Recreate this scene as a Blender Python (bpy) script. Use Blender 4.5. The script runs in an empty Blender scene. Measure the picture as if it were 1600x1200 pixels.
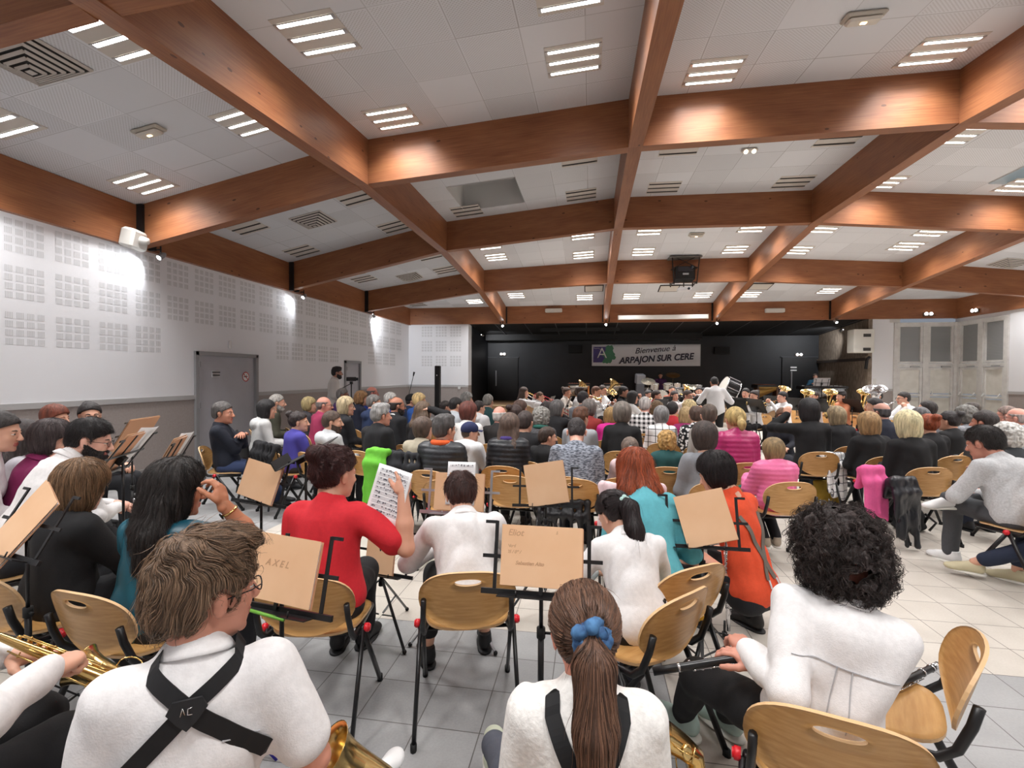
import bpy, math, random
import numpy as np
from mathutils import Vector, Matrix, Euler
SC = bpy.context.scene
COL = SC.collection
rnd = random.Random(7)
PI = math.pi
R = math.radians

# ------------------------------------------------------------------ camera, world, exposure
CAM_H = 1.62
YAW, PITCH, ROLL, FPX = R(-9.229), R(-0.997), R(0.294), 748.0
_r0 = np.array([math.cos(YAW), -math.sin(YAW), 0.0])
FW = np.array([math.sin(YAW)*math.cos(PITCH), math.cos(YAW)*math.cos(PITCH), math.sin(PITCH)])
_u0 = np.cross(_r0, FW)
RT = _r0*math.cos(ROLL) + _u0*math.sin(ROLL)
UP = -_r0*math.sin(ROLL) + _u0*math.cos(ROLL)
cd = bpy.data.cameras.new('camera'); cam = bpy.data.objects.new('camera', cd); COL.objects.link(cam)
cd.sensor_width = 36; cd.lens = FPX/1600*36; cd.clip_start = .05; cd.clip_end = 100
cam.matrix_world = Matrix(((RT[0], UP[0], -FW[0], 0), (RT[1], UP[1], -FW[1], 0), (RT[2], UP[2], -FW[2], CAM_H), (0, 0, 0, 1)))
SC.camera = cam
W = bpy.data.worlds.new('world'); SC.world = W; W.use_nodes = True
W.node_tree.nodes['Background'].inputs[0].default_value = (.55, .6, .7, 1)
W.node_tree.nodes['Background'].inputs[1].default_value = .35
SC.view_settings.view_transform = 'Standard'; SC.view_settings.look = 'None'
SC.view_settings.gamma = 1; SC.view_settings.use_curve_mapping = False
SC.view_settings.exposure = EXPOSURE = 0.2
SC.cycles.max_bounces = 6; SC.cycles.diffuse_bounces = 4; SC.cycles.glossy_bounces = 3
SC.cycles.transparent_max_bounces = 8; SC.cycles.transmission_bounces = 4
SC.cycles.use_denoising = True; SC.cycles.sample_clamp_indirect = 4

def ray(px, py):
    return FW + RT*((px-800)/FPX) + UP*((600-py)/FPX)
def at_z(px, py, z):            # the point of height z seen at a pixel
    d = ray(px, py); t = (z-CAM_H)/d[2]; return Vector((d[0]*t, d[1]*t, z))
def at_d(px, py, dep):          # the point at a distance along the viewing axis
    q = ray(px, py)*dep; return Vector((q[0], q[1], q[2]+CAM_H))
def at_y(px, py, Y):
    d = ray(px, py); t = Y/d[1]; return Vector((d[0]*t, Y, d[2]*t+CAM_H))

# ------------------------------------------------------------------ colours and materials
def lin(c):
    if isinstance(c, str): c = tuple(int(c[i:i+2], 16) for i in (0, 2, 4))
    return tuple(((v/255/12.92) if v/255 <= .04045 else ((v/255+.055)/1.055)**2.4) for v in c) + (1.0,)
MATS = {}
def nodes(name):
    m = bpy.data.materials.new(name); m.use_nodes = True; nt = m.node_tree
    b = nt.nodes['Principled BSDF']; return m, nt, b
def nn(nt, t, **k):
    n = nt.nodes.new(t)
    for a, v in k.items():
        if a.startswith('i_'):
            key = a[2:]; key = int(key) if key.isdigit() else key
            n.inputs[key].default_value = v
        else: setattr(n, a, v)
    return n
def lk(nt, a, b): nt.links.new(a, b)
def setb(b, rough, metal, extra):
    b.inputs['Roughness'].default_value = rough; b.inputs['Metallic'].default_value = metal
    for k, v in extra.items(): b.inputs[k].default_value = v
def mat(name, c, rough=.6, metal=0, c2=None, scale=8, stretch=(1, 1, 1), detail=3, bump=0, bscale=None, lo=.35, hi=.65, **extra):
    """plain or two-tone noise material in object coordinates, with optional bump"""
    if name in MATS: return MATS[name]
    m, nt, b = nodes(name); setb(b, rough, metal, extra)
    b.inputs['Base Color'].default_value = lin(c); m.diffuse_color = lin(c)
    if c2 is not None or bump:
        tc = nn(nt, 'ShaderNodeTexCoord'); mp = nn(nt, 'ShaderNodeMapping'); mp.inputs['Scale'].default_value = stretch
        lk(nt, tc.outputs['Object'], mp.inputs['Vector'])
        no = nn(nt, 'ShaderNodeTexNoise'); no.inputs['Scale'].default_value = scale; no.inputs['Detail'].default_value = detail
        lk(nt, mp.outputs[0], no.inputs['Vector'])
        if c2 is not None:
            rp = nn(nt, 'ShaderNodeValToRGB'); rp.color_ramp.elements[0].position = lo; rp.color_ramp.elements[1].position = hi
            rp.color_ramp.elements[0].color = lin(c); rp.color_ramp.elements[1].color = lin(c2)
            lk(nt, no.outputs['Fac'], rp.inputs[0]); lk(nt, rp.outputs[0], b.inputs['Base Color'])
        if bump:
            n2 = no
            if bscale:
                n2 = nn(nt, 'ShaderNodeTexNoise'); n2.inputs['Scale'].default_value = bscale; n2.inputs['Detail'].default_value = 2
                lk(nt, mp.outputs[0], n2.inputs['Vector'])
            bp = nn(nt, 'ShaderNodeBump'); bp.inputs['Strength'].default_value = bump; bp.inputs['Distance'].default_value = .01
            lk(nt, n2.outputs['Fac'], bp.inputs['Height']); lk(nt, bp.outputs[0], b.inputs['Normal'])
    MATS[name] = m; return m
def emit(name, c, s):
    if name in MATS: return MATS[name]
    m, nt, b = nodes(name); b.inputs['Base Color'].default_value = lin(c)
    b.inputs['Emission Color'].default_value = lin(c); b.inputs['Emission Strength'].default_value = s
    MATS[name] = m; return m
def mth(nt, op, a, bb=None, c=None):
    n = nt.nodes.new('ShaderNodeMath'); n.operation = op
    for i, v in enumerate((a, bb, c)):
        if v is None: continue
        if isinstance(v, (int, float)): n.inputs[i].default_value = v
        else: nt.links.new(v, n.inputs[i])
    return n.outputs[0]
def mixc(nt, f, a, b):
    n = nt.nodes.new('ShaderNodeMix'); n.data_type = 'RGBA'
    if isinstance(f, (int, float)): n.inputs[0].default_value = f
    else: nt.links.new(f, n.inputs[0])
    for i, v in ((6, a), (7, b)):
        if isinstance(v, tuple): n.inputs[i].default_value = v
        else: nt.links.new(v, n.inputs[i])
    return n.outputs[2]

# ------------------------------------------------------------------ mesh builder
class MB:
    def __init__(s): s.v = []; s.f = []; s.m = []; s.sm = []
    def add(s, verts, faces, mi=0, smooth=False, M=None):
        o = len(s.v)
        if M is not None: verts = [M @ Vector(v) for v in verts]
        s.v += [tuple(v) for v in verts]
        s.f += [tuple(i+o for i in f) for f in faces]; s.m += [mi]*len(faces); s.sm += [smooth]*len(faces)
        return s
    def box(s, c, d, mi=0, M=None, rot=None, bev=0):
        x, y, z = (k/2 for k in d); T = Matrix.Translation(c)
        if rot is not None: T = T @ Euler(rot).to_matrix().to_4x4()
        if M is not None: T = M @ T
        if bev:
            b = min(bev, x*.9, y*.9, z*.9); vs = []; 
            for sz, ins in ((-z, b), (-z+b, 0), (z-b, 0), (z, b)):
                a, e = x-ins, y-ins; k = b*(1 if ins == 0 else .6)
                vs += [(a-k, -e, sz), (a, -e+k, sz), (a, e-k, sz), (a-k, e, sz), (-a+k, e, sz), (-a, e-k, sz), (-a, -e+k, sz), (-a+k, -e, sz)]
            fs = [tuple(reversed(range(8))), tuple(range(24, 32))]
            for l in range(3):
                for i in range(8): j = (i+1) % 8; fs.append((l*8+i, l*8+j, l*8+8+j, l*8+8+i))
            return s.add(vs, fs, mi, False, T)
        vs = [(-x, -y, -z), (x, -y, -z), (x, y, -z), (-x, y, -z), (-x, -y, z), (x, -y, z), (x, y, z), (-x, y, z)]
        return s.add(vs, [(0, 3, 2, 1), (4, 5, 6, 7), (0, 1, 5, 4), (1, 2, 6, 5), (2, 3, 7, 6), (3, 0, 4, 7)], mi, False, T)
    def tube(s, pts, r, n=8, mi=0, M=None, cap=True, flat=1.0, up=None, smooth=True):
        """swept tube; r number or list; flat squashes the section along its second axis"""
        P = [Vector(p) for p in pts]; k = len(P); rr = r if isinstance(r, (list, tuple)) else [r]*k
        vs = []; prev = Vector(up) if up else None
        for i, p in enumerate(P):
            t = (P[min(i+1, k-1)]-P[max(i-1, 0)])
            if t.length < 1e-9: t = Vector((0, 0, 1))
            t.normalize()
            if prev is None: prev = Vector((0, 0, 1)) if abs(t.z) < .9 else Vector((1, 0, 0))
            a = prev - t*prev.dot(t)
            if a.length < 1e-6: a = t.orthogonal()
            a.normalize(); prev = a; b = t.cross(a)
            for j in range(n):
                w = 2*PI*j/n; vs.append(p + a*(math.cos(w)*rr[i]) + b*(math.sin(w)*rr[i]*flat))
        fs = []
        for i in range(k-1):
            for j in range(n): q = (j+1) % n; fs.append((i*n+j, i*n+q, (i+1)*n+q, (i+1)*n+j))
        if cap: fs.append(tuple(reversed(range(n)))); fs.append(tuple((k-1)*n+j for j in range(n)))
        return s.add(vs, fs, mi, smooth, M)
    def bar(s, a, b, w, d, mi=0, M=None):
        a = Vector(a); b = Vector(b); t = b-a; L = t.length; q = t.to_track_quat('Z', 'Y').to_matrix().to_4x4()
        T = Matrix.Translation((a+b)/2) @ q
        if M is not None: T = M @ T
        return s.box((0, 0, 0), (w, d, L), mi, T)
    def lathe(s, prof, n=16, mi=0, M=None, smooth=True, close=False):
        vs = []; k = len(prof)
        for (r, z) in prof:
            for j in range(n): w = 2*PI*j/n; vs.append((r*math.cos(w), r*math.sin(w), z))
        fs = []
        for i in range(k-1):
            for j in range(n): q = (j+1) % n; fs.append((i*n+j, i*n+q, (i+1)*n+q, (i+1)*n+j))
        if prof[0][0] > 1e-4 and close: fs.append(tuple(reversed(range(n))))
        if prof[-1][0] > 1e-4 and close: fs.append(tuple((k-1)*n+j for j in range(n)))
        return s.add(vs, fs, mi, smooth, M)
    def ball(s, c, r, mi=0, M=None, n=12, m=8):
        if not isinstance(r, (tuple, list)): r = (r, r, r)
        vs = [(c[0], c[1], c[2]-r[2])]; fs = []
        for i in range(1, m):
            a = -PI/2+PI*i/m
            for j in range(n): w = 2*PI*j/n; vs.append((c[0]+r[0]*math.cos(a)*math.cos(w), c[1]+r[1]*math.cos(a)*math.sin(w), c[2]+r[2]*math.sin(a)))
        vs.append((c[0], c[1], c[2]+r[2])); t = len(vs)-1
        for j in range(n):
            q = (j+1) % n; fs.append((0, 1+q, 1+j)); fs.append((t, t-n+j, t-n+q))
            for i in range(m-2): fs.append((1+i*n+j, 1+i*n+q, 1+(i+1)*n+q, 1+(i+1)*n+j))
        return s.add(vs, fs, mi, True, M)
    def grid(s, fn, nu, nv, mi=0, smooth=True, M=None, thick=0, wrap=False):
        """fn(u,v)->point on 0..1 square; thick makes a closed shell"""
        P = [[Vector(fn(i/nu, j/nv)) for i in range(nu+1)] for j in range(nv+1)]
        w = nu+1; vs = [p for row in P for p in row]; fs = [(j*w+i, j*w+i+1, (j+1)*w+i+1, (j+1)*w+i) for j in range(nv) for i in range(nu)]
        if thick:
            N = []
            for j in range(nv+1):
                for i in range(nu+1):
                    a = P[j][min(i+1, nu)]-P[j][max(i-1, 0)]; b = P[min(j+1, nv)][i]-P[max(j-1, 0)][i]; n = a.cross(b)
                    N.append(n.normalized() if n.length > 1e-12 else Vector((0, 0, 1)))
            o = len(vs); vs = vs + [p-n*thick for p, n in zip(vs, N)]
            fs = fs + [tuple(reversed([k+o for k in f])) for f in list(fs)]
            for i in range(nu): fs.append((i+1, i, i+o, i+1+o)); a = nv*w+i; fs.append((a, a+1, a+1+o, a+o))
            for j in range(nv): a = j*w; fs.append((a, a+w, a+w+o, a+o)); a = j*w+nu; fs.append((a+w, a, a+o, a+w+o))
        return s.add(vs, fs, mi, smooth, M)
    def prism(s, poly, z0, z1, mi=0, M=None):
        n = len(poly); vs = [(x, y, z0) for x, y in poly]+[(x, y, z1) for x, y in poly]
        return s.add(vs, [tuple(reversed(range(n))), tuple(range(n, 2*n))]+[(i, (i+1) % n, n+(i+1) % n, n+i) for i in range(n)], mi, False, M)
    def mesh(s, name, mats):
        me = bpy.data.meshes.new(name); me.from_pydata(s.v, [], s.f)
        for m in (mats if isinstance(mats, (list, tuple)) else [mats]): me.materials.append(m)
        me.polygons.foreach_set('material_index', s.m); me.polygons.foreach_set('use_smooth', s.sm); me.update(); return me
    def obj(s, name, mats, parent=None, loc=None, rot=None):
        o = bpy.data.objects.new(name, s.mesh(name, mats)); COL.objects.link(o)
        if parent is not None: o.parent = parent
        if loc is not None: o.location = loc
        if rot is not None: o.rotation_euler = rot
        return o
def tag(o, label=None, cat=None, group=None, kind=None):
    if label: o['label'] = label
    if cat: o['category'] = cat
    if group: o['group'] = group
    if kind: o['kind'] = kind
    return o
def empty(name, loc, rz=0, label=None, cat=None, group=None):
    o = bpy.data.objects.new(name, None); COL.objects.link(o); o.empty_display_size = .1
    o.location = loc; o.rotation_euler = (0, 0, rz); return tag(o, label, cat, group)
KIDS = {}
def copy_tree(o, parent=None):
    c = o.copy(); COL.objects.link(c)
    if parent is not None: c.parent = parent
    for ch in o.children: copy_tree(ch, c)
    return c
def place(o, loc, rz=0, label=None, group=None):
    o.location = loc; o.rotation_euler = (0, 0, rz)
    if label: o['label'] = label
    if group: o['group'] = group
    return o
def struct(name, mb, mats): o = mb.obj(name, mats); o['kind'] = 'structure'; return o
# ------------------------------------------------------------------ the hall: grid of beams, 3.78 m bays
XN = [-7.0, -3.22, .56, 4.34, 8.12, 11.9]; YN = [-1.06, 2.72, 6.51, 10.30, 14.08, 17.86]
HN = [[3.58]*6, [3.58, 4.02, 4.24, 4.22, 3.97, 3.58], [3.58, 4.33, 4.60, 4.61, 4.28, 3.58],
      [3.58, 4.36, 4.70, 4.64, 4.30, 3.58], [3.58, 4.12, 4.28, 4.24, 3.99, 3.58], [3.58]*6]
BD = .65
def hc(x, y):
    i = min(max(sum(1 for a in XN[1:] if a < x), 0), 4); j = min(max(sum(1 for a in YN[1:] if a < y), 0), 4)
    a = (x-XN[i])/(XN[i+1]-XN[i]); b = (y-YN[j])/(YN[j+1]-YN[j])
    return (HN[j][i]*(1-a)+HN[j][i+1]*a)*(1-b)+(HN[j+1][i]*(1-a)+HN[j+1][i+1]*a)*b
def m_wood_beam():
    m, nt, b = nodes('stained_beam_wood'); tc = nn(nt, 'ShaderNodeTexCoord')
    def noise(sc, st, det=4):
        mp = nn(nt, 'ShaderNodeMapping'); mp.inputs['Scale'].default_value = st; lk(nt, tc.outputs['UV'], mp.inputs[0])
        n = nn(nt, 'ShaderNodeTexNoise'); n.inputs['Scale'].default_value = sc; n.inputs['Detail'].default_value = det; lk(nt, mp.outputs[0], n.inputs['Vector']); return n.outputs['Fac']
    g = noise(3, (1, 22, 1)); g2 = noise(1.2, (1, 5, 1), 2)
    r = nn(nt, 'ShaderNodeValToRGB'); e = r.color_ramp.elements; e[0].position = .3; e[1].position = .72; e[0].color = lin('7a4930'); e[1].color = lin('a36d48')
    lk(nt, mth(nt, 'MULTIPLY_ADD', g, .55, mth(nt, 'MULTIPLY', g2, .45)), r.inputs[0])
    mp = nn(nt, 'ShaderNodeMapping'); mp.inputs['Scale'].default_value = (3.2, 7, 1); lk(nt, tc.outputs['UV'], mp.inputs[0])
    vo = nn(nt, 'ShaderNodeTexVoronoi'); vo.inputs['Scale'].default_value = 1.0; lk(nt, mp.outputs[0], vo.inputs['Vector'])
    kn = mth(nt, 'LESS_THAN', vo.outputs['Distance'], .10); sel = mth(nt, 'GREATER_THAN', nn(nt, 'ShaderNodeSeparateColor').outputs[0], .5)
    sp = nn(nt, 'ShaderNodeSeparateColor'); lk(nt, vo.outputs['Color'], sp.inputs[0]); sel = mth(nt, 'GREATER_THAN', sp.outputs[0], .5)
    lk(nt, mixc(nt, mth(nt, 'MULTIPLY', mth(nt, 'MULTIPLY', kn, sel), .75), r.outputs[0], lin('3a1a0c')), b.inputs['Base Color'])
    b.inputs['Roughness'].default_value = .42; b.inputs['Specular IOR Level'].default_value = .4
    return m
M_BEAM = m_wood_beam()
def beam(x0, y0, h0, x1, y1, h1, w=.16, d=BD):
    a = Vector((x0, y0, h0)); c = Vector((x1, y1, h1)); t = (c-a); t.z = 0; t.normalize(); n = Vector((-t.y, t.x, 0))*(w/2)
    L = (c-a).length; U = Vector((0, 0, d)); cs = [a-n, a+n, a+n+U, a-n+U, c-n, c+n, c+n+U, c-n+U]
    me = bpy.data.meshes.new('beam'); F = [(0, 1, 5, 4), (1, 2, 6, 5), (2, 3, 7, 6), (3, 0, 4, 7), (0, 3, 2, 1), (4, 5, 6, 7)]
    me.from_pydata([tuple(v) for v in cs], [], F); me.materials.append(M_BEAM)
    uv = me.uv_layers.new(name='uv').data; o = rnd.random()*50; k = 0
    for f in F:
        for vi in f:
            u = 0 if vi < 4 else L; v = {0: 0, 1: w, 2: w+d, 3: 2*w+d}[vi % 4]
            if f == (3, 0, 4, 7) and vi % 4 == 0: v = 2*w+2*d
            uv[k].uv = (o+u, o*.37+v); k += 1
    b = bpy.data.objects.new('ceiling_beam', me); COL.objects.link(b); b['kind'] = 'structure'; return b
for j in range(6):
    for i in range(5):
        x0 = XN[i]+(.08 if i else .0); x1 = XN[i+1]-(.08 if i < 4 else .0)
        if i == 0: x0 = XN[0]+.1
        if i == 4: x1 = XN[5]-.1
        beam(XN[i]+.09, YN[j], HN[j][i]+(HN[j][i+1]-HN[j][i])*.024, XN[i+1]-.09, YN[j], HN[j][i+1]-(HN[j][i+1]-HN[j][i])*.024)
for i in range(6):
    for j in range(5):
        beam(XN[i], YN[j]-(.08 if j else 0), HN[j][i]-.012, XN[i], YN[j+1]+(.08 if j == 4 else -.08), HN[j+1][i]-.012, w=.18)
m_br = mat('black_steel_bracket', '141416', .5)
for j in range(1, 5):
    struct('trim_bracket', MB().box((-6.88, YN[j]-.1, 3.58+.32), (.14, .05, .66)).box((-6.88, YN[j]+.1, 3.9), (.14, .05, .66)), m_br)
for i in (1, 2, 3, 4):
    struct('trim_bracket', MB().box((XN[i]-.11, 17.76, 3.89), (.05, .05, .62)).box((XN[i]+.11, 17.76, 3.89), (.05, .05, .62)), m_br)

def m_ceiling():
    m, nt, b = nodes('white_ceiling_tiles'); tc = nn(nt, 'ShaderNodeTexCoord'); s = nn(nt, 'ShaderNodeSeparateXYZ'); lk(nt, tc.outputs['Object'], s.inputs[0])
    T = .63
    u = mth(nt, 'DIVIDE', mth(nt, 'ADD', s.outputs[0], 7.0), T); v = mth(nt, 'DIVIDE', mth(nt, 'ADD', s.outputs[1], 1.06), T)
    def edge(q, w): f = mth(nt, 'FRACT', q); return mth(nt, 'MINIMUM', f, mth(nt, 'SUBTRACT', 1, f))
    e = mth(nt, 'MINIMUM', edge(u, 0), edge(v, 0)); seam = mth(nt, 'LESS_THAN', e, .009); rim = mth(nt, 'LESS_THAN', e, .035)
    cv = nn(nt, 'ShaderNodeCombineXYZ'); lk(nt, mth(nt, 'FLOOR', u), cv.inputs[0]); lk(nt, mth(nt, 'FLOOR', v), cv.inputs[1])
    wn = nn(nt, 'ShaderNodeTexWhiteNoise', noise_dimensions='2D'); lk(nt, cv.outputs[0], wn.inputs['Vector'])
    perf = mth(nt, 'GREATER_THAN', wn.outputs['Value'], .38)
    d1 = mth(nt, 'SINE', mth(nt, 'MULTIPLY', u, 2*PI*18)); d2 = mth(nt, 'SINE', mth(nt, 'MULTIPLY', v, 2*PI*18))
    dot = mth(nt, 'GREATER_THAN', mth(nt, 'MULTIPLY', d1, d2), .35)
    pf = mth(nt, 'MULTIPLY', mth(nt, 'MULTIPLY', perf, dot), mth(nt, 'SUBTRACT', 1, rim))
    sp = nn(nt, 'ShaderNodeSeparateColor'); lk(nt, wn.outputs['Color'], sp.inputs[0])
    base = mixc(nt, sp.outputs[1], lin('d3d5d9'), lin('dddfe3'))
    c = mixc(nt, mth(nt, 'MULTIPLY', pf, .38), base, lin('8a8580')); c = mixc(nt, mth(nt, 'MULTIPLY', seam, mth(nt, 'MULTIPLY_ADD', sp.outputs[2], .45, .12)), c, lin('6a6560'))
    lk(nt, c, b.inputs['Base Color']); b.inputs['Roughness'].default_value = .85; return m
M_CEIL = m_ceiling()
HATCH = (-2.05, 9.05)
for j in range(5):
    for i in range(5):
        mb = MB(); n = 6
        vs = []; fs = []
        for b in range(n+1):
            for a in range(n+1):
                x = XN[i]+(XN[i+1]-XN[i])*a/n; y = YN[j]+(YN[j+1]-YN[j])*b/n; vs.append((x, y, hc(x, y)+BD-.02))
        for b in range(n):
            for a in range(n):
                if i == 1 and j == 2 and a in (1, 2) and b in (3, 4): continue      # roof hatch opening
                if i == 3 and j == 2 and a in (4, 5) and b in (3, 4): continue      # skylight opening
                fs.append((b*(n+1)+a, (b+1)*(n+1)+a, (b+1)*(n+1)+a+1, b*(n+1)+a+1))
        mb.add(vs, fs, 0, True); struct('ceiling', mb, M_CEIL)
m_shaft = mat('shaft_white', 'd8d8d6', .8)
def shaft(i, j, a0, a1, b0, b1, H, top):
    xs = [XN[i]+3.78*a/6 for a in (a0, a1)]; ys = [YN[j]+(YN[j+1]-YN[j])*b/6 for b in (b0, b1)]
    mb = MB(); c = [(xs[0], ys[0]), (xs[1], ys[0]), (xs[1], ys[1]), (xs[0], ys[1])]
    vs = [(x, y, hc(x, y)+BD-.04) for x, y in c]+[(x, y, H) for x, y in c]
    mb.add(vs, [(k, (k+1) % 4, 4+(k+1) % 4, 4+k) for k in range(4)]); mb.add(vs[4:], [(0, 1, 2, 3)], 1)
    return struct('ceiling_opening', mb, [m_shaft, top])
shaft(1, 2, 1, 3, 3, 5, 5.75, mat('hatch_grey', '8e8e8c', .7))
shaft(3, 2, 4, 6, 3, 5, 5.6, emit('skylight_dusk', 'a9c4d2', .55))

# floor
def m_floor():
    m, nt, b = nodes('stone_floor_tiles'); tc = nn(nt, 'ShaderNodeTexCoord'); s = nn(nt, 'ShaderNodeSeparateXYZ'); lk(nt, tc.outputs['Object'], s.inputs[0])
    X, Y = s.outputs[0], s.outputs[1]; T = .297
    u = mth(nt, 'DIVIDE', mth(nt, 'ADD', X, 20*T-.41+.0), T); v = mth(nt, 'DIVIDE', mth(nt, 'ADD', Y, 40*T-2.98), T)
    def edge(q): f = mth(nt, 'FRACT', q); return mth(nt, 'MINIMUM', f, mth(nt, 'SUBTRACT', 1, f))
    seam = mth(nt, 'LESS_THAN', mth(nt, 'MINIMUM', edge(u), edge(v)), .0085)
    cv = nn(nt, 'ShaderNodeCombineXYZ'); lk(nt, mth(nt, 'FLOOR', u), cv.inputs[0]); lk(nt, mth(nt, 'FLOOR', v), cv.inputs[1])
    wn = nn(nt, 'ShaderNodeTexWhiteNoise', noise_dimensions='2D'); lk(nt, cv.outputs[0], wn.inputs['Vector'])
    def lt(a, k): return mth(nt, 'LESS_THAN', a, k)
    def gt(a, k): return mth(nt, 'GREATER_THAN', a, k)
    def band(a, p, q): return mth(nt, 'MULTIPLY', gt(a, p), lt(a, q))
    grey = mth(nt, 'MAXIMUM', lt(Y, 2.98), lt(X, -3.303))
    ex = mth(nt, 'MAXIMUM', mth(nt, 'MULTIPLY', band(X, .41, 1.301), lt(Y, 2.98)), mth(nt, 'MAXIMUM', mth(nt, 'MULTIPLY', band(X, -3.303, -2.857), lt(Y, 2.98)), mth(nt, 'MULTIPLY', band(Y, 2.683, 3.277), lt(X, -3.303))))
    g = mth(nt, 'MULTIPLY', grey, mth(nt, 'SUBTRACT', 1, ex))
    nz = nn(nt, 'ShaderNodeTexNoise'); nz.inputs['Scale'].default_value = 3.5; nz.inputs['Detail'].default_value = 6; lk(nt, tc.outputs['Object'], nz.inputs['Vector'])
    n2 = nn(nt, 'ShaderNodeTexNoise'); n2.inputs['Scale'].default_value = 90; n2.inputs['Detail'].default_value = 2; lk(nt, tc.outputs['Object'], n2.inputs['Vector'])
    t = mth(nt, 'ADD', mth(nt, 'MULTIPLY', nz.outputs['Fac'], .7), mth(nt, 'ADD', mth(nt, 'MULTIPLY', wn.outputs['Value'], .2), mth(nt, 'MULTIPLY', mth(nt, 'SUBTRACT', n2.outputs['Fac'], .5), .35)))
    cb = mixc(nt, t, lin('b3aba1'), lin('dad4cb')); cg = mixc(nt, t, lin('838384'), lin('b4b4b4'))
    c = mixc(nt, g, cb, cg); c = mixc(nt, mth(nt, 'MULTIPLY', seam, .8), c, lin('4a4540'))
    lk(nt, c, b.inputs['Base Color']); lk(nt, mth(nt, 'MULTIPLY_ADD', nz.outputs['Fac'], .25, .25), b.inputs['Roughness'])
    b.inputs['Specular IOR Level'].default_value = .35
    bp = nn(nt, 'ShaderNodeBump'); bp.inputs['Strength'].default_value = .25; bp.inputs['Distance'].default_value = .003; lk(nt, mth(nt, 'SUBTRACT', 1, seam), bp.inputs['Height']); lk(nt, bp.outputs[0], b.inputs['Normal'])
    return m
struct('floor', MB().box((2.45, 8.4, -.05), (19.3, 19.2, .1)), m_floor())

# walls
m_wh = mat('white_plaster', 'eaebef', .85, bump=.05, scale=60)
m_tp = mat('taupe_paint', 'a59c98', .8, c2='9f9692', scale=30, bump=.1)
m_rail = mat('grey_rail', 'b4b3b3', .6)
def m_perf():
    m, nt, b = nodes('slotted_board'); tc = nn(nt, 'ShaderNodeTexCoord'); s = nn(nt, 'ShaderNodeSeparateXYZ'); lk(nt, tc.outputs['Object'], s.inputs[0])
    q = mth(nt, 'ADD', s.outputs[0], s.outputs[1]); w = mth(nt, 'SINE', mth(nt, 'MULTIPLY', q, 2*PI/.0165))
    lk(nt, mixc(nt, mth(nt, 'GREATER_THAN', w, .15), lin('e4e5e8'), lin('bfc0c3')), b.inputs['Base Color']); b.inputs['Roughness'].default_value = .85; return m
m_pf = m_perf()
def squares(mb, o, ax, groups, rows, nrm):
    """slotted squares: 4 x 4 per group, on a wall whose in-plane axis is ax"""
    for g in groups:
        for r in rows:
            for a in range(4):
                for b in range(4):
                    u = g+a*.1145; z = r-b*.1075
                    p = [(u, z-.077), (u+.082, z-.077), (u+.082, z), (u, z)]
                    if ax == 'y': mb.add([(o+nrm*.002, q[0], q[1]) for q in p], [(0, 1, 2, 3)], 3)
                    else: mb.add([(q[0], o+nrm*.002, q[1]) for q in p], [(0, 1, 2, 3)], 3)
Z3 = (3.51, 2.94, 2.37)
def wall_y(name, x, side, y0, y1, doors, ztop=4.25):
    """wall along Y at x; side +1 faces +X; doors (ya, yb, top)"""
    mb = MB(); t = .12; cx = x-side*t/2; cuts = sorted(doors); segs = []; a = y0
    for d in cuts: segs.append((a, d[0])); a = d[1]
    segs.append((a, y1))
    for (p, q) in segs:
        mb.box((cx, (p+q)/2, (1.24+ztop)/2), (t, q-p, ztop-1.24)); mb.box((cx, (p+q)/2, .62), (t, q-p, 1.24), 1)
        mb.box((x+side*.006, (p+q)/2, 1.205), (.03, q-p, .075), 2)
    for d in cuts: mb.box((cx, (d[0]+d[1])/2, (d[2]+ztop)/2), (t, d[1]-d[0], ztop-d[2]))
    return mb
wl = wall_y('wall_left', -7.0, 1, -1.18, 17.98, [(7.55, 9.19, 2.03), (12.86, 13.84, 2.03)])
gs = [4.75+.5665*k for k in range(-9, 22)]
squares(wl, -7.0, 'y', [g for g in gs if g < 17], Z3[:2], 1)
squares(wl, -7.0, 'y', [g for g in gs if g < 6.6 or 9.7 < g < 12.2 or 14.2 < g < 16.6], Z3[2:], 1)
struct('wall_left', wl, [m_wh, m_tp, m_rail, m_pf])
wb = MB()
wb.box((-5.82, 17.92, 2.9), (2.44, .12, 3.3)).box((-5.82, 17.92, .62), (2.44, .124, 1.24), 1).box((-5.82, 17.85, 1.205), (2.44, .03, .075), 2)
wb.box((-4.66, 18.1, 2.42), (.12, .5, 2.36)).box((-4.66, 18.1, .62), (.124, .5, 1.24), 1)
wb.box((9.7, 17.92, 2.42), (.66, .12, 2.36)).box((9.7, 17.92, .62), (.66, .124, 1.24), 1).box((9.7, 17.85, 1.205), (.66, .03, .075), 2)
wb.box((3.6, 17.95, 4.2), (21.2, .1, 1.2), 4)
squares(wb, 17.86, 'x', [-6.47, -5.895, -5.32], Z3, -1)
struct('wall_back', wb, [m_wh, m_tp, m_rail, m_pf, mat('black_paint', '0c0c0e', .6)])
wr = wall_y('wall_right', 11.9, -1, -1.18, 17.98, [(15.9, 17.86, 3.45)]); struct('wall_right', wr, [m_wh, m_tp, m_rail])
struct('wall_front', MB().box((2.45, -1.12, 2.7), (19.2, .12, 5.4)), m_wh)
struct('ceiling_slab', MB().box((2.45, 8.4, 6.1), (19.4, 19.3, .1)), m_wh)
m_bs = mat('grey_skirting', '8f8b89', .6)
struct('baseboard_left', MB().box((-6.985, 3.25, .05), (.03, 8.6, .1)).box((-6.985, 11.03, .05), (.03, 3.6, .1)).box((-6.985, 15.9, .05), (.03, 3.9, .1)), m_bs)

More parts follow.
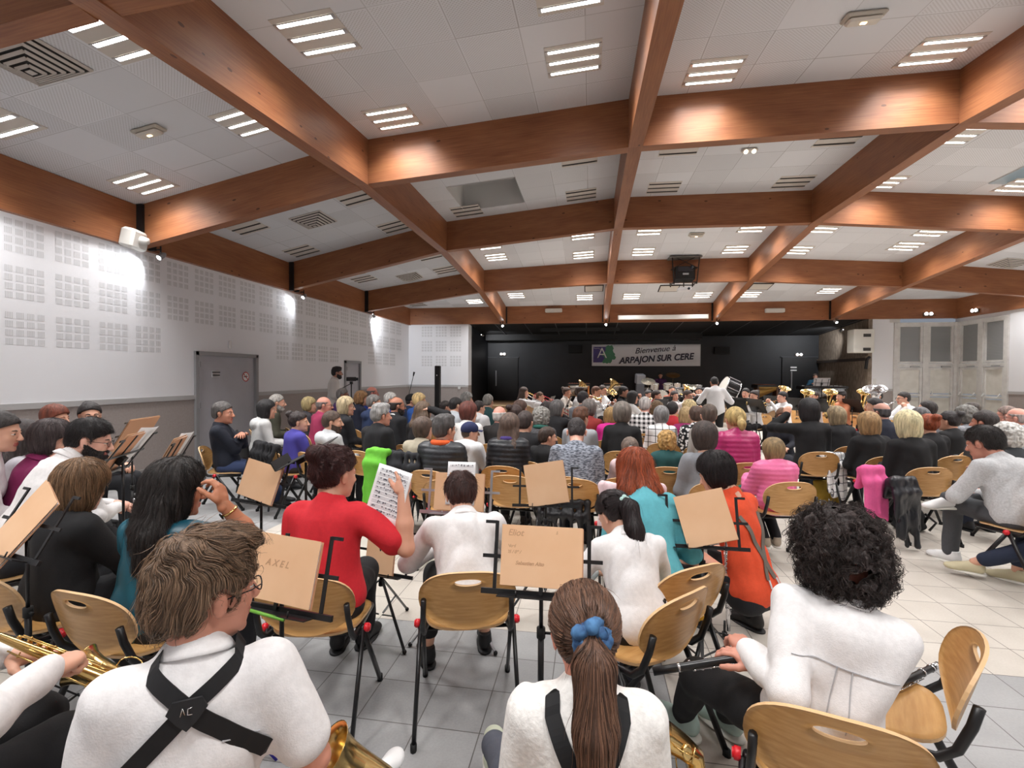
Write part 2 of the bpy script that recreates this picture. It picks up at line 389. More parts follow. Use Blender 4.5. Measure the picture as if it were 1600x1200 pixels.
# stage recess
m_blk = mat('black_stage_paint', '15171c', .55, c2='191c22', scale=3, bump=.05)
m_blkc = mat('black_stage_ceiling', '08080a', .7)
m_stf = mat('stage_floor_wood', '8a6a4c', .5, c2='9a7a58', scale=4, stretch=(1, 8, 1))
m_conc = mat('brown_rough_panel', '75685a', .75, c2='95887a', scale=5, stretch=(3, 3, 1), detail=8, bump=.3)
struct('wall_stage_back', MB().box((2.3, 21.46, 1.9), (14.0, .12, 3.6)), m_blk)
struct('wall_stage_left', MB().box((-4.66, 19.9, 1.9), (.12, 3.1, 3.6)), m_blk)
sr = MB().box((9.31, 19.64, 1.9), (.12, 3.55, 3.6)).box((9.22, 19.64, 2.32), (.07, 3.5, .07), 0).box((9.21, 19.64, 2.24), (.09, 3.5, .1), 1)
struct('wall_stage_right', sr, [m_conc, mat('dark_batten', '3a2f28', .6)])
sc_ = MB().add([(-4.7, 17.9, 3.6), (9.3, 17.9, 3.6), (9.3, 21.5, 3.33), (-4.7, 21.5, 3.33)], [(0, 3, 2, 1)])
for k in range(12): sc_.box((-3.6+k*1.15, 19.6, 3.46), (.03, 3.3, .012), 1, rot=(-.075, 0, 0))
sc_.box((.0, 20.9, 3.28), (9.0, .9, .25)).box((-.4, 18.6, 3.4), (3.0, .12, .12))
struct('ceiling_stage', sc_, [m_blkc, mat('dim_rail_grey', '47474c', .4)])
st = MB().box((2.3, 19.7, .25), (14.0, 3.6, .5)).box((2.3, 17.9, .482), (14.0, .05, .045), 1)
struct('floor_stage', st, [m_stf, mat('stage_nosing', 'c8b08c', .5)])
m_door_blk = mat('black_door', '0d0d10', .5)
def stage_door(n, x0, x1, sign=False):
    mb = MB().box(((x0+x1)/2, 21.37, 1.45), (x1-x0, .05, 1.95)); mb.box(((x0+x1)/2, 21.35, 2.45), (x1-x0+.1, .05, .035), 1)
    o = struct('door_%d' % n, mb, [m_door_blk, mat('door_head_grey', '3b3c42', .5)])
    MB().box((x0+.35, 21.33, 1.5), (.05, .05, .7)).obj('door_handle', mat('brushed_bar', '8e8e90', .4, .6), o)
    return o
stage_door(3, -4.55, -3.2)
d4 = stage_door(4, 7.85, 9.15)
MB().box((8.28, 21.33, 2.02), (.24, .01, .06)).box((8.28, 21.33, 1.90), (.24, .01, .05)).box((8.28, 21.332, 1.96), (.24, .01, .06), 1).obj('notice', [mat('notice_white', 'f0f0f0', .5), mat('notice_dark', '1c1c1e', .5)], d4)

# doors in the left wall
m_dg = mat('grey_door_paint', 'b6b6bc', .55, c2='b0b0b6', scale=3)
m_fr = mat('grey_door_frame', '949496', .5)
def wall_door(n, ya, yb, leafs):
    mb = MB().box((-7.04, (ya+yb)/2, 1.0), (.05, yb-ya-.1, 2.0))
    o = struct('door_%d' % n, mb, m_dg)
    fr = MB().box((-7.0, ya+.035, 1.015), (.09, .07, 2.03)).box((-7.0, yb-.035, 1.015), (.09, .07, 2.03)).box((-7.0, (ya+yb)/2, 2.0), (.09, yb-ya, .07))
    fr.obj('door_frame', m_fr, o)
    for z in (.3, 1.05, 1.8): MB().box((-6.96, ya+.08, z), (.03, .03, .1)).obj('hinge', m_fr, o)
    if leafs > 1: MB().box((-7.012, (ya+yb)/2+.0, 1.0), (.004, .008, 1.96)).obj('meeting_seam', mat('seam_dark', '5b5b60', .6), o)
    return o
wd = wall_door(1, 7.55, 9.19, 1)
s_ = MB().box((-7.0, 8.05, 1.62), (.03, .19, .14), 0, bev=.01).box((-6.982, 8.05, 1.655), (.01, .19, .02), 1).box((-6.982, 8.05, 1.6), (.01, .17, .02), 1).obj('door_closer_box', [mat('steel_box', 'c8c8ca', .3, .5), mat('slot_black', '26262a', .5)], wd)
def disc(M, r0, r1, n=28):
    vs = []; 
    for k in range(n): a = 2*PI*k/n; vs += [(r0*math.cos(a), r0*math.sin(a), 0), (r1*math.cos(a), r1*math.sin(a), 0)]
    return [M @ Vector(v) for v in vs], [(2*k, 2*k+1, (2*k+3) % (2*n), (2*k+2) % (2*n)) for k in range(n)]
sg = MB(); Ms = Matrix.Translation((-7.008, 8.87, 1.57)) @ Matrix.Rotation(PI/2, 4, 'Y') @ Matrix.Rotation(PI/2, 4, 'Z')
v_, f_ = disc(Ms, 0, .1); sg.add(v_, f_, 0); v_, f_ = disc(Ms @ Matrix.Translation((0, 0, .001)), .082, .1); sg.add(v_, f_, 1)
sg.box((0, 0, .0015), (.165, .017, .001), 1, M=Ms @ Matrix.Rotation(-PI/4, 4, 'Z')); sg.box((0, .0, .0008), (.1, .018, .001), 2, M=Ms); sg.box((.03, .03, .0008), (.012, .03, .001), 2, M=Ms)
tag(sg.obj('no_smoking_sign', [mat('sign_white', 'f2f0ee', .5), mat('sign_red', 'c0342e', .5), mat('sign_black', '222222', .5)]), 'round red and white no smoking sign stuck on the grey double-width door', 'sign')
wall_door(2, 12.86, 13.84, 1)
tag(MB().box((-6.97, 8.39, 2.2), (.05, .06, .15), bev=.012).obj('wall_sensor', mat('white_plastic', 'e6e6e6', .4)), 'small white plastic sensor box on the wall above the grey door', 'sensor')

# glazed doors in the back right corner
m_uf = mat('white_door_frame_paint', 'dddcd9', .5, c2='d0cecb', scale=6)
m_pn = mat('cream_door_panel', 'e2e0d9', .5, c2='d8d6ce', scale=5)
def m_shut():
    m, nt, b = nodes('closed_slat_shutter'); tc = nn(nt, 'ShaderNodeTexCoord'); s = nn(nt, 'ShaderNodeSeparateXYZ'); lk(nt, tc.outputs['Object'], s.inputs[0])
    w = mth(nt, 'FRACT', mth(nt, 'DIVIDE', s.outputs[2], .045)); lk(nt, mixc(nt, mth(nt, 'LESS_THAN', w, .25), lin('97999a'), lin('808283')), b.inputs['Base Color'])
    b.inputs['Roughness'].default_value = .25; return m
m_sh = m_shut()
def glazed(n, M, w):
    """double door with transom, origin at its left foot, width along local x, facing local -y"""
    mb = MB(); H = 3.45; c = w/2
    for x in (.05, c, w-.05): mb.box((x, .02, H/2), (.12 if x != c else .16, .09, H), 0, M=M)
    for z in (.06, 2.03, H-.06): mb.box((c, .02, z), (w-.01, .082, .12), 0, M=M)
    for x0, x1 in ((.11, c-.08), (c+.08, w-.11)):
        a = (x0+x1)/2; ww = x1-x0
        for z0, z1 in ((.12, 1.0), (1.08, 1.95)): mb.box((a, .045, (z0+z1)/2), (ww-.14, .02, z1-z0-.06), 1, M=M)
        for x in (x0+.04, x1-.04): mb.box((x, .025, 1.04), (.07, .060, 1.82), 0, M=M)
        for z in (.17, 1.04, 1.92): mb.box((a, .025, z), (ww-.012, .052, .08), 0, M=M)
        for x in (x0+.035, x1-.035): mb.box((x, .025, 2.74), (.06, .060, 1.26), 0, M=M)
        for z in (2.13, 3.34): mb.box((a, .025, z), (ww-.012, .052, .06), 0, M=M)
    o = struct('door_%d' % n, mb, [m_uf, m_pn])
    for x0, x1 in ((.11, c-.08), (c+.08, w-.11)):
        MB().box(((x0+x1)/2, .05, 2.74), (x1-x0-.1, .01, 1.2), 0, M=M).obj('window_pane', m_sh, o)
        MB().tube([(x0+.1, -.03, 1.16), (x0+.1, -.1, 1.05), (x1-.1, -.1, 1.05), (x1-.1, -.03, 1.16)], .02, 8, M=M).obj('panic_bar', mat('bar_white', 'dcdcda', .4), o)
        MB().box((x1-.25, -.055, 1.985), (.26, .05, .04), M=M).obj('door_closer', mat('closer_silver', 'a9a9a7', .4, .3), o)
    return o
struct('wall_corner_pier', MB().box((10.04, 17.92, 3.52), (.3, .14, .12)), m_uf)
glazed(5, Matrix.Translation((10.02, 17.84, 0)), 1.86)
glazed(6, Matrix.Translation((11.88, 17.84, 0)) @ Matrix.Rotation(-PI/2, 4, 'Z'), 1.94)

# ------------------------------------------------------------------ light fittings
m_tube_on = emit('lit_tube', 'fffaf2', 16.0)
m_louv = mat('louvre_silver', 'c9c9cb', .3, .7)
m_fit = mat('fitting_white', 'cdc7bf', .8)
m_off = mat('dark_slot', '3c3a38', .5)
m_tube_off = mat('unlit_tube', 'a5a29e', .4)
LAMP_W = 25.5
def fitting_mesh(on):
    """0.6 m square louvred fitting, faces down, local z=0 on the ceiling"""
    fr = MB().box((0, 0, .006), (.6, .6, .012))
    lo = MB(); tb = MB()
    hh = .052 if on else .026
    for y in (-.21, 0, .21):
        for sx in (-1, 1): lo.box((sx*.278, y, -.006), (.03, hh+.01, .010))
        for sy in (-1, 1): lo.box((0, y+sy*hh/2, -.006), (.56, .005, .010))
        for k in range(13): lo.box((-.252+k*.042, y, -.005), (.004, hh, .010))
        tb.box((0, y, -.0015), (.53, hh, .002))
    return fr, lo, tb
protos = {}
def fitting(x, y, on, label):
    k = bool(on); z = hc(x, y)+BD-.02
    if k not in protos:
        fr, lo, tb = fitting_mesh(k)
        protos[k] = [('housing', fr.mesh('housing', m_fit)), ('louvre', lo.mesh('louvre', m_louv if k else m_off)), ('tube', tb.mesh('tube', m_tube_on if k else m_tube_off))]
    e = .15; nx = Vector((-(hc(x+e, y)-hc(x-e, y))/(2*e), -(hc(x, y+e)-hc(x, y-e))/(2*e), 1)).normalized()
    X = Vector((1, 0, 0)); X = (X-nx*X.dot(nx)).normalized(); Y = nx.cross(X)
    o = empty('ceiling_light', (0, 0, 0), 0, label, 'ceiling light', 'recessed three-row fluorescent ceiling lights')
    p = Vector((x, y, z-.006)); o.matrix_world = Matrix(((X.x, Y.x, nx.x, p.x), (X.y, Y.y, nx.y, p.y), (X.z, Y.z, nx.z, p.z), (0, 0, 0, 1)))
    for nm, me in protos[k]:
        c = bpy.data.objects.new(nm, me); COL.objects.link(c); c.parent = o
    if on:
        ld = bpy.data.lights.new('tube_light', 'AREA'); ld.shape = 'SQUARE'; ld.size = .56; ld.energy = LAMP_W*on; ld.color = (1, .985, .975); ld.spread = R(120)
        lo = bpy.data.objects.new('tube_light', ld); COL.objects.link(lo); lo.parent = o; lo.location = (0, 0, -.03)
    return o
FX = [-6.3, -4.14, -2.55, -.2, 1.39, 3.72, 5.24, 7.44, 9.0, 11.0]
ROWN = ['', 'by the front wall', 'nearest bays, near row', 'nearest bays, far row', 'second bays, near row', 'second bays, far row', 'third bays, near row', 'third bays, far row', 'stage-side bays, near row', 'stage-side bays, far row']
FY = [0, .4, 4.2, 5.95, 8.0, 9.75, 11.95, 13.35, 15.3, 16.95]
COLN = ['by the left wall', 'left of the first beam', 'right of the first beam', 'left of the centre beam', 'right of the centre beam', 'left of the third beam', 'right of the third beam', 'left of the fourth beam', 'right of the fourth beam', 'by the right wall']
for j, y in enumerate(FY):
    for i, x in enumerate(FX):
        on = 1.0
        if j == 5 and i < 6: on = 0
        if j == 4 and i < 6: on = 0
        if j in (6, 7) and i < 2: on = 0
        if j in (8, 9) and i < 1: on = 0
        if j == 8 and i == 1: on = 0
        if j == 2 and i in (4, 5): on = 0
        if j == 0: continue
        yy = y
        if i == 0 and j == 7: yy = 12.7
        if j == 3 and i in (1, 3): yy = 5.3
        if j == 2 and i == 1: yy = 3.68
        if i == 2 and j == 7: yy = 12.9
        if i == 7 and j == 7: yy = 12.87
        if i == 2 and j == 9: yy = 16.5
        if i == 7 and j == 9: yy = 16.6
        if j == 5 and i == 2: yy = 9.75
        if j == 4 and i in (2, 7): continue
        if (i == 8 and j > 5) or (i == 9 and j in (7, 9)): continue
        fitting(x, yy, on, ('lit' if on else 'unlit')+' three-row ceiling light '+COLN[i]+', '+ROWN[j])

# ceiling accessories
m_lens = mat('clear_lens', 'cfc8bd', .2)
def on_ceiling(px, py, off=0):
    d = ray(px, py); t = .5
    while t < 40 and d[2]*t+CAM_H < hc(d[0]*t, d[1]*t)+BD-.02-off: t += .01
    return d[0]*t, d[1]*t
def tilt(x, y, off=0):
    e = .15; n = Vector((-(hc(x+e, y)-hc(x-e, y))/(2*e), -(hc(x, y+e)-hc(x, y-e))/(2*e), 1)).normalized()
    X = Vector((1, 0, 0)); X = (X-n*X.dot(n)).normalized(); Y = n.cross(X); p = Vector((x, y, hc(x, y)+BD-.02-off))
    return Matrix(((X.x, Y.x, n.x, p.x), (X.y, Y.y, n.y, p.y), (X.z, Y.z, n.z, p.z), (0, 0, 0, 1)))
for (px, py, lb) in ((232, 202, 'oblong emergency light on the ceiling by the left wall, front bay'), (1350, 22, 'oblong emergency light on the ceiling at the top right'), (1088, 365, 'oblong emergency light on the ceiling in front of the projector')):
    x, y = on_ceiling(px, py); M = tilt(x, y)
    o = empty('emergency_light', (0, 0, 0), 0, lb, 'emergency light', 'oblong emergency lights on the ceiling'); o.matrix_world = M
    MB().box((0, 0, -.02), (.36, .17, .04), bev=.015).obj('base', mat('pale_plastic', 'b9b2a6', .4), o)
    MB().box((0, 0, -.055), (.3, .13, .04), bev=.018).obj('lens', m_lens, o)
    MB().box((0, 0, -.078), (.05, .03, .004)).obj('bulb', emit('warm_bulb', 'ffd9a0', 6), o)
x, y = on_ceiling(1171, 232); o = empty('twin_emergency_light', (0, 0, 0), 0, 'small white twin-head emergency light alone on the second bay ceiling', 'emergency light'); o.matrix_world = tilt(x, y)
MB().box((0, 0, -.03), (.24, .1, .06), bev=.02).obj('base', m_fit, o)
for s in (-1, 1): MB().ball((s*.06, -.03, -.06), .035).obj('lamp_head', emit('soft_head', 'fff1d8', 1.6), o)
m_slat = mat('vent_slat', 'c4beb8', .5); m_vdk = mat('vent_dark', '2e2b29', .7)
for (px, py, lb) in ((45, 90, 'pyramid air vent at the top left, in the nearest bay'), (490, 343, 'pyramid air vent in the second bay from the camera'), (640, 432, 'pyramid air vent in the third bay, left side'), (1580, 410, 'pyramid air vent at the right edge of the ceiling')):
    x, y = on_ceiling(px, py); M = tilt(x, y); o = empty('air_vent', (0, 0, 0), 0, lb, 'air vent', 'square stepped air vents'); o.matrix_world = M
    MB().box((0, 0, -.003), (.62, .62, .01)).obj('plate', m_vdk, o)
    fr = MB()
    for k in range(6):
        a = .31-k*.048; z = -.012-k*.022
        for (cx, cy, dx, dy) in ((0, a, 2*a, .012), (0, -a, 2*a, .012), (a, 0, .012, 2*a), (-a, 0, .012, 2*a)):
            rx = (.5 if cy > 0 else -.5) if dy < dx else 0; ry = (-.5 if cx > 0 else .5) if dx < dy else 0
            fr.box((cx, cy, z), (dx, dy, .03) if False else (max(dx, .03) if dx < dy else dx, max(dy, .03) if dy < dx else dy, .006), rot=(rx, ry, 0))
    fr.box((0, 0, -.13), (.06, .06, .006)).obj('slats', m_slat, o)
for (px, py, lb) in ((1045, 450, 'under the projector'), (928, 450, 'left of the centre depth beam'), (1188, 447, 'right of the third depth beam')):
    x, y = on_ceiling(px, py); o = empty('ceiling_cassette', (0, 0, 0), 0, 'flat dark-rimmed ceiling grille near the stage, '+lb, 'ceiling grille', 'flat dark-rimmed ceiling grilles'); o.matrix_world = tilt(x, y)
    MB().box((0, 0, -.01), (.62, .6, .02)).obj('rim', m_vdk, o); MB().box((0, 0, -.022), (.56, .5, .01)).obj('panel', m_fit, o)

# spotlights
def spot(p, aim, lb, e=0, vis=6, size=R(60), g='small spotlights under the beams'):
    o = empty('spotlight', p, 0, lb, 'spotlight', g); d = (Vector(aim)-Vector(p)).normalized(); q = d.to_track_quat('-Z', 'Y').to_matrix().to_4x4()
    bk_ = MB().tube([(0, 0, .16), (0, 0, .02)], .012, 6)
    if p[0] < -6.5: bk_.tube([(0, 0, .11), (-7.01-p[0], 0, .11)], .012, 6)
    bk_.obj('bracket', m_br, o)
    MB().lathe([(.02, .1), (.042, .06), (.046, -.05), (.038, -.05), (.036, -.02)], 14, M=q).obj('housing', mat('spot_grey', '9a9a9c', .4, .4), o)
    MB().lathe([(0, -.045), (.036, -.043)], 14, M=q).obj('bulb', emit('spot_bulb', 'ffffff', 30 if vis > 4 else 12), o)
    if e:
        ld = bpy.data.lights.new('spot_beam', 'SPOT'); ld.energy = e; ld.spot_size = size; ld.spot_blend = .6; ld.shadow_soft_size = .03; ld.color = (.95, .97, 1)
        l = bpy.data.objects.new('spot_beam', ld); COL.objects.link(l); l.parent = o; l.matrix_local = q @ Matrix.Translation((0, 0, -.07))
    return o
spot((-6.8, 6.7, 3.5), (-6.95, 5.0, 2.1), 'bright spotlight at the left wall under the nearest beam end', 26, size=R(110))
spot((-6.82, 10.62, 3.5), (-6.95, 8.8, 2.0), 'bright spotlight at the left wall under the second beam end', 22, size=R(115))
spot((-6.82, 14.4, 3.5), (-7.0, 16.6, 2.2), 'spotlight grazing the left wall near the stage corner', 160, size=R(95))
spot((-3.22, 17.6, 3.48), (-2.8, 10, 1.0), 'small spotlight over the left end of the stage opening', 10)
spot((.56, 17.6, 3.48), (.4, 8, 1.2), 'small spotlight above the left end of the banner', 15)
spot((4.34, 17.6, 3.48), (4, 9, 1.2), 'small spotlight above the right end of the banner', 15)
spot((8.12, 17.6, 3.48), (9.2, 15, 1.4), 'small spotlight by the brown side panel of the stage', 8, vis=2)
spot((-4.3, 19.0, 3.25), (-3.3, 21.4, 2.7), 'spotlight inside the stage on the left, lighting the black wall', 130, size=R(80), g='stage spotlights')
spot((8.9, 18.9, 3.3), (8.3, 21.4, 2.5), 'spotlight inside the stage on the right, by the brown panel', 130, size=R(95), g='stage spotlights')
spot((-6.7, 4.0, 3.5), (-7.0, 6.2, 2.4), 'spotlight washing the left wall nearest the camera', 14, size=R(95))  # extra lamp out of view, added to brighten the near left wall
def twin(p, rz, lb):
    o = empty('twin_wall_light', p, rz, lb, 'emergency light', 'twin round emergency lights')
    MB().box((0, .02, -.02), (.3, .03, .12), bev=.01).obj('base', mat('base_brown', '4a3a30', .5), o)
    for s in (-1, 1): MB().ball((s*.07, -.01, 0), (.05, .03, .05)).obj('lamp_head', emit('twin_lamp', 'ffffff', 7), o)
twin((-3.9, 21.36, 2.6), 0, 'pair of round lights above the black door on the left of the stage')
twin((8.5, 21.36, 2.55), 0, 'pair of round lights above the black door on the right of the stage')
twin((10.95, 17.72, 3.72), 0, 'pair of round lights on the beam above the back corner door')
twin((11.76, 17.0, 3.72), -PI/2, 'pair of round lights on the beam above the right wall door')

# banner, speakers, projector
from_f = bpy.data.fonts
def text_mesh(body, size, mtl, M, parent, name='lettering', shear=0, bold=0, ext=.002):
    cu = bpy.data.curves.new(name, 'FONT'); cu.body = body; cu.size = size; cu.shear = shear; cu.offset = bold; cu.extrude = ext; cu.align_x = 'LEFT'
    t = bpy.data.objects.new(name, cu); COL.objects.link(t); bpy.context.view_layer.update()
    me = bpy.data.meshes.new_from_object(t.evaluated_get(bpy.context.evaluated_depsgraph_get())); COL.objects.unlink(t); bpy.data.objects.remove(t)
    me.materials.clear(); me.materials.append(mtl); me.transform(M)
    o = bpy.data.objects.new(name, me); COL.objects.link(o); o.parent = parent; return o
bn = empty('welcome_banner', (0, 21.36, 0), 0, 'white banner reading Bienvenue à ARPAJON SUR CERE on the black stage wall', 'banner')
bx0, bx1, bz0, bz1 = .08, 4.63, 2.07, 3.0
mb = MB(); mb.grid(lambda u, v: (bx0+(bx1-bx0)*u, .01*math.sin(u*23)*math.sin(v*2)+.006*math.sin(u*51+v*3), bz0+(bz1-bz0)*v+.012*math.sin(u*3.1)*(v-.5)), 60, 6, thick=.004)
mb.obj('banner_cloth', mat('banner_white', 'f0f2f8', .6), bn)
logo = MB().box((bx0+.42, -.015, 2.56), (.72, .004, .68)); logo.obj('logo_square', mat('logo_violet', '4b3f82', .5), bn)
gp = [(.62, .9), (.7, .95), (.78, .92), (.86, .96), (.9, .88), (.94, .8), (.9, .72), (.93, .62), (1.0, .55), (.98, .47), (1.04, .4), (1.0, .3), (.92, .28), (.88, .3), (.86, .2), (.8, .12), (.72, .14), (.66, .1), (.58, .14), (.5, .12), (.44, .18), (.5, .26), (.56, .36), (.5, .44), (.42, .5), (.44, .58), (.54, .62), (.6, .72), (.58, .8)]
g_ = MB(); n = len(gp); g_.add([(bx0+x, -.02, bz0+z*.95) for x, z in gp]+[(bx0+.68, -.02, bz0+.5)], [(i, (i+1) % n, n) for i in range(n)]); g_.obj('logo_map_shape', mat('logo_green', '4b8a68', .5), bn)
Mt = lambda x, z, s=1, rot=0: Matrix.Translation((x, -.026, z)) @ Matrix.Rotation(PI/2, 4, 'X') @ Matrix.Rotation(rot, 4, 'Z') @ Matrix.Diagonal((s, 1, 1, 1))
text_mesh('A', .66, mat('logo_letter_white', 'f1f1ec', .5), Mt(bx0+.22, bz0+.34, 1.0), bn, 'logo_letter', bold=-.006)
sw = MB().tube([(bx0+.08, -.024, 2.86), (bx0+.14, -.024, 2.82), (bx0+.28, -.024, 2.84), (bx0+.48, -.024, 2.74)], .007, 5); sw.obj('logo_swirl', MATS['logo_letter_white'], bn)
mt_d = mat('banner_navy', '23233d', .5)
text_mesh('Bienvenue à', .34, mt_d, Mt(bx0+1.83, bz0+.53, 1.03, R(4.5)), bn, shear=.35, bold=.002)
text_mesh('ARPAJON SUR CERE', .37, mt_d, Mt(bx0+1.18, bz0+.1, .93, R(3.6)), bn, shear=.25, bold=.012)
m_spb = mat('speaker_black', '0b0b0d', .6)
for (x, z, lb) in ((-.64, 2.78, 'black loudspeaker on the stage wall left of the banner'), (5.47, 2.72, 'black loudspeaker on the stage wall right of the banner')):
    o = empty('stage_loudspeaker', (x, 21.3, z), 0, lb, 'loudspeaker', 'loudspeakers beside the banner')
    MB().box((0, 0, 0), (.6, .18, .3), bev=.01).obj('cabinet', m_spb, o); MB().box((0, -.095, 0), (.54, .01, .25)).obj('grille', mat('grille_dk', '161618', .8), o)
o = empty('wall_speaker', (-6.86, 6.3, 3.66), 0, 'white horn-shaped loudspeaker under the beam on the left wall', 'loudspeaker')
Mq = Matrix.Rotation(R(105), 4, 'Z') @ Matrix.Rotation(R(12), 4, 'X')
m_ws = mat('offwhite_speaker', 'd8d7d2', .5)
MB().box((0, 0, 0), (.21, .38, .29), M=Mq @ Matrix.Rotation(PI/2, 4, 'Z'), bev=.035).obj('cabinet', m_ws, o); MB().tube([(0, 0, 0), (0, -.2, .02)], [.09, .05], 10, M=Mq).obj('rear_cap', m_ws, o); MB().tube([(0, 0, 0), (-.12, .02, .02)], .02, 6).obj('bracket', m_ws, o)
o = empty('wall_cabinet', (8.93, 17.7, 2.83), 0, 'white wall cabinet with two dark handles in front of the brown stage panel', 'cabinet')
MB().box((0, 0, 0), (.62, .45, .78), bev=.02).obj('cabinet', mat('cabinet_cream', 'e4e3dc', .5), o)
for z in (.18, -.28): MB().box((.08, -.23, z), (.22, .02, .1)).obj('handle_slot', m_off, o)
o = empty('wall_fixture', (9.26, 17.8, 2.1), 0, 'small black bracket lamp on the edge of the brown panel', 'bracket'); MB().tube([(0, 0, .2), (-.1, -.05, .12), (-.13, -.05, -.2)], .05, 8).obj('body', m_br, o)
tag(MB().box((9.45, 17.845, 1.45), (.1, .04, .28), bev=.01).obj('light_switch_panel', mat('switch_white', 'e0e0de', .4)), 'white switch panel on the white corner by the brown stage wall', 'switch')
tag(MB().box((-4.95, 17.83, 1.14), (.1, .04, .1), bev=.008).obj('power_socket', MATS['switch_white']), 'white power socket on the taupe wall left of the stage', 'socket')
for px, lb in ((865, 'white box fixture on the stage beam, left'), (1211, 'white box fixture on the stage beam, right')):
    p = at_y(px, 485, 17.7); o = empty('beam_box_light', (p.x, 17.72, p.z), 0, lb, 'box light', 'white box lights on the stage beam')
    MB().box((0, 0, 0), (.62, .14, .14), bev=.02).obj('housing', m_fit, o); MB().box((0, -.03, -.075), (.5, .06, .01)).obj('diffuser', mat('diffuser_grey', 'bdbab4', .3), o)
o = empty('rolled_projection_screen', (2.52, 17.62, 3.72), 0, 'long white rolled-up projection screen on the beam above the stage', 'projection screen')
MB().box((0, 0, 0), (3.05, .14, .15), bev=.02).obj('casing', mat('screen_case', 'eeeeec', .4), o)
for s in (-1, 1): MB().box((s*1.53, 0, 0), (.02, .15, .16)).obj('end_cap', m_fit, o); MB().box((s*1.2, .11, .02), (.05, .12, .06)).obj('bracket', m_br, o)
# projector lift
p = at_d(1068, 418, 13.3); px_, py_ = p.x, p.y; zc = hc(px_, py_)+BD-.02
o = empty('projector_lift', (px_, py_, 0), R(3), 'black caged projector hanging from the ceiling in front of the stage', 'projector')
m_mb = mat('projector_black', '0e0e10', .45)
MB().box((0, 0, zc-.02), (.85, .6, .03)).obj('ceiling_plate', mat('plate_grey', '6d6a66', .5), o)
cg = MB()
for sx in (-1, 1):
    for sy in (-1, 1): cg.bar((sx*.36, sy*.25, zc-.03), (sx*.3, sy*.22, 4.15), .025, .025)
for z in (4.9, 4.6, 4.2): cg.box((0, -.22, z), (.78 if z > 4.8 else .62, .025, .025)); cg.box((0, .22, z), (.7, .025, .025)); cg.box((-.31, 0, z), (.025, .45, .025)); cg.box((.31, 0, z), (.025, .45, .025))
cg.bar((-.3, -.22, 4.9), (.3, -.22, 4.6), .015, .015); cg.bar((.3, -.22, 4.9), (-.3, -.22, 4.6), .015, .015)
cg.obj('cage', m_mb, o)
MB().box((0, 0, 4.45), (.52, .48, .38), bev=.03).box((0, -.25, 4.56), (.4, .02, .12), 1).obj('projector_body', [m_mb, mat('proj_panel', '33333a', .3)], o)
MB().box((0, -.26, 4.42), (.16, .012, .05), bev=.004).obj('badge', mat('badge_silver', 'c9c9cc', .4, .5), o)
MB().ball((.16, -.27, 4.6), (.06, .04, .06)).obj('lens', mat('lens_glass', '20242e', .1), o)
o = empty('small_projector', (px_, py_-.1, 4.02), 0, 'small white projector below the black projector cage', 'projector')
MB().box((0, 0, 0), (.36, .28, .1), bev=.03).obj('body', mat('proj_white', 'd9d9dc', .4), o); MB().tube([(.1, -.13, 0), (.1, -.17, 0)], .035, 10).obj('lens', MATS['lens_glass'], o); MB().tube([(0, .05, .04), (0, .05, .27)], .015, 8).obj('hanging_rod', m_mb, o)
# ------------------------------------------------------------------ soft bodies: smooth-union distance fields turned into meshes
_nz = np.random.RandomState(3).rand(32, 32, 32).astype(np.float32)*2-1
def vnoise(x, y, z):
    xi = np.floor(x).astype(int); yi = np.floor(y).astype(int); zi = np.floor(z).astype(int)
    fx = x-xi; fy = y-yi; fz = z-zi; fx = fx*fx*(3-2*fx); fy = fy*fy*(3-2*fy); fz = fz*fz*(3-2*fz)
    def g(a, b, c): return _nz[(xi+a) & 31, (yi+b) & 31, (zi+c) & 31]
    return ((g(0, 0, 0)*(1-fx)+g(1, 0, 0)*fx)*(1-fy)+(g(0, 1, 0)*(1-fx)+g(1, 1, 0)*fx)*fy)*(1-fz)+((g(0, 0, 1)*(1-fx)+g(1, 0, 1)*fx)*(1-fy)+(g(0, 1, 1)*(1-fx)+g(1, 1, 1)*fx)*fy)*fz
def V3(a): return np.array([a[0], a[1], a[2]], dtype=np.float64)
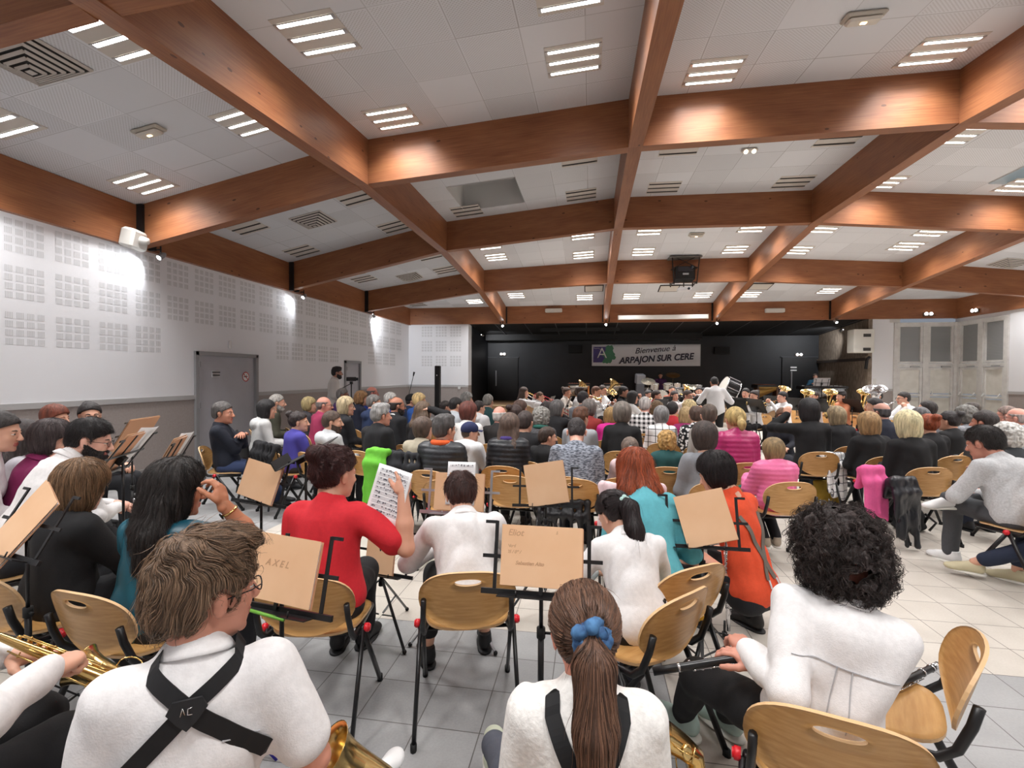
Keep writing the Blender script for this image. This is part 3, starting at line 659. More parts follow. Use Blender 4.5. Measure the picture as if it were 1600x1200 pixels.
class SDF:
    def __init__(s): s.p = []; s.post = []
    def cone(s, a, b, r1, r2=None, k=.03, op='+'):
        r2 = r1 if r2 is None else r2; a = V3(a); b = V3(b); r = max(r1, r2)
        s.p.append(('c', a, b, r1, r2, k, op, np.minimum(a, b)-r, np.maximum(a, b)+r)); return s
    def chain(s, pts, rs, k=.03, op='+'):
        for i in range(len(pts)-1): s.cone(pts[i], pts[i+1], rs[i], rs[i+1], k, op)
        return s
    def ell(s, c, r, M=None, k=.03, op='+'):
        """ellipsoid at c with radii r; M (4x4) places c and turns the axes"""
        r = V3(r); Q = np.eye(3); c = V3(c)
        if M is not None:
            Mn = np.array(M); c = Mn[:3, :3] @ c+Mn[:3, 3]; Q = Mn[:3, :3]; sc = np.linalg.norm(Q[:, 0]); Q = Q/sc; r = r*sc; k = k*sc
        h = np.sqrt(((Q*r)**2).sum(1)); s.p.append(('e', c, Q, r, None, k, op, c-h, c+h)); return s
    def cut(s, fn): s.post.append(fn); return s          # fn(X,Y,Z,D)->D
    def mesh(s, vox, pad=None):
        adds = [p for p in s.p if p[6] == '+']
        lo = np.min([p[7] for p in adds], 0)-vox*2.5; hi = np.max([p[8] for p in adds], 0)+vox*2.5
        if pad: lo = lo-pad; hi = hi+pad
        n = np.ceil((hi-lo)/vox).astype(int)+1
        D = np.full(n, 9.0, dtype=np.float32); ax = [lo[i]+np.arange(n[i])*vox for i in range(3)]
        for t, a, b, r1, r2, k, op, l, h in s.p:
            m = k+vox*3+(pad or 0)
            i0 = np.maximum(np.floor((l-m-lo)/vox).astype(int), 0); i1 = np.minimum(np.ceil((h+m-lo)/vox).astype(int)+1, n)
            if (i1 <= i0).any(): continue
            sl = tuple(slice(i0[q], i1[q]) for q in range(3))
            X = ax[0][sl[0]][:, None, None]; Y = ax[1][sl[1]][None, :, None]; Z = ax[2][sl[2]][None, None, :]
            if t == 'c':
                d = b-a; L = float(d@d)+1e-12; px = X-a[0]; py = Y-a[1]; pz = Z-a[2]
                u = np.clip((px*d[0]+py*d[1]+pz*d[2])/L, 0, 1)
                f = np.sqrt((px-u*d[0])**2+(py-u*d[1])**2+(pz-u*d[2])**2)-(r1+(r2-r1)*u)
            else:
                px = X-a[0]; py = Y-a[1]; pz = Z-a[2]
                q = [px*b[0, i]+py*b[1, i]+pz*b[2, i] for i in range(3)]
                k0 = np.sqrt(sum((q[i]/r1[i])**2 for i in range(3))); k1 = np.sqrt(sum((q[i]/r1[i]**2)**2 for i in range(3)))+1e-9
                f = k0*(k0-1)/k1
            f = f.astype(np.float32); S = D[sl]
            if op == '+':
                hh = np.maximum(k-np.abs(S-f), 0)/k; D[sl] = np.minimum(S, f)-hh*hh*k*.25
            else:
                f = -f; hh = np.maximum(k-np.abs(S-f), 0)/k; D[sl] = np.maximum(S, f)+hh*hh*k*.25
        if s.post:
            X, Y, Z = np.meshgrid(*ax, indexing='ij', sparse=False) if True else None
            for fn in s.post: D = fn(X, Y, Z, D)
        return nets(D, lo, vox)
def nets(D, lo, vox):
    n = D.shape; c = tuple(k-1 for k in n)
    P = np.zeros(c+(3,), np.float32); C = np.zeros(c, np.float32); quads = []
    for ax in range(3):
        a = [slice(None)]*3; b = [slice(None)]*3; a[ax] = slice(0, n[ax]-1); b[ax] = slice(1, n[ax])
        A = D[tuple(a)]; B = D[tuple(b)]; M = (A < 0) != (B < 0); idx = np.argwhere(M)
        if len(idx) == 0: continue
        va = A[M]; vb = B[M]; t = va/(va-vb); o1, o2 = [q for q in range(3) if q != ax]
        ok = (idx[:, o1] > 0) & (idx[:, o1] < n[o1]-1) & (idx[:, o2] > 0) & (idx[:, o2] < n[o2]-1); idx = idx[ok]; t = t[ok]; sg = (va[ok] < 0)
        pos = idx.astype(np.float32).copy(); pos[:, ax] += t; cells = []
        for d1, d2 in ((-1, -1), (0, -1), (0, 0), (-1, 0)):
            q = idx.copy(); q[:, o1] += d1; q[:, o2] += d2; cells.append(q)
            np.add.at(C, (q[:, 0], q[:, 1], q[:, 2]), 1); np.add.at(P, (q[:, 0], q[:, 1], q[:, 2]), pos)
        if ax == 1: sg = ~sg
        quads.append((cells, sg))
    use = C > 0; ids = np.full(c, -1, np.int64); k = int(use.sum()); ids[use] = np.arange(k)
    vs = P[use]/C[use][:, None]*vox+lo; fs = []
    for cells, sg in quads:
        q = np.stack([ids[x[:, 0], x[:, 1], x[:, 2]] for x in cells], 1); q[~sg] = q[~sg][:, ::-1]; fs.append(q)
    return vs.astype(np.float64), (np.concatenate(fs) if fs else np.zeros((0, 4), int))
def relax(vs, fs, it=1, w=.5):
    if not len(fs): return vs
    e = np.concatenate([fs[:, [0, 1]], fs[:, [1, 2]], fs[:, [2, 3]], fs[:, [3, 0]]])
    for _ in range(it):
        S = np.zeros_like(vs); N = np.zeros(len(vs)); np.add.at(S, e[:, 0], vs[e[:, 1]]); np.add.at(S, e[:, 1], vs[e[:, 0]]); np.add.at(N, e[:, 0], 1); np.add.at(N, e[:, 1], 1)
        vs = vs*(1-w)+w*S/np.maximum(N, 1)[:, None]
    return vs
class Soup:
    """collects numpy quad meshes and MB pieces into one mesh object"""
    def __init__(s): s.V = []; s.F = []; s.M = []; s.n = 0
    def add(s, vs, fs, mi=0):
        if len(fs) == 0: return s
        s.V.append(np.asarray(vs, float)); s.F.append(np.asarray(fs)+s.n); s.M.append(np.full(len(fs), mi) if np.isscalar(mi) else np.asarray(mi)); s.n += len(vs); return s
    def mb(s, m, M=None):
        v = np.array([tuple((M @ Vector(p)) if M is not None else p) for p in m.v]); o = s.n; s.V.append(v); s.n += len(v)
        for f, mi in zip(m.f, m.m): s.F.append([i+o for i in f]); s.M.append(mi)
        return s
    def mesh(s, name, mats):
        faces = []; mi = []
        for F, M in zip(s.F, s.M):
            if isinstance(F, np.ndarray): faces += F.tolist(); mi += M.tolist()
            else: faces.append(F); mi.append(M)
        me = bpy.data.meshes.new(name); me.from_pydata(np.concatenate(s.V).tolist(), [], faces)
        for m in mats: me.materials.append(m)
        me.polygons.foreach_set('material_index', mi); me.polygons.foreach_set('use_smooth', [True]*len(faces)); me.update(); return me
    def obj(s, name, mats, parent=None):
        o = bpy.data.objects.new(name, s.mesh(name, mats)); COL.objects.link(o)
        if parent is not None: o.parent = parent
        return o

# ------------------------------------------------------------------ hands: palm, four jointed fingers and a thumb, in hand space
# wrist at origin, fingers along +y, palm faces -z, thumb on -x for a right hand (mirrored for a left)
HANDS = {}
def hand_mesh(pose, vox):
    key = (pose, vox)
    if key in HANDS: return HANDS[key]
    s = SDF(); k = .006
    s.cone((0, -.02, 0), (0, .02, 0), .026, .026, .02).ell((0, .05, 0), (.039, .045, .016), k=.02).ell((-.022, .035, -.008), (.02, .03, .016), k=.015).ell((.024, .04, -.004), (.017, .036, .015), k=.015)
    curl = {'relaxed': (25, 30, 20), 'flat': (4, 6, 5), 'grip': (62, 70, 45), 'pinch': (38, 45, 25), 'point': (60, 70, 40)}[pose]
    for i, (x, y, L, r) in enumerate(((-.028, .088, .072, .0088), (-.0095, .094, .080, .0092), (.0095, .091, .074, .0088), (.027, .083, .060, .0078))):
        c = [R(q)*(.85+.12*i) for q in curl]
        if pose == 'point' and i == 0: c = [R(8), R(10), R(8)]
        a = 0; p = Vector((x, y-.01, 0)); sp = (i-1.4)*.10*(1.3 if pose in ('flat', 'relaxed') else .5); pts = [p]
        for j, f in enumerate((.46, .30, .24)):
            a += c[j]; d = Vector((math.sin(sp)*math.cos(a), math.cos(a)*math.cos(sp), -math.sin(a))); p = p+d*L*f; pts.append(p)
        s.chain(pts, [r*1.08, r*1.02, r*.95, r*.8], k=k)
    t0 = Vector((-.03, .018, -.006)); ang = {'relaxed': .75, 'flat': .85, 'grip': .35, 'pinch': .4, 'point': .5}[pose]; dn = {'relaxed': .35, 'flat': .15, 'grip': .8, 'pinch': .75, 'point': .6}[pose]
    d1 = Vector((-math.sin(ang), math.cos(ang), -dn)).normalized(); d2 = Vector((-math.sin(ang*.45), math.cos(ang*.45), -dn*1.1)).normalized()
    s.chain([t0, t0+d1*.04, t0+d1*.04+d2*.03, t0+d1*.04+d2*.055], [.015, .0115, .0105, .0088], k=.008)
    v, f = s.mesh(vox); HANDS[key] = (relax(v, f, 1, .4), f); return HANDS[key]

# ------------------------------------------------------------------ people
def ik(S, T, a, b, hint):
    S = Vector(S); T = Vector(T); d = T-S; L = d.length; mx = (a+b)*.995
    if L > mx: T = S+d*(mx/L); d = T-S; L = mx
    n = d.normalized(); x = (a*a-b*b+L*L)/(2*L); h = math.sqrt(max(a*a-x*x, 0)); hv = Vector(hint); hv = hv-n*hv.dot(n)
    if hv.length < 1e-5: hv = n.orthogonal()
    return S+n*x+hv.normalized()*h, T
def cloth_noise(amp, f=7.0, seed=0, st=(1, 1, .45)):
    def fn(X, Y, Z, D):
        m = np.abs(D) < amp*5+.02
        x = X[m]*f*st[0]+seed; y = Y[m]*f*st[1]+seed*.7; z = Z[m]*f*st[2]+3.1
        w = vnoise(x*.6+5, y*.6, z*.6)*1.5
        v = 1-2*np.abs(vnoise(x+w, y+w, z*1.6)); v2 = vnoise(x*2.6, y*2.6+w, z*3.1)
        D = D.copy(); D[m] += (amp*(v*.9+v2*.3)).astype(np.float32); return D
    return fn
def mskin(tone): return mat('skin_%s' % tone, tone, .5, c2=tone, **{'Subsurface Weight': .12, 'Subsurface Radius': (.02, .008, .005), 'Subsurface Scale': .5})
M_EYE = mat('eye_white', 'e8e2dc', .3); M_IRIS = mat('eye_dark', '2b1d14', .2)
def hair_mat(c):
    a = tuple(int(c[i:i+2], 16) for i in (0, 2, 4)); l = tuple(min(255, int(v*1.16+6)) for v in a); d = tuple(int(v*.74) for v in a)
    return mat('hair_'+c, d, .62, c2=l, scale=14, stretch=(3.2, 3.2, .5), detail=5, bump=.7, bscale=34, lo=.3, hi=.72)
def cloth_mat(c, pat=None, c2='ffffff'):
    nm = 'cloth_%s_%s_%s' % (c, pat, c2)
    if nm in MATS: return MATS[nm]
    if pat is None:
        a = tuple(int(c[i:i+2], 16) for i in (0, 2, 4)); return mat(nm, tuple(int(v*.97) for v in a), .85, c2=a, scale=60, bump=.12, bscale=220)
    if pat == 'satin': return mat(nm, c, .38, c2=c2, scale=5)
    if pat == 'puffer': return mat(nm, c, .4, bump=.3, bscale=30)
    if pat == 'melange': return mat(nm, c, .9, c2=c2, scale=34, stretch=(1, 1, 3.2), detail=5, lo=.4, hi=.6)
    if pat == 'fleece': return mat(nm, c, .95, c2=c2, scale=80, bump=.25)
    m, nt, b = nodes(nm); tc = nn(nt, 'ShaderNodeTexCoord'); s = nn(nt, 'ShaderNodeSeparateXYZ'); lk(nt, tc.outputs['Object'], s.inputs[0])
    def st(o, w, d=.5): return mth(nt, 'LESS_THAN', mth(nt, 'FRACT', mth(nt, 'DIVIDE', o, w)), d)
    if pat == 'check': f = mth(nt, 'MULTIPLY', mth(nt, 'ADD', st(s.outputs[0], .07), st(s.outputs[2], .07)), .5)
    elif pat == 'stripe': f = st(s.outputs[2], .045)
    elif pat == 'plaid': f = mth(nt, 'MAXIMUM', st(s.outputs[0], .09, .1), st(s.outputs[2], .09, .1))
    else:
        vo = nn(nt, 'ShaderNodeTexVoronoi'); vo.inputs['Scale'].default_value = 26; lk(nt, tc.outputs['Object'], vo.inputs['Vector']); f = mth(nt, 'LESS_THAN', vo.outputs['Distance'], .42)
    lk(nt, mixc(nt, f, lin(c2), lin(c)), b.inputs['Base Color']); b.inputs['Roughness'].default_value = .85; MATS[nm] = m; return m

def head_sdf(s, M, child=0, beard=False):
    """skull, face and ears; M: head space to person space"""
    e = lambda c, r, k=.02, op='+': s.ell(c, r, M, k, op)
    e((0, -.012, .035), (.075, .095, .088)); e((0, .03, -.03), (.060, .058, .082), .03); e((0, .042, -.076), (.043, .042, .036), .03)
    e((0, .078, -.101), (.018, .014, .013), .015); e((0, .076, .020), (.048, .016, .011), .015)
    for sx in (-1, 1):
        e((sx*.034, .062, -.026), (.022, .02, .022), .02); e((sx*.031, .096, .003), (.016, .012, .010), .012, '-')
        e((sx*.011, .100, -.034), (.008, .009, .007), .006)
        e((sx*.078, -.006, -.008), (.007, .017, .030), .006); e((sx*.084, -.010, .006), (.006, .015, .018), .006)
    a = [M @ Vector(p) for p in ((0, .088, .012), (0, .110, -.030))]; q = M.to_scale()[0]
    s.cone(a[0], a[1], .0075*q, .0125*q, .012*q)
    e((0, .089, -.060), (.023, .010, .0058), .005); e((0, .087, -.071), (.020, .010, .0062), .005); e((0, .098, -.0655), (.02, .004, .0014), .002, '-')
    return s
HAIRCUT = {}
def hair_mesh(style, M, vox, rough=.003, seed=0, Mt=None, L=0):
    s2 = None
    """hair volume in person space; Mt: torso frame for long hair that hangs"""
    s = SDF(); e = lambda c, r, k=.02, op='+': s.ell(c, r, M, k, op); Mi = np.array(M.inverted()); q = M.to_scale()[0]
    th = {'buzz': .004, 'short': .012, 'quiff': .016, 'bald': .006, 'tight': .009}.get(style, .016)
    e((0, -.014, .037), (.075+th, .095+th, .088+th))
    cut = dict(zb=-.075, side=.0, top=9)
    if style in ('short', 'quiff', 'buzz'):
        e((0, -.05, -.01), (.068, .055+th, .06), .02)
        if style == 'quiff': e((0, .035, .112), (.06, .06, .032), .03); e((0, -.03, .11), (.065, .07, .03), .03)
    elif style == 'bald': e((0, -.05, -.01), (.07, .055, .055), .02); cut['top'] = .055
    elif style == 'bob': e((0, -.035, -.03), (.102, .085, .12), .03); e((0, -.01, .05), (.097, .108, .10), .03); cut['zb'] = -.125
    elif style == 'bobshort': e((0, -.035, -.01), (.096, .085, .095), .03); e((0, -.02, .055), (.096, .108, .096), .03); cut['zb'] = -.095
    elif style == 'curly': e((0, -.03, .0), (.112, .105, .115), .03); e((0, -.01, .07), (.108, .11, .09), .03); cut['zb'] = -.115
    elif style == 'afro': e((0, -.03, .03), (.125, .12, .13), .03); cut['zb'] = -.12
    elif style in ('long', 'longwavy'):
        w = 1.2 if style == 'longwavy' else 1.0
        e((0, -.035, -.03), (.100*w, .088, .12), .03); e((0, -.015, .05), (.097, .106, .10), .03); cut['zb'] = -9
        base = M @ Vector((0, -.055, -.06)); dn = Vector((0, -.25, -1)).normalized() if Mt is None else (Mt.to_3x3() @ Vector((0, -.28, -1))).normalized()
        rt = (M.to_3x3() @ Vector((1, 0, 0))).normalized()
        for sx in (-.055*w, 0, .055*w): s.chain([base+rt*sx, base+rt*sx*1.2+dn*(L*.5), base+rt*sx*1.15+dn*L], [.055*q*w, .050*q*w, .026*q], .04)
    elif style in ('ponytail', 'bun'):
        tz, ty = (.03, -.112) if style == 'ponytail' else (.075, -.10)
        e((0, -.035, .03), (.082, .085, .085), .03); e((0, ty, tz), (.022, .022, .022), .012)
        if style == 'bun': e((0, -.115, .105), (.048, .045, .042), .02)
        else:
            s.ell((0, -.125, .03), (.02, .02, .02), M, .01); s2 = SDF()
            b = M @ Vector((0, -.125, .03)); bk = (M.to_3x3() @ Vector((0, -1, 0))).normalized(); LL = L or .28
            pw = .034 if vox > .005 else .046; hb = Vector((bk.x, bk.y, 0)); hb = hb.normalized() if hb.length > .1 else bk; td = (Mt.to_3x3() @ Vector((0, -.22, -1))).normalized() if Mt is not None else Vector((0, 0, -1))
            s2.chain([b, b+bk*.024+td*.045, b+hb*.03+td*LL*.5, b+hb*.022+td*LL*.85, b+hb*.015+td*LL], [.022*q, pw*q, pw*q, pw*.7*q, .008], .02)
        cut['zb'] = -.08 if style == 'ponytail' else -.07
    def f(X, Y, Z, D):
        m = D < .06; x = Mi[0, 0]*X[m]+Mi[0, 1]*Y[m]+Mi[0, 2]*Z[m]+Mi[0, 3]; y = Mi[1, 0]*X[m]+Mi[1, 1]*Y[m]+Mi[1, 2]*Z[m]+Mi[1, 3]; z = Mi[2, 0]*X[m]+Mi[2, 1]*Y[m]+Mi[2, 2]*Z[m]+Mi[2, 3]
        d = D[m]
        amp = rough*(3.2 if style in ('curly', 'afro') else 1); fr = 30 if style in ('curly', 'afro') else 55
        ang = np.arctan2(x, -y); 
        if style in ('curly', 'afro'): d = d+amp*(1.2*np.abs(vnoise(x*fr+seed, y*fr, z*fr))+.8*vnoise(x*fr*2, y*fr*2, z*fr*2+seed))-amp*.5
        elif style in ('bob', 'long', 'longwavy', 'ponytail', 'bobshort'): d = d+amp*(vnoise(ang*9+seed, z*5+np.abs(y)*6, y*4)*1.0+vnoise(ang*26+seed, z*9, y*9)*.6)
        else: d = d+amp*(vnoise(x*fr+seed, y*fr*.6, z*fr*.5)*1.1)
        # hairline: face free in front, ears free at the sides
        t = np.clip((z-(.018 if style in ('short', 'buzz', 'quiff') else .015))/(.056 if style in ('short', 'buzz', 'quiff') else .065), 0, 1); t = t*t*(3-2*t)
        fl = {'bob': .035, 'long': .03, 'longwavy': .035, 'curly': .045, 'afro': .04, 'bobshort': .03, 'ponytail': .004, 'bun': .006}.get(style, .024)
        yl = fl+(.105-fl)*t if style in ('bob', 'curly', 'bobshort', 'quiff', 'afro') else fl+(.088-fl)*t
        d = np.maximum(d, y-yl)
        if style in ('short', 'quiff', 'buzz', 'bald', 'ponytail', 'bun'): d = np.maximum(d, -(z-(-.02-.06*np.clip((-y-.02)/.05, 0, 1))))
        else: d = np.maximum(d, cut['zb']-z) if cut['zb'] > -5 else d
        if style in ('short', 'quiff', 'buzz', 'ponytail', 'bun', 'bald'):
            eq = np.sqrt(((y+.006)/.026)**2+((z+.006)/.036)**2); d = np.where((np.abs(x) > .045), np.maximum(d, (1-eq)*.03), d)
        if cut['top'] < 5: d = np.maximum(d, np.minimum(z-cut['top'], y+.115))
        D = D.copy(); D[m] = d; return D
    s.cut(f); v, F = s.mesh(vox*.95 if vox < .01 else vox); v = relax(v, F, 1, .35)
    if s2 is not None: v2, F2 = s2.mesh(vox); F = np.concatenate([F, F2+len(v)]); v = np.concatenate([v, v2])
    return v, F

from mathutils import kdtree
def strand_mat(c):
    nm = 'strands_'+c
    if nm in MATS: return MATS[nm]
    a = tuple(int(c[i:i+2], 16) for i in (0, 2, 4)); m, nt, b = nodes(nm); g = nt.nodes.new('ShaderNodeNewGeometry'); r = nn(nt, 'ShaderNodeValToRGB'); e = r.color_ramp.elements
    e[0].color = lin(tuple(int(v*.62) for v in a)); e[1].color = lin(tuple(min(255, int(v*1.42+8)) for v in a)); e[1].position = .95
    lk(nt, g.outputs['Random Per Island'], r.inputs[0]); lk(nt, r.outputs[0], b.inputs['Base Color']); b.inputs['Roughness'].default_value = .42; b.inputs['Specular IOR Level'].default_value = .5; MATS[nm] = m; return m
def strands(so, v, f, style, Mh, n, L, seed, curl=0, rad=.0008, mi=1, lift=.004, steps=9, wave=.003, wf=28, fly=.04):
    """locks of hair that run over the hair volume, following the combing of the style"""
    rr = np.random.RandomState(int(seed*10) % 9999); v = np.asarray(v); nrm = np.zeros_like(v)
    q = v[f]; fn = np.cross(q[:, 2]-q[:, 0], q[:, 3]-q[:, 1])
    for k in range(4): np.add.at(nrm, f[:, k], fn)
    nrm /= np.linalg.norm(nrm, axis=1)[:, None]+1e-12
    kd = kdtree.KDTree(len(v))
    for i, p in enumerate(v): kd.insert(p, i)
    kd.balance(); Mi = Mh.inverted(); sc = Mh.to_scale()[0]; R3 = Mh.to_3x3(); crown = Mh @ Vector((.01, -.045, .125))
    fwd = (R3 @ Vector((0, 1, 0))).normalized(); sidev = (R3 @ Vector((1, 0, 0))).normalized(); tie = Mh @ {'ponytail': Vector((0, -.120, .03)), 'bun': Vector((0, -.105, .09))}.get(style, Vector((0, -.1, 0)))
    dn = Vector((0, 0, -1)); sides = 3; V = []; F = []; base = 0
    idx = rr.randint(0, len(v), n)
    for i in idx:
        p = Vector(v[i]); nr = Vector(nrm[i]); l = Mi @ p
        if l.z < -.09 and style in ('short', 'quiff', 'buzz'): continue
        if style in ('short', 'quiff', 'buzz', 'ponytail', 'bun') and abs(l.x) > .05 and ((l.y+.006)/.036)**2+((l.z+.0)/.05)**2 < 1: continue
        ph = rr.rand()*6.28; Ls = L*(.6+.7*rr.rand()); pts = []; st = Ls/steps; lf = lift*(.2+rr.rand()); outl = rr.rand() < fly
        fr = 2*PI/(.022+.012*rr.rand())
        d = None
        for k in range(steps+1):
            l = Mi @ p
            if style in ('ponytail', 'bun') and l.y > -.118 and (p-tie).length > .02*sc and l.z > -.1: g = (tie-p)
            elif style in ('short', 'quiff', 'buzz', 'bald'):
                g = (p-crown).normalized()+fwd*(.5 if l.z > .06 else -.25)+sidev*(.45 if l.z > .07 else 0)+dn*(.25 if l.z < .06 else 0)
            else: g = (p-crown).normalized()*.6+dn*1.0 if l.z > .03 else dn.copy()
            g = g-nr*g.dot(nr)
            if g.length < 1e-6: g = nr.orthogonal()
            g.normalize(); d = g if d is None else (d*.45+g*.55).normalized()
            w = wave*.9*math.sin(p.x*wf*2.3+seed+1.7*math.sin(p.z*wf+p.y*wf*1.9))*math.cos(p.y*wf*2.1+1.3*math.sin(p.x*wf*1.3+seed))
            t = k/steps; o = lf*(t if style in ('short', 'quiff', 'buzz') else math.sin(PI*min(t*1.1, 1)))+.0012
            cr = d.cross(nr); pts.append(p+nr*(o+abs(w)*.6+(.02*t*t if outl else 0))+cr*(w*1.4+curl*math.cos(ph+fr*k*st))+nr*(curl*(1+math.sin(ph+fr*k*st))))
            p = p+d*st; co, j, dist = kd.find(p)
            if dist > .02 and not outl: p = p.lerp(co, .6)
            else: p = p-Vector(nrm[j])*(p-co).dot(Vector(nrm[j]))
            nr = Vector(nrm[j])
        for k, a in enumerate(pts):
            t = (pts[min(k+1, len(pts)-1)]-pts[max(k-1, 0)]).normalized(); x = t.orthogonal().normalized(); y = t.cross(x); r = rad*(1-.75*(k/steps)**2)
            for m in range(sides): w = 2*PI*m/sides; V.append(a+x*(r*math.cos(w))+y*(r*math.sin(w)))
        for k in range(len(pts)-1):
            for m in range(sides): F.append((base+k*sides+m, base+k*sides+(m+1) % sides, base+(k+1)*sides+(m+1) % sides, base+(k+1)*sides+m))
        base += len(pts)*sides
    so.add(np.array([tuple(p) for p in V]), np.array(F), mi)
def Tz(x, y, z): return Matrix.Translation((x, y, z))
def skel(spec):
    g = spec.get; s = g('s', 1.0); seat = g('pose', 'sit')
    hz = g('hz', .51) if seat == 'sit' else (.30 if seat == 'crouch' else .93*s)
    lean = R(g('lean', 4)); side = R(g('side', 0)); twist = R(g('twist', 0)); hip = Vector((0, g('hy', 0.0), hz))
    Mt = Matrix.Translation(hip) @ Matrix.Rotation(-lean, 4, 'X') @ Matrix.Rotation(side, 4, 'Y') @ Matrix.Rotation(-twist, 4, 'Z') @ Matrix.Scale(s, 4)
    T = g('tl', .97); curve = g('hunch', .02); Mn = Mt @ Tz(0, -.01+curve*.5, .52*T)
    hy, hp, hr = R(g('hyaw', 0)), R(g('hpitch', 0)), R(g('hroll', 0)); nk = Mn @ Vector((0, .032+curve, .066))
    Mh = Matrix.Translation(nk) @ Matrix.Rotation(-hy, 4, 'Z') @ Matrix.Rotation(-hp, 4, 'X') @ Matrix.Rotation(hr, 4, 'Y') @ Matrix.Scale(s*g('hs', 1.0), 4) @ Tz(0, .012, .075)
    return hz, lean, hip, Mt, T, curve, Mn, Mh
def locate(spec):
    """stand or seat the figure so that its head centre comes to the place seen at spec['head'], at its natural height or at depth spec['d']"""
    px, py = spec['head']; d = spec.get('d'); fz = spec.get('fz', 0)
    if d is None:
        z = skel(spec)[7].to_translation().z+fz; P = at_z(px, py, z)
    else:
        P = at_d(px, py, d); tl = .97
        for _ in range(6):
            spec['tl'] = tl; z = skel(spec)[7].to_translation().z+fz
            tl = min(max(tl+(P.z-z)/(.52*spec.get('s', 1)), .78), 1.22)
        spec['tl'] = tl
    l = skel(spec)[7].to_translation(); h = R(spec.get('h', 0))
    spec['at'] = (P.x-(l.x*math.cos(h)+l.y*math.sin(h)), P.y-(-l.x*math.sin(h)+l.y*math.cos(h)))
    return spec
def person(spec):
    """spec: dict. Person space: faces +y, origin on the floor below the hips. Returns the top-level object."""
    g = spec.get; s = g('s', 1.0); near = g('near', 0); seat = g('pose', 'sit'); fat = g('fat', 1.0); vox = (.016, .010, .0075)[near]; hv = (.0105, .0065, .0046)[near]
    hz, lean, hip, Mt, T, curve, Mn, Mh = skel(spec); fem = g('sex', 'm') == 'f'; sw = .155 if fem else .175; hs = s*g('hs', 1.0)
    tor = lambda x, y, z: Mt @ Vector((x, y, z*T))
    # arms
    S = {}; A = {}
    for sx in (-1, 1):
        S[sx] = tor(sx*sw, curve*.6, .465); t, h = g('armR' if sx > 0 else 'armL', ((.10, .33, .66), (.45, -.8, -.6)))
        t = Vector((t[0]*(sx if g('armR' if sx > 0 else 'armL') is None else 1), t[1], t[2])); h = Vector((h[0]*(sx if g('armR' if sx > 0 else 'armL') is None else 1), h[1], h[2]))
        A[sx] = ik(S[sx], t, .29*s, .26*s, h)
    Lg = {}
    for sx in (-1, 1):
        H = hip+Vector((sx*.09*s, .0, -.01)); an, kh = g('legR' if sx > 0 else 'legL', ((.11, .42, .09) if seat == 'sit' else (.10, .0, .09), (0, 1, .8)))
        if g('legR' if sx > 0 else 'legL') is None: an = (an[0]*sx, an[1]*s, an[2])
        K, An = ik(H, an, .43*s, .42*s, kh); Lg[sx] = (H, K, An)
    cloth = g('top', ('shirt', 'ffffff')); sleeve = g('sleeve', 'long'); ease = g('ease', .012)
    coat = cloth[0] in ('jacket', 'coat', 'puffer', 'hoodie', 'sweater', 'vest')
    if coat and 'ease' not in spec: ease = .020 if cloth[0] != 'puffer' else .032
    elif 'ease' not in spec: ease = .010+.55*g('fold', .006)
    def torso(sd, e, low=True):
        f = fat
        sd.ell((0, .01, .03*T), ((.168 if fem else .162)*f+e, .122*f+e, .13+e), Mt, .06); sd.ell((0, .01, .17*T), ((.132 if fem else .142)*f+e+(.012 if coat else 0), .100*f+e+(.008 if coat else 0), .14+e), Mt, .07)
        sd.ell((0, .005+curve*.4, .34*T), ((.145 if fem else .160)*f**.5+e, .108*f**.5+e, .15+e), Mt, .06)
        if fem: sd.ell((0, .08, .33*T), (.10+e, .05+e, .06+e), Mt, .04)
        if fat > 1.1: sd.ell((0, .08, .14*T), (.12+e, .09+e, .11+e), Mt, .05)
        a = tor(-sw*.72, curve*.7, .455); b = tor(sw*.72, curve*.7, .455); sd.cone(a, b, .056*s+e, .056*s+e, .06)
        sd.cone(tor(0, -.012+curve*.7, .44), tor(0, 0+curve*.9, .535), (.075*s+e*.6) if e < 0 else (.084*s+e), (.050*s+e*.5) if e < 0 else (.060*s+e), .05)
    def arms(sd, e, upto):
        for sx in (-1, 1):
            E_, Wr = A[sx]; sd.cone(S[sx], E_, .050*s+e, .040*s+e, .04)
            if upto > 1: 
                q = E_.lerp(Wr, min(upto-1, 1.0)); sd.cone(E_, q, .040*s+e, (.040-.012*(upto-1))*s+e, .02)
    skin = mskin(g('skin', 'd9a58c')); hc_ = g('hair', ('short', '4a3226')); hm = hair_mat(hc_[1])
    mats = [skin, mat('lips', 'b5665c', .4), M_EYE, M_IRIS, hm]
    # body -------------------------------------------------
    so = Soup(); b = SDF(); torso(b, -.004)
    for sx in (-1, 1):
        E_, Wr = A[sx]; th = .82 if sleeve == 'long' else 1.0; b.cone(S[sx], E_, .046*s*th, .038*s*th, .03); b.cone(E_, E_.lerp(Wr, .45), .039*s*th, .040*s*th, .02); b.cone(E_.lerp(Wr, .45), Wr, .040*s*th, .027*s, .02)
        H, K, An = Lg[sx]; b.cone(H, K, .075*s, .052*s, .04); b.cone(K, K.lerp(An, .35), .052*s, .055*s, .02); b.cone(K.lerp(An, .35), An, .055*s, .036*s, .02)
    bare = sleeve != 'long' or g('bare')
    b.cone(Mn @ Vector((0, -.005, -.03)), Mh @ Vector((0, -.025, -.045)), .056*s, .052*hs, .03)
    v, f = b.mesh((.022, .018, .012)[near] if not bare else vox); so.add(relax(v, f, 1), f, 0)
    h = SDF(); head_sdf(h, Mh); h.cone(Mn @ Vector((0, -.005, -.02)), Mh @ Vector((0, -.028, -.05)), .057*s, .053*hs, .03)
    v, f = h.mesh(hv); v = relax(v, f, 1, .3)
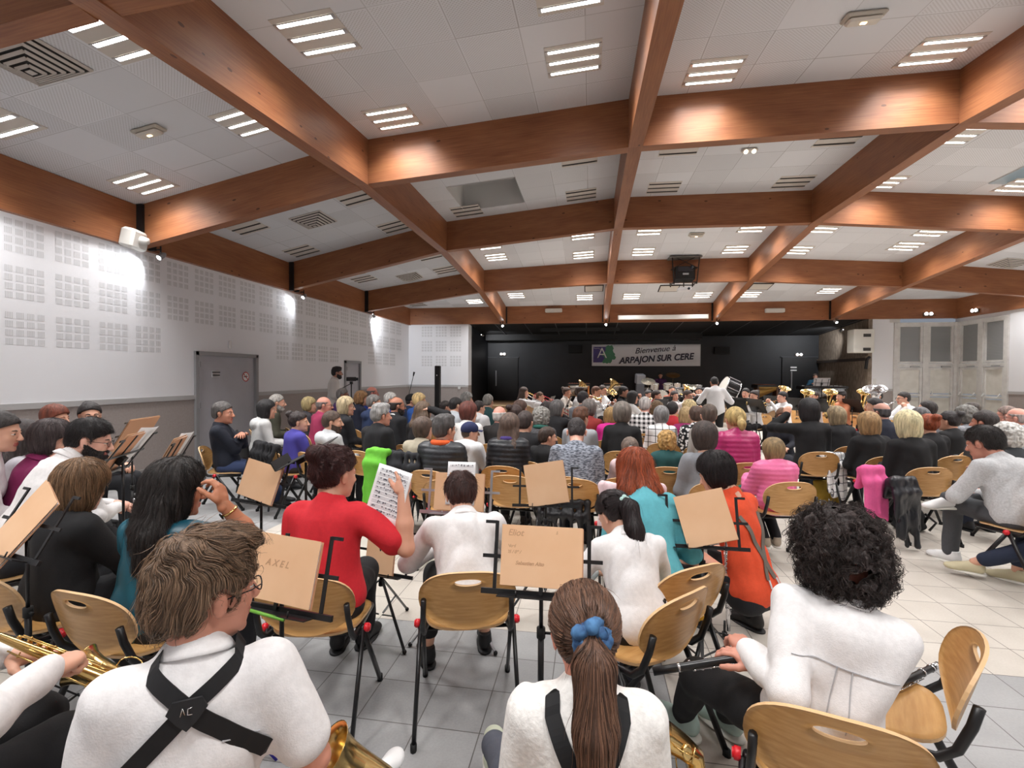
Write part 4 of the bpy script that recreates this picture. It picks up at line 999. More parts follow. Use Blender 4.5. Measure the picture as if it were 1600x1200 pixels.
    Mi = np.array(Mh.inverted()); c = v[f].mean(1); l = c @ Mi[:3, :3].T+Mi[:3, 3]
    mi = np.where((np.abs(l[:, 0]) < .023) & (np.abs(l[:, 2]+.0655) < .0115) & (l[:, 1] > .085), 1, 0)
    if g('beard'): mi = np.where((l[:, 2] < -.045+.5*np.clip(.06-l[:, 1], 0, .06)) & (l[:, 1] > -.005) & (l[:, 2] > -.13) & (mi == 0), 4, mi)
    so.add(v, f, mi)
    ex = MB(); 
    for sx in (-1, 1):
        ex.ball((sx*.0305, .0755, .0085), (.0150, .0140, .0100), 0, n=10, m=6); ex.ball((sx*.0305, .0752, -.0060), (.0145, .0128, .0080), 0, n=10, m=6)
        ex.ball((sx*.0305, .0765, .002), .0125, 2, n=8, m=6); ex.ball((sx*.0305, .0845, .002), (.0062, .0062, .0062), 3, n=8, m=6)
        ex.tube([(sx*.014, .0905, .020), (sx*.03, .0900, .0255), (sx*.048, .078, .0225)], [.0028, .0035, .0018], 5, 4)
    so.mb(ex, Mh)
    if g('beard'):
        bd = SDF(); q = .012*(g('beard') if g('beard') is not True else 1)
        bd.ell((0, .045, -.095), (.046+q*.6, .045+q, .034+q), Mh, .02).ell((0, .094, -.0525), (.021, .008, .0045), Mh, .008).ell((.050, .015, -.06), (.013, .032, .035), Mh, .02).ell((-.050, .015, -.06), (.013, .032, .035), Mh, .02)
        bd.ell((0, .104, -.066), (.022, .022, .010), Mh, .005, '-').cut(cloth_noise(.002, 60, 2))
        v, f = bd.mesh(hv); so.add(v, f, 4)
        if near == 2: mats.append(strand_mat(hc_[1])); strands(so, v, f, 'long', Mh, 1400, .022, 5, mi=5, steps=5, lift=.004, wave=.003, curl=.001)
    for sx in (-1, 1):
        E_, Wr = A[sx]; d = (Wr-E_).normalized(); hp_ = g('handR' if sx > 0 else 'handL', 'relaxed'); tg = g('hdirR' if sx > 0 else 'hdirL'); pn = g('palmR' if sx > 0 else 'palmL', (0, 0, -1))
        if tg is not None: d = (Vector(tg)).normalized()
        Zv = -Vector(pn); Zv = (Zv-d*Zv.dot(d)); Zv = Zv.normalized() if Zv.length > .05 else d.orthogonal().normalized(); Xv = d.cross(Zv)
        Mm = Matrix(((Xv.x*sx, d.x, Zv.x, Wr.x), (Xv.y*sx, d.y, Zv.y, Wr.y), (Xv.z*sx, d.z, Zv.z, Wr.z), (0, 0, 0, 1))) @ Matrix.Scale(s*.98, 4)
        v, f = hand_mesh(hp_, (.0085, .0055, .0038)[near]); Mn4 = np.array(Mm); vv = v @ Mn4[:3, :3].T+Mn4[:3, 3]
        so.add(vv, f if sx < 0 else f[:, ::-1], 0) if False else so.add(vv, f[:, ::-1] if np.linalg.det(Mn4[:3, :3]) < 0 else f, 0)
    root = so.obj('person', mats); tag(root, spec['label'], 'person', g('group'))
    # top ---------------------------------------------------
    sd = SDF(); torso(sd, ease); up = {'long': 1.96, 'short': .75, 'none': .25, 'elbow': 1.0, 'three': 1.6}[sleeve]
    if up >= 1: arms(sd, ease, up)
    else:
        for sx in (-1, 1): sd.cone(S[sx], S[sx].lerp(A[sx][0], up), .052*s+ease*1.3, .050*s+ease*1.6, .04)
    if cloth[0] == 'hoodie' or g('hood'): sd.ell((0, -.095, .46*T), (.10, .055, .075), Mt, .03); sd.cone(tor(-.07, .02, .50), tor(0, -.075, .50), .03*s, .035*s, .03); sd.cone(tor(.07, .02, .50), tor(0, -.075, .50), .03*s, .035*s, .03)
    if g('peplum'): sd.ell((0, 0, -.03), (.21, .16, .06), Mt, .03)
    Ti = np.array(Mt.inverted())
    ncp = V3(Mn @ Vector((0, .04, .02))); nrm = (Mt.to_3x3() @ Vector((0, .35, 1))).normalized(); nrm = V3(nrm); hem = g('hem', -.06)
    def neck(X, Y, Z, D):
        x = X-ncp[0]; y = Y-ncp[1]; z = Z-ncp[2]; a = x*nrm[0]+y*nrm[1]+z*nrm[2]
        D = np.maximum(D, (a-g('neckz', .042 if g('collar') else .024)).astype(np.float32)) if True else D
        if cloth[0] == 'puffer':
            tz = Ti[2, 0]*X+Ti[2, 1]*Y+Ti[2, 2]*Z+Ti[2, 3]; D = D-(.009*np.abs(np.sin(tz*PI/.055))-.006).astype(np.float32)
        tz = Ti[2, 0]*X+Ti[2, 1]*Y+Ti[2, 2]*Z+Ti[2, 3]; ty = Ti[1, 0]*X+Ti[1, 1]*Y+Ti[1, 2]*Z+Ti[1, 3]
        return np.maximum(D, np.where(np.abs(Ti[0, 0]*X+Ti[0, 1]*Y+Ti[0, 2]*Z+Ti[0, 3]) < .30, (hem-tz)*s, -1).astype(np.float32)) if seat != 'x' else D
    # keep raised or lowered arms whole: the neck and hem planes act on the torso only
    sdT = SDF(); sdT.p = [p for p in sd.p]; 
    hands_z = min(A[-1][1].z, A[1][1].z)
    def neck2(X, Y, Z, D):
        x = X-ncp[0]; y = Y-ncp[1]; z = Z-ncp[2]; a = x*nrm[0]+y*nrm[1]+z*nrm[2]; rr = np.sqrt(np.maximum(x*x+y*y+z*z-a*a, 0))
        N = np.where(rr < .12*s, a-g('neckz', .042 if g('collar') else .024), -1)
        D = np.maximum(D, N.astype(np.float32))
        if cloth[0] == 'puffer':
            tz = Ti[2, 0]*X+Ti[2, 1]*Y+Ti[2, 2]*Z+Ti[2, 3]; D = D-(.006*np.abs(np.sin(tz*PI/.05))-.003).astype(np.float32)
        return D
    sd.cut(neck2); sd.cut(cloth_noise(g('fold', (.006, .006, .0075)[near]), (6, 7, 8)[near], g('seed', 1)))
    v, f = sd.mesh(vox); so = Soup(); so.add(relax(v, f, 1, .35), f, 0); tm = cloth_mat(*cloth[1:])
    nm = {'vest': 'padded_vest'}.get(cloth[0], cloth[0])
    top = so.obj(nm, [tm], root)
    # collar
    if g('collar'):
        cc = cloth_mat(g('collar')) if isinstance(g('collar'), str) else tm
        cb = MB(); Mc = Mn @ Matrix.Rotation(R(-14), 4, 'X') @ Tz(0, .022, .022)
        def cfn(u, w):
            a = R(-152)+R(304)*u-PI/2; rr = .062+(.008*w if w < .5 else .004+.020*(w-.5)*2); z = .026*math.sin(w*PI*.62)-(.034 if w > .5 else 0)*(w-.5)*2
            return (rr*math.cos(a), rr*math.sin(a)*1.02, z)
        cb.grid(cfn, 28, 8, M=Mc, thick=.003); cb.obj('collar', cc, top)
    if g('scarf'):
        MB().tube([Mn @ Vector((.085*math.cos(a), .02+.09*math.sin(a), .03)) for a in [2*PI*k/14 for k in range(15)]], .03*s, 8, cap=False).obj('scarf', cloth_mat(g('scarf')), root)
    # trousers
    tr = g('legs', '1c1d22'); sd = SDF(); le = .012; sc2 = g('legcut', .97)
    sd.ell((0, .015, -.01), ((.162 if fem else .152)*fat, .108*fat, .11), Mt, .05)
    for sx in (-1, 1):
        H, K, An = Lg[sx]; E2 = K.lerp(An, sc2); sd.cone(H, K, .082*s+le, .060*s+le, .05); sd.cone(K, E2, .060*s+le, g('flare', .045)*s+le, .03)
    Tm = Mt @ Vector((0, 0, .10)); 
    sd.cut(lambda X, Y, Z, D: np.maximum(D, (Z-(hz+.11*s)).astype(np.float32))); sd.cut(cloth_noise(.006, 7, g('seed', 1)+3))
    v, f = sd.mesh((.018, .012, .010)[near]); so = Soup(); so.add(relax(v, f, 1, .35), f, 0); so.obj(g('legname', 'trousers'), [cloth_mat(tr)], root)
    # shoes
    sc = g('shoes', '1a1a1c')
    if sc:
        for sx in (-1, 1):
            H, K, An = Lg[sx]; fd = g('footR' if sx > 0 else 'footL', (sx*.12, 1, 0)); shoe(An, fd, sc, s, root, near, g('shoecut', 'low'))
    # hair
    if hc_[0] != 'none':
        v, f = hair_mesh(hc_[0], Mh, hv, rough=g('rough', .0035), seed=g('seed', 1), Mt=Mt, L=hc_[2] if len(hc_) > 2 else .2); so = Soup(); so.add(v, f, 0)
        if near == 2:
            kw = dict(short=dict(n=2600, L=.045, lift=.010, wave=.005), quiff=dict(n=3200, L=.06, lift=.010, wave=.009, wf=22), buzz=dict(n=1800, L=.015), bob=dict(n=2600, L=.17, wave=.004, lift=.006), bobshort=dict(n=2400, L=.12, wave=.004), curly=dict(n=2300, L=.09, curl=.0065, wave=.008, lift=.012, steps=18, fly=.12),
                      long=dict(n=2800, L=.22, wave=.005), longwavy=dict(n=2800, L=.26, wave=.009, curl=.0025, lift=.009, steps=13, wf=20, fly=.1), ponytail=dict(n=3000, L=.16, lift=.002, wave=.0012, fly=.02), bun=dict(n=2600, L=.08, lift=.005, wave=.006, curl=.0015, steps=12, fly=.08), bald=dict(n=300, L=.02)).get(hc_[0], dict(n=1500, L=.05))
            kw.update(g('strand', {})); strands(so, v, f, hc_[0], Mh, seed=g('seed', 1)+2, **kw)
        ho = so.obj('hair', [hm, strand_mat(hc_[1])], root)
        if g('tie'):
            tz, ty = (.03, -.115) if hc_[0] == 'ponytail' else (.08, -.105)
            MB().tube([Mh @ Vector((.022*math.cos(a), ty-.008, tz+.022*math.sin(a))) for a in [2*PI*k/10 for k in range(11)]], .009*hs, 6, cap=False).obj('hair_tie', cloth_mat(g('tie')), ho)
    if g('cap'):
        cp = SDF(); cp.ell((0, -.012, .045), (.090, .110, .092), Mh, .02)
        cp.cut(lambda X, Y, Z, D, Q=np.array(Mh.inverted()): np.maximum(D, (.012-(Q[2, 0]*X+Q[2, 1]*Y+Q[2, 2]*Z+Q[2, 3])).astype(np.float32)))
        v, f = cp.mesh(hv); so = Soup(); so.add(v, f, 0); q = so.obj('cap', [cloth_mat(g('cap'))], root)
        MB().grid(lambda u, w: ((u-.5)*.15, .085+.075*w*(1-(2*u-1)**2*.5), .022+.012*(1-(2*u-1)**2)-.01*w), 10, 4, M=Mh, thick=.004).obj('peak', cloth_mat(g('cap')), q)
    if g('glasses'):
        gb = MB()
        for sx in (-1, 1):
            gb.tube([(sx*.032+.021*math.cos(a), .104-.006*abs(math.cos(a)), .002+.016*math.sin(a)) for a in [2*PI*k/14 for k in range(15)]], .0017 if near else .0026, 5, cap=False)
            gb.tube([(sx*.053, .098, .006), (sx*.079, .06, .008), (sx*.084, .0, .004)], .0016 if near else .0026, 5)
        gb.tube([(-.011, .104, .005), (.011, .104, .005)], .0016, 5)
        so = Soup(); so.mb(gb, Mh); so.obj('glasses', [mat('glasses_'+str(g('glasses')), g('glasses') if isinstance(g('glasses'), str) else '18181a', .3)], root)
    root['_'] = 0; del root['_']
    p = spec['at']; root.location = (p[0], p[1], g('fz', 0)); root.rotation_euler = (0, 0, -R(g('h', 0)))
    root_info[root.name] = dict(T=T, Mh=Mh, Mt=Mt, A=A, L=Lg, S=S, Mn=Mn)
    return root
root_info = {}
SHOE = {}
def shoe(An, fd, c, s, root, near, cutt='low'):
    key = (c, near > 0, cutt)
    if key not in SHOE:
        sd = SDF(); sd.cone((0, -.045, -.045), (0, .10, -.058), .036, .030, .03).ell((0, .13, -.062), (.046, .055, .028), k=.03).cone((0, -.03, -.02), (0, -.03, .01 if cutt == 'low' else .05), .040, .040, .03)
        sd.cone((0, .02, -.02), (0, .09, -.045), .028, .024, .03)
        zc = .018 if cutt == 'low' else .055
        sd.cut(lambda X, Y, Z, D: np.maximum(np.maximum(D, (-.082-Z).astype(np.float32)), (Z-zc).astype(np.float32)))
        v, f = sd.mesh(.006 if near else .011); so = Soup(); so.add(relax(v, f, 1, .3), f, 0)
        me = so.mesh('shoe', [mat('shoe_'+c, c, .6)])
        so = SDF(); so.ell((0, .045, -.086), (.050, .13, .010), k=.01).ell((0, -.04, -.086), (.040, .05, .010), k=.02); v, f = so.mesh(.006 if near else .011)
        q = Soup(); q.add(v, f, 0); SHOE[key] = (me, q.mesh('sole', [mat('sole_pale', 'dddad2', .6) if sum(lin(c)[:3]) > .3 else mat('sole_dark', '141416', .6)]))
    me, so = SHOE[key]; o = bpy.data.objects.new('shoe', me); COL.objects.link(o); o.parent = root
    d = Vector(fd).normalized(); Z = Vector((0, 0, 1)); Z = (Z-d*Z.dot(d)).normalized(); X = d.cross(Z)
    o.matrix_local = Matrix(((X.x, d.x, Z.x, An.x), (X.y, d.y, Z.y, An.y), (X.z, d.z, Z.z, An.z), (0, 0, 0, 1))) @ Matrix.Scale(s, 4)
    q = bpy.data.objects.new('sole', so); COL.objects.link(q); q.parent = o
    return o
# ------------------------------------------------------------------ the beech and black steel chair
def m_beech():
    m, nt, b = nodes('beech_plywood'); tc = nn(nt, 'ShaderNodeTexCoord'); mp = nn(nt, 'ShaderNodeMapping'); mp.inputs['Scale'].default_value = (1.2, 9, 14); lk(nt, tc.outputs['Object'], mp.inputs[0])
    n = nn(nt, 'ShaderNodeTexNoise'); n.inputs['Scale'].default_value = 6; n.inputs['Detail'].default_value = 4; lk(nt, mp.outputs[0], n.inputs['Vector'])
    r = nn(nt, 'ShaderNodeValToRGB'); e = r.color_ramp.elements; e[0].position = .35; e[1].position = .7; e[0].color = lin('b8894f'); e[1].color = lin('cc9f66'); lk(nt, n.outputs['Fac'], r.inputs[0]); lk(nt, r.outputs[0], b.inputs['Base Color'])
    b.inputs['Roughness'].default_value = .38; return m
M_BEECH = m_beech(); M_EDGE = mat('beech_edge', 'd9b384', .5); M_BLK = mat('black_tube', '121214', .38); M_RED = mat('red_plastic', 'd0202c', .35); M_RUB = mat('rubber_foot', '0c0c0d', .7)
M_CHROME = mat('chrome', 'd8d8da', .15, 1.0); M_GOLD = mat('brass_lacquer', 'd6b068', .2, 1.0, c2='e6ca8e', scale=4); M_SILV = mat('silver_plate', 'dcdcde', .16, 1.0)
def shell(outline, inner, yf, n, thick, rings=6):
    """ring-shaped curved panel between an inner loop and an outline, both functions of an angle"""
    vs = []; fs = []; mi = []
    for side in (0, 1):
        for r in range(rings+1):
            t = r/rings
            for j in range(n):
                a = 2*PI*j/n; o = outline(a); i = inner(a); x = i[0]+(o[0]-i[0])*t; z = i[1]+(o[1]-i[1])*t; p, nr = yf(x, z); vs.append(p+nr*(thick if side else 0))
    w = (rings+1)*n
    for r in range(rings):
        for j in range(n):
            q = (j+1) % n; f = (r*n+j, r*n+q, (r+1)*n+q, (r+1)*n+j); fs.append(f); fs.append(tuple(reversed([k+w for k in f]))); mi += [0, 0]
    for r in (0, rings):
        for j in range(n):
            q = (j+1) % n; f = (r*n+j, r*n+q, r*n+q+w, r*n+j+w); fs.append(f if r == 0 else tuple(reversed(f))); mi.append(1)
    return vs, fs, mi
def sup(a, rx, rz, p): c = math.cos(a); s = math.sin(a); return (math.copysign(abs(c)**p, c)*rx, math.copysign(abs(s)**p, s)*rz)
def back_outline(a):
    x, z = sup(a, .222, .150, .80)
    if z < 0: x *= 1-.30*(-z/.15)**2
    return (x, z)
def back_y(x, z):       # x across, z up from the panel centre
    return Vector((x, -.265-.26*(z+.0)+.95*x*x, .61+z*.97)), Vector((-1.6*x, 1, .26)).normalized()
def chair_parts():
    P = []
    mb = MB(); v, f, mi = shell(back_outline, lambda a: (lambda q: (q[0], q[1]+.098))(sup(a, .060, .017, .9)), back_y, 40, .011); mb.add(v, f, 0, True); mb.m = mi; mb.sm = [m == 0 for m in mi]
    P.append(('backrest', mb, [M_BEECH, M_EDGE]))
    def seat_o(a): x, y = sup(a, .205, .2, .62); return (x*(1+.06*y/.2), y)
    def seat_y(x, y): return Vector((x, y-.005, .440+.22*x*x*(1-.6*(y+.2)/.4)-.10*max(0, y-.08)**1-.9*max(0, -y-.1)**2*-1)), Vector((0, 0, 1))
    mb = MB(); v, f, mi = shell(seat_o, lambda a: (.002*math.cos(a), .002*math.sin(a)), seat_y, 36, .012, 7); mb.add(v, f, 0, True); mb.m = mi; mb.sm = [m == 0 for m in mi]
    P.append(('seat', mb, [M_BEECH, M_EDGE]))
    fr = MB()
    for s in (-1, 1):
        fr.tube([(s*.196, -.262, .625), (s*.198, -.247, .56), (s*.202, -.215, .475), (s*.200, -.17, .432), (s*.195, -.10, .424), (s*.185, .17, .415)], .0125, 8, flat=1.25)
        fr.tube([(s*.202, -.262, .60), (s*.186, -.255, .60)], .006, 6)
    fr.tube([(-.185, .15, .413), (.185, .15, .413)], .009, 6); fr.tube([(-.2, -.08, .40), (.2, -.08, .40)], .010, 6)
    P.append(('frame', fr, [M_BLK]))
    for s in (-1, 1):
        for (y0, y1, xo) in ((-.10, -.325, .222), (-.085, .195, .212)):
            P.append(('leg', MB().tube([(s*xo, y0, .435), (s*(xo+.010), y1, .012)], .0165, 8, flat=.62, up=(0, 1, 0)), [M_BLK]))
            P.append(('rubber_foot', MB().tube([(s*(xo+.0095), y1-.05*(y1-y0)*0, .03), (s*(xo+.010), y1, .0)], .019, 8, flat=.75, up=(0, 1, 0)), [M_RUB]))
        P.append(('pivot_cap', MB().tube([(s*.226, -.095, .437), (s*.246, -.095, .437)], .020, 12).tube([(s*.246, -.095, .437), (s*.252, -.095, .437)], .015, 12), [M_RED]))
    return P
def make_chair():
    root = empty('folding_chair', (0, 0, 0)); leg = None
    for nm, mb, ms in chair_parts():
        o = mb.obj(nm, ms, leg if nm == 'rubber_foot' else root)
        if nm == 'leg': leg = o
        if nm == 'pivot_cap': o['label'] = 'red plastic pivot cap'
    tag(root, 'x', 'chair'); return root
CHAIR0 = make_chair(); chair_used = [False]
def put_chair(x, y, h, label, group='beech and black steel chairs', z=0):
    o = CHAIR0 if not chair_used[0] else copy_tree(CHAIR0)
    chair_used[0] = True; o.location = (x, y, z); o.rotation_euler = (0, 0, -R(h)); o['label'] = label; o['group'] = group; return o

# ------------------------------------------------------------------ music stands
def stand(at, h, H, label, kind='wire', tilt=25, w=.5, mtl=None, twist=0, group='music stands', desk=True):
    """music stand at floor point, desk centre height H, heading h (the player's side faces -y); returns the desk matrix"""
    mtl = mtl or M_BLK; o = empty('music_stand', (at[0], at[1], at[2] if len(at) > 2 else 0), -R(h), label, 'music stand', group)
    MB().tube([(0, 0, .30), (0, 0, .62)], .012, 10).obj('lower_tube', mtl, o)
    MB().tube([(0, 0, .60), (0, 0, H-.05)], .008, 8).obj('pole', mtl, o)
    MB().tube([(0, 0, .60), (0, 0, .64)], .017, 10).tube([(0, 0, .30), (0, 0, .34)], .018, 10).tube([(.012, 0, .62), (.04, 0, .62)], .006, 6).obj('collar', M_RUB, o)
    for k in range(3):
        a = R(90+120*k+twist); c, s = math.cos(a), math.sin(a)
        l = MB().bar((c*.02, s*.02, .33), (c*.30, s*.30, .012), .016, .007).bar((c*.015, s*.015, .12), (c*.17, s*.17, .17), .010, .005).obj('leg', mtl, o)
        MB().ball((c*.30, s*.30, .012), .013).obj('rubber_foot', M_RUB, l)
    T = Matrix.Translation((0, 0, H)) @ Matrix.Rotation(R(-tilt), 4, 'X')
    if kind == 'wire':
        d = MB(); hw = w/2
        d.box((0, .012, -.13), (w, .012, .02), M=T).box((0, -.02, -.137), (w*.7, .05, .004), M=T).box((0, .014, .0), (w, .006, .014), M=T)
        for sx in (-1, 1): d.box((sx*hw*.78, .016, .0), (.014, .006, .27), M=T).box((sx*hw*.88, .016, .13), (hw*.2, .006, .012), M=T)
        d.bar((0, 0, -.13), (0, 0, .13), .014, .008, M=T); d.obj('desk', mtl, o)
        for sx in (-1, 1): MB().tube([(sx*.09, -.04, -.137), (sx*.09, -.042, -.115)], .003, 5, M=T).obj('page_holder', mtl, o)
    else:
        MB().box((0, 0, .02), (w, .006, .33), M=T, bev=.002).box((0, -.03, -.145), (w, .06, .006), M=T).obj('desk', mtl, o)
    MB().box((0, .02, -.04), (.05, .03, .05), M=T).obj('tilt_bracket', M_RUB, o)
    return o, Matrix.Translation(o.location) @ Matrix.Rotation(-R(h), 4, 'Z') @ T
m_fold = mat('manila_card', 'e0b48c', .7, c2='e6bd97', scale=5); m_fold2 = mat('manila_inner', 'd3a07c', .7); m_paper = mat('sheet_paper', 'f4f4f6', .6); m_ink = mat('ink_grey', '6b6a72', .7); m_pen = mat('pencil_marks', 'c09775', .8)
def folder(M, w, hh, label, off=(0, -.012, .02), roll=0, group='manila music folders on stands', sheets=True):
    """card folder leaning on a desk; M desk matrix"""
    o = empty('music_folder', (0, 0, 0), 0, label, 'folder', group); o.matrix_world = M @ Matrix.Translation(off) @ Matrix.Rotation(R(roll), 4, 'Y')
    MB().grid(lambda u, v: ((u-.5)*w, .0012*math.sin(u*4), (v-.5)*hh), 8, 2, thick=-.0015, smooth=False).obj('front_cover', m_fold, o)
    MB().grid(lambda u, v: ((u-.5)*w+.004, .010+.0012*math.sin(u*4), (v-.5)*hh-.003), 8, 2, thick=-.0015, smooth=False).obj('back_cover', m_fold2, o)
    if sheets: MB().box((.002, .0065, -.002), (w-.012, .002, hh-.008)).obj('sheets', m_paper, o)
    return o
def sheet_music(M, w, hh, label, off=(0, -.014, .03), lines=9):
    o = empty('sheet_music', (0, 0, 0), 0, label, 'sheet music'); o.matrix_world = M @ Matrix.Translation(off)
    MB().grid(lambda u, v: ((u-.5)*w, .012*math.sin(u*3+v), (v-.5)*hh), 8, 6, thick=.0006).obj('page', m_paper, o)
    mb = MB()
    for k in range(lines):
        z = hh*(.38-.78*k/lines)
        for q in range(3): mb.grid(lambda u, v: ((u-.5)*w*.86, .012*math.sin((.07+u*.86)*3+(z+q*.006)/hh+.5)-.0012, z+q*.006+v*.0012), 8, 1)
        for q in range(14): x = (rnd.random()-.5)*w*.8; mb.box((x, .012*math.sin((x/w+.5)*3+z/hh+.5)-.0016, z+.006+rnd.random()*.008), (.005, .0008, .006))
    mb.obj('notation', m_ink, o); return o

# ------------------------------------------------------------------ cloth lying or hanging
def drape(name, label, cat, runs, mtl, at=(0, 0, 0), h=0, vox=.012, amp=.010, group=None, extra=None):
    """runs: list of (points, radii) soft strands that flow together into folded cloth"""
    s = SDF()
    for pts, rs in runs: s.chain(pts, rs, .045)
    s.cut(cloth_noise(amp, 11, len(runs)*1.7)); v, f = s.mesh(vox); so = Soup(); so.add(relax(v, f, 1, .3), f, 0)
    o = so.obj(name, [mtl]); tag(o, label, cat, group); o.location = at; o.rotation_euler = (0, 0, -R(h))
    if extra: extra(o)
    return o
def coat_on_chair(label, c, at, h, L=.45, w=.36, side=0, pat=None, name='coat', seed=1, top=.80, front=.18):
    rr = random.Random(seed); runs = []
    n = 7
    for k in range(n):
        x = (k/(n-1)-.5)*w+side; dl = L*(.8+.35*rr.random()); yb = -.325-.02*rr.random()
        runs.append(([(x, -.23, top-front), (x, -.27, top-.015), (x, -.315, top-.005), (x*1.03, yb-.02, top-.12), (x*1.1+.02*(rr.random()-.5), yb-.035*rr.random()-.02, top-dl)], [.018, .02, .02, .024, .014+.012*rr.random()]))
    return drape(name, label, 'coat', runs, cloth_mat(c, pat), (at[0], at[1], 0), h)
# ------------------------------------------------------------------ the audience
CON = Vector((2.65, 10.87))
def facing(x, y, px=CON.x, py=CON.y): return math.degrees(math.atan2(px-x, py-y))
SEATED = []
def who(label, px, py, hair, top, sex='m', s=None, h=None, look=None, chair=True, near=None, legs=None, **k):
    """one seated listener. top = (kind, colour, pattern, second colour)"""
    s = s if s is not None else (.94 if sex == 'f' else 1.0)
    sp = dict(label=label, head=(px, py), hair=hair, top=top, sex=sex, s=s, seed=(px*.37+py*.11) % 17, **k)
    if 'lean' not in sp: sp['lean'] = 3+((px*7+py*3) % 5)
    locate(sp); a = facing(*sp['at'])
    sp['h'] = h if h is not None else max(min(.62*a, 60), -45)+((px*13) % 7-3)
    sp.setdefault('hs', 1.10)
    sp['hyaw'] = (look if look is not None else max(min(a-sp['h'], 55), -55)+((px*5+py) % 9-4)*1.5)
    locate(sp); d = Vector(sp['at']).length; sp['near'] = near if near is not None else (1 if d < 6.3 else 0)
    sp['legs'] = legs or rnd.choice(['1b1c22', '232a3c', '2b2b2e', '1e2430', '3a3a3e', '15161a'])
    sp['shoes'] = sp.get('shoes') or rnd.choice(['1a1a1c', '2a211c', '1c1c20', '3a3a3c'])
    o = person(sp); SEATED.append((label, sp['at'], sp['h'], sp['s']))
    if chair:
        q = R(sp['h']); off = sp.get('choff', .02); put_chair(sp['at'][0]+off*math.sin(q), sp['at'][1]+off*math.cos(q), sp['h'], 'beech chair under the '+(k.get('tag') or label.split(' on ')[0].split(' beside ')[0].split(' behind ')[0].split(',')[0]))
    return o
W_ = who
def A_(t, *a, **k): return who(t, *a, tag=t.split(',')[0], **k)
# left block
A_('grey-haired man in navy sweater, arms crossed, leaning back by the grey door', 349, 646, ('short', '524e4c'), ('sweater', '151a28'), h=62, look=12, lean=-10, near=1, armR=((-.10, .15, .86), (1, .1, -1)), armL=((.10, .18, .90), (-1, .1, -1)), hdirR=(-1, .2, .3), hdirL=(1, .2, .1), legs='2c3a5c', skin='c98d74', legR=((.12, .55, .08), (0, 1, .8)), legL=((-.06, .58, .08), (0, 1, .8)), d=5.8)
A_('woman with black bob in pale grey jacket, on the black plastic chair', 417, 641, ('bob', '1c1a1c'), ('hoodie', 'cfcfce'), 'f', h=38, look=10, chair=False, near=1, d=6.6)
A_('old man with white beard and olive jacket, near the left wall', 434, 630, ('short', 'a5a29c'), ('jacket', '4a4a3c'), beard=.8, h=50, d=7.7)
A_('woman with streaked short blond hair and charcoal jacket, left of the man in magenta', 484, 634, ('bobshort', 'a8966a'), ('jacket', '39363c'), 'f', h=45, d=8.0)
A_('bald man with glasses and magenta sweater, in the left block', 507, 634, ('bald', '6d6460'), ('sweater', '9c2f55'), glasses='222222', h=35, look=30, skin='d99a86', fat=1.12, near=1, d=7.4)
A_('woman with dark curly pinned hair and violet-blue sweater, black coat on her chair', 468, 660, ('bun', '2e2524'), ('sweater', '46409a'), 'f', s=.9, h=30, look=35, near=1, rough=.007, d=5.8)
A_('young man with cropped brown hair and light grey hoodie, next to the violet-blue sweater', 520, 660, ('short', '4b3a30'), ('hoodie', 'c2c5c8'), s=.94, h=28, look=40, beard=.15, near=1, d=5.6)
A_('woman with blond-grey bob and black jacket, beside the man in magenta', 541, 636, ('bob', 'b7a583'), ('jacket', '15161c'), 'f', h=32, look=35, glasses='222222', near=1, d=6.7)
A_('man with short grey hair and purple jacket, in front of the standing man', 536, 618, ('short', '6f6a68'), ('jacket', '4c2d66'), skin='8a5a48', h=40, d=9.4)
A_('woman with curly light brown hair and navy coat, by the tripod camera', 565, 624, ('curly', '8a6540'), ('jacket', '1e2336'), 'f', h=35, d=8.9)
A_('bald man with red glasses and blue jacket, in the left block', 582, 615, ('bald', '6a6462'), ('jacket', '263a8a'), glasses='8a2020', h=35, look=30, skin='cf8474', d=9.7)
A_('man with grey hair and navy anorak, in front of the blue jacket', 585, 630, ('short', '7c7875'), ('hoodie', '2a3a5c'), h=35, look=28, d=7.9)
A_('man with thick silver-grey hair and black sweater, in front of the green jacket', 596, 650, ('quiff', '8f8d8c'), ('sweater', '16171b'), h=20, look=25, near=1, skin='d79a84', d=5.8)
A_('white-haired person in blue, left of the bald bearded man', 611, 625, ('short', 'd0cec9'), ('sweater', '2f4a9a'), h=25, d=8.8)
A_('bald man with dark beard and black suit, in the left block', 621, 635, ('bald', '2c2624'), ('jacket', '15161b'), glasses='333333', beard=.5, h=25, look=30, skin='b97f66', collar='e8e8ea', d=7.1)
A_('person in a dark knit cap, by the black pole', 644, 627, ('buzz', '2a2626'), ('jacket', '2b3c5c'), cap='17171a', h=30, d=9.3)
A_('person with short blond hair and bright blue coat, by the black pole', 656, 627, ('bobshort', 'c9ad7a'), ('jacket', '27539c'), 'f', h=25, d=8.4)
A_('woman with long streaked hair in black, hand raised to her head', 662, 645, ('longwavy', '5d4a3a', .22), ('sweater', '141418'), 'f', h=15, look=15, near=1, armR=((.11, .10, 1.18), (1, .2, -.6)), handR='relaxed', d=6.3)
A_('boy with shaggy brown hair and cream collar, dark jacket on his chair', 662, 672, ('bobshort', '5a4a40'), ('sweater', 'b9b09c'), s=.88, h=12, look=28, near=1, d=5.1)
A_('man with dark grey hair in black puffer jacket with orange lining', 695, 672, ('quiff', '4c4a4a'), ('puffer', '2c2f34', 'puffer'), h=8, look=25, near=1, glasses='222222', scarf='e8622c', d=4.7)
A_('child with dark hair and purple hoodie, right of the black pole', 697, 637, ('short', '2a2220'), ('hoodie', '3f2347'), s=.85, h=30, look=30, d=8.4)
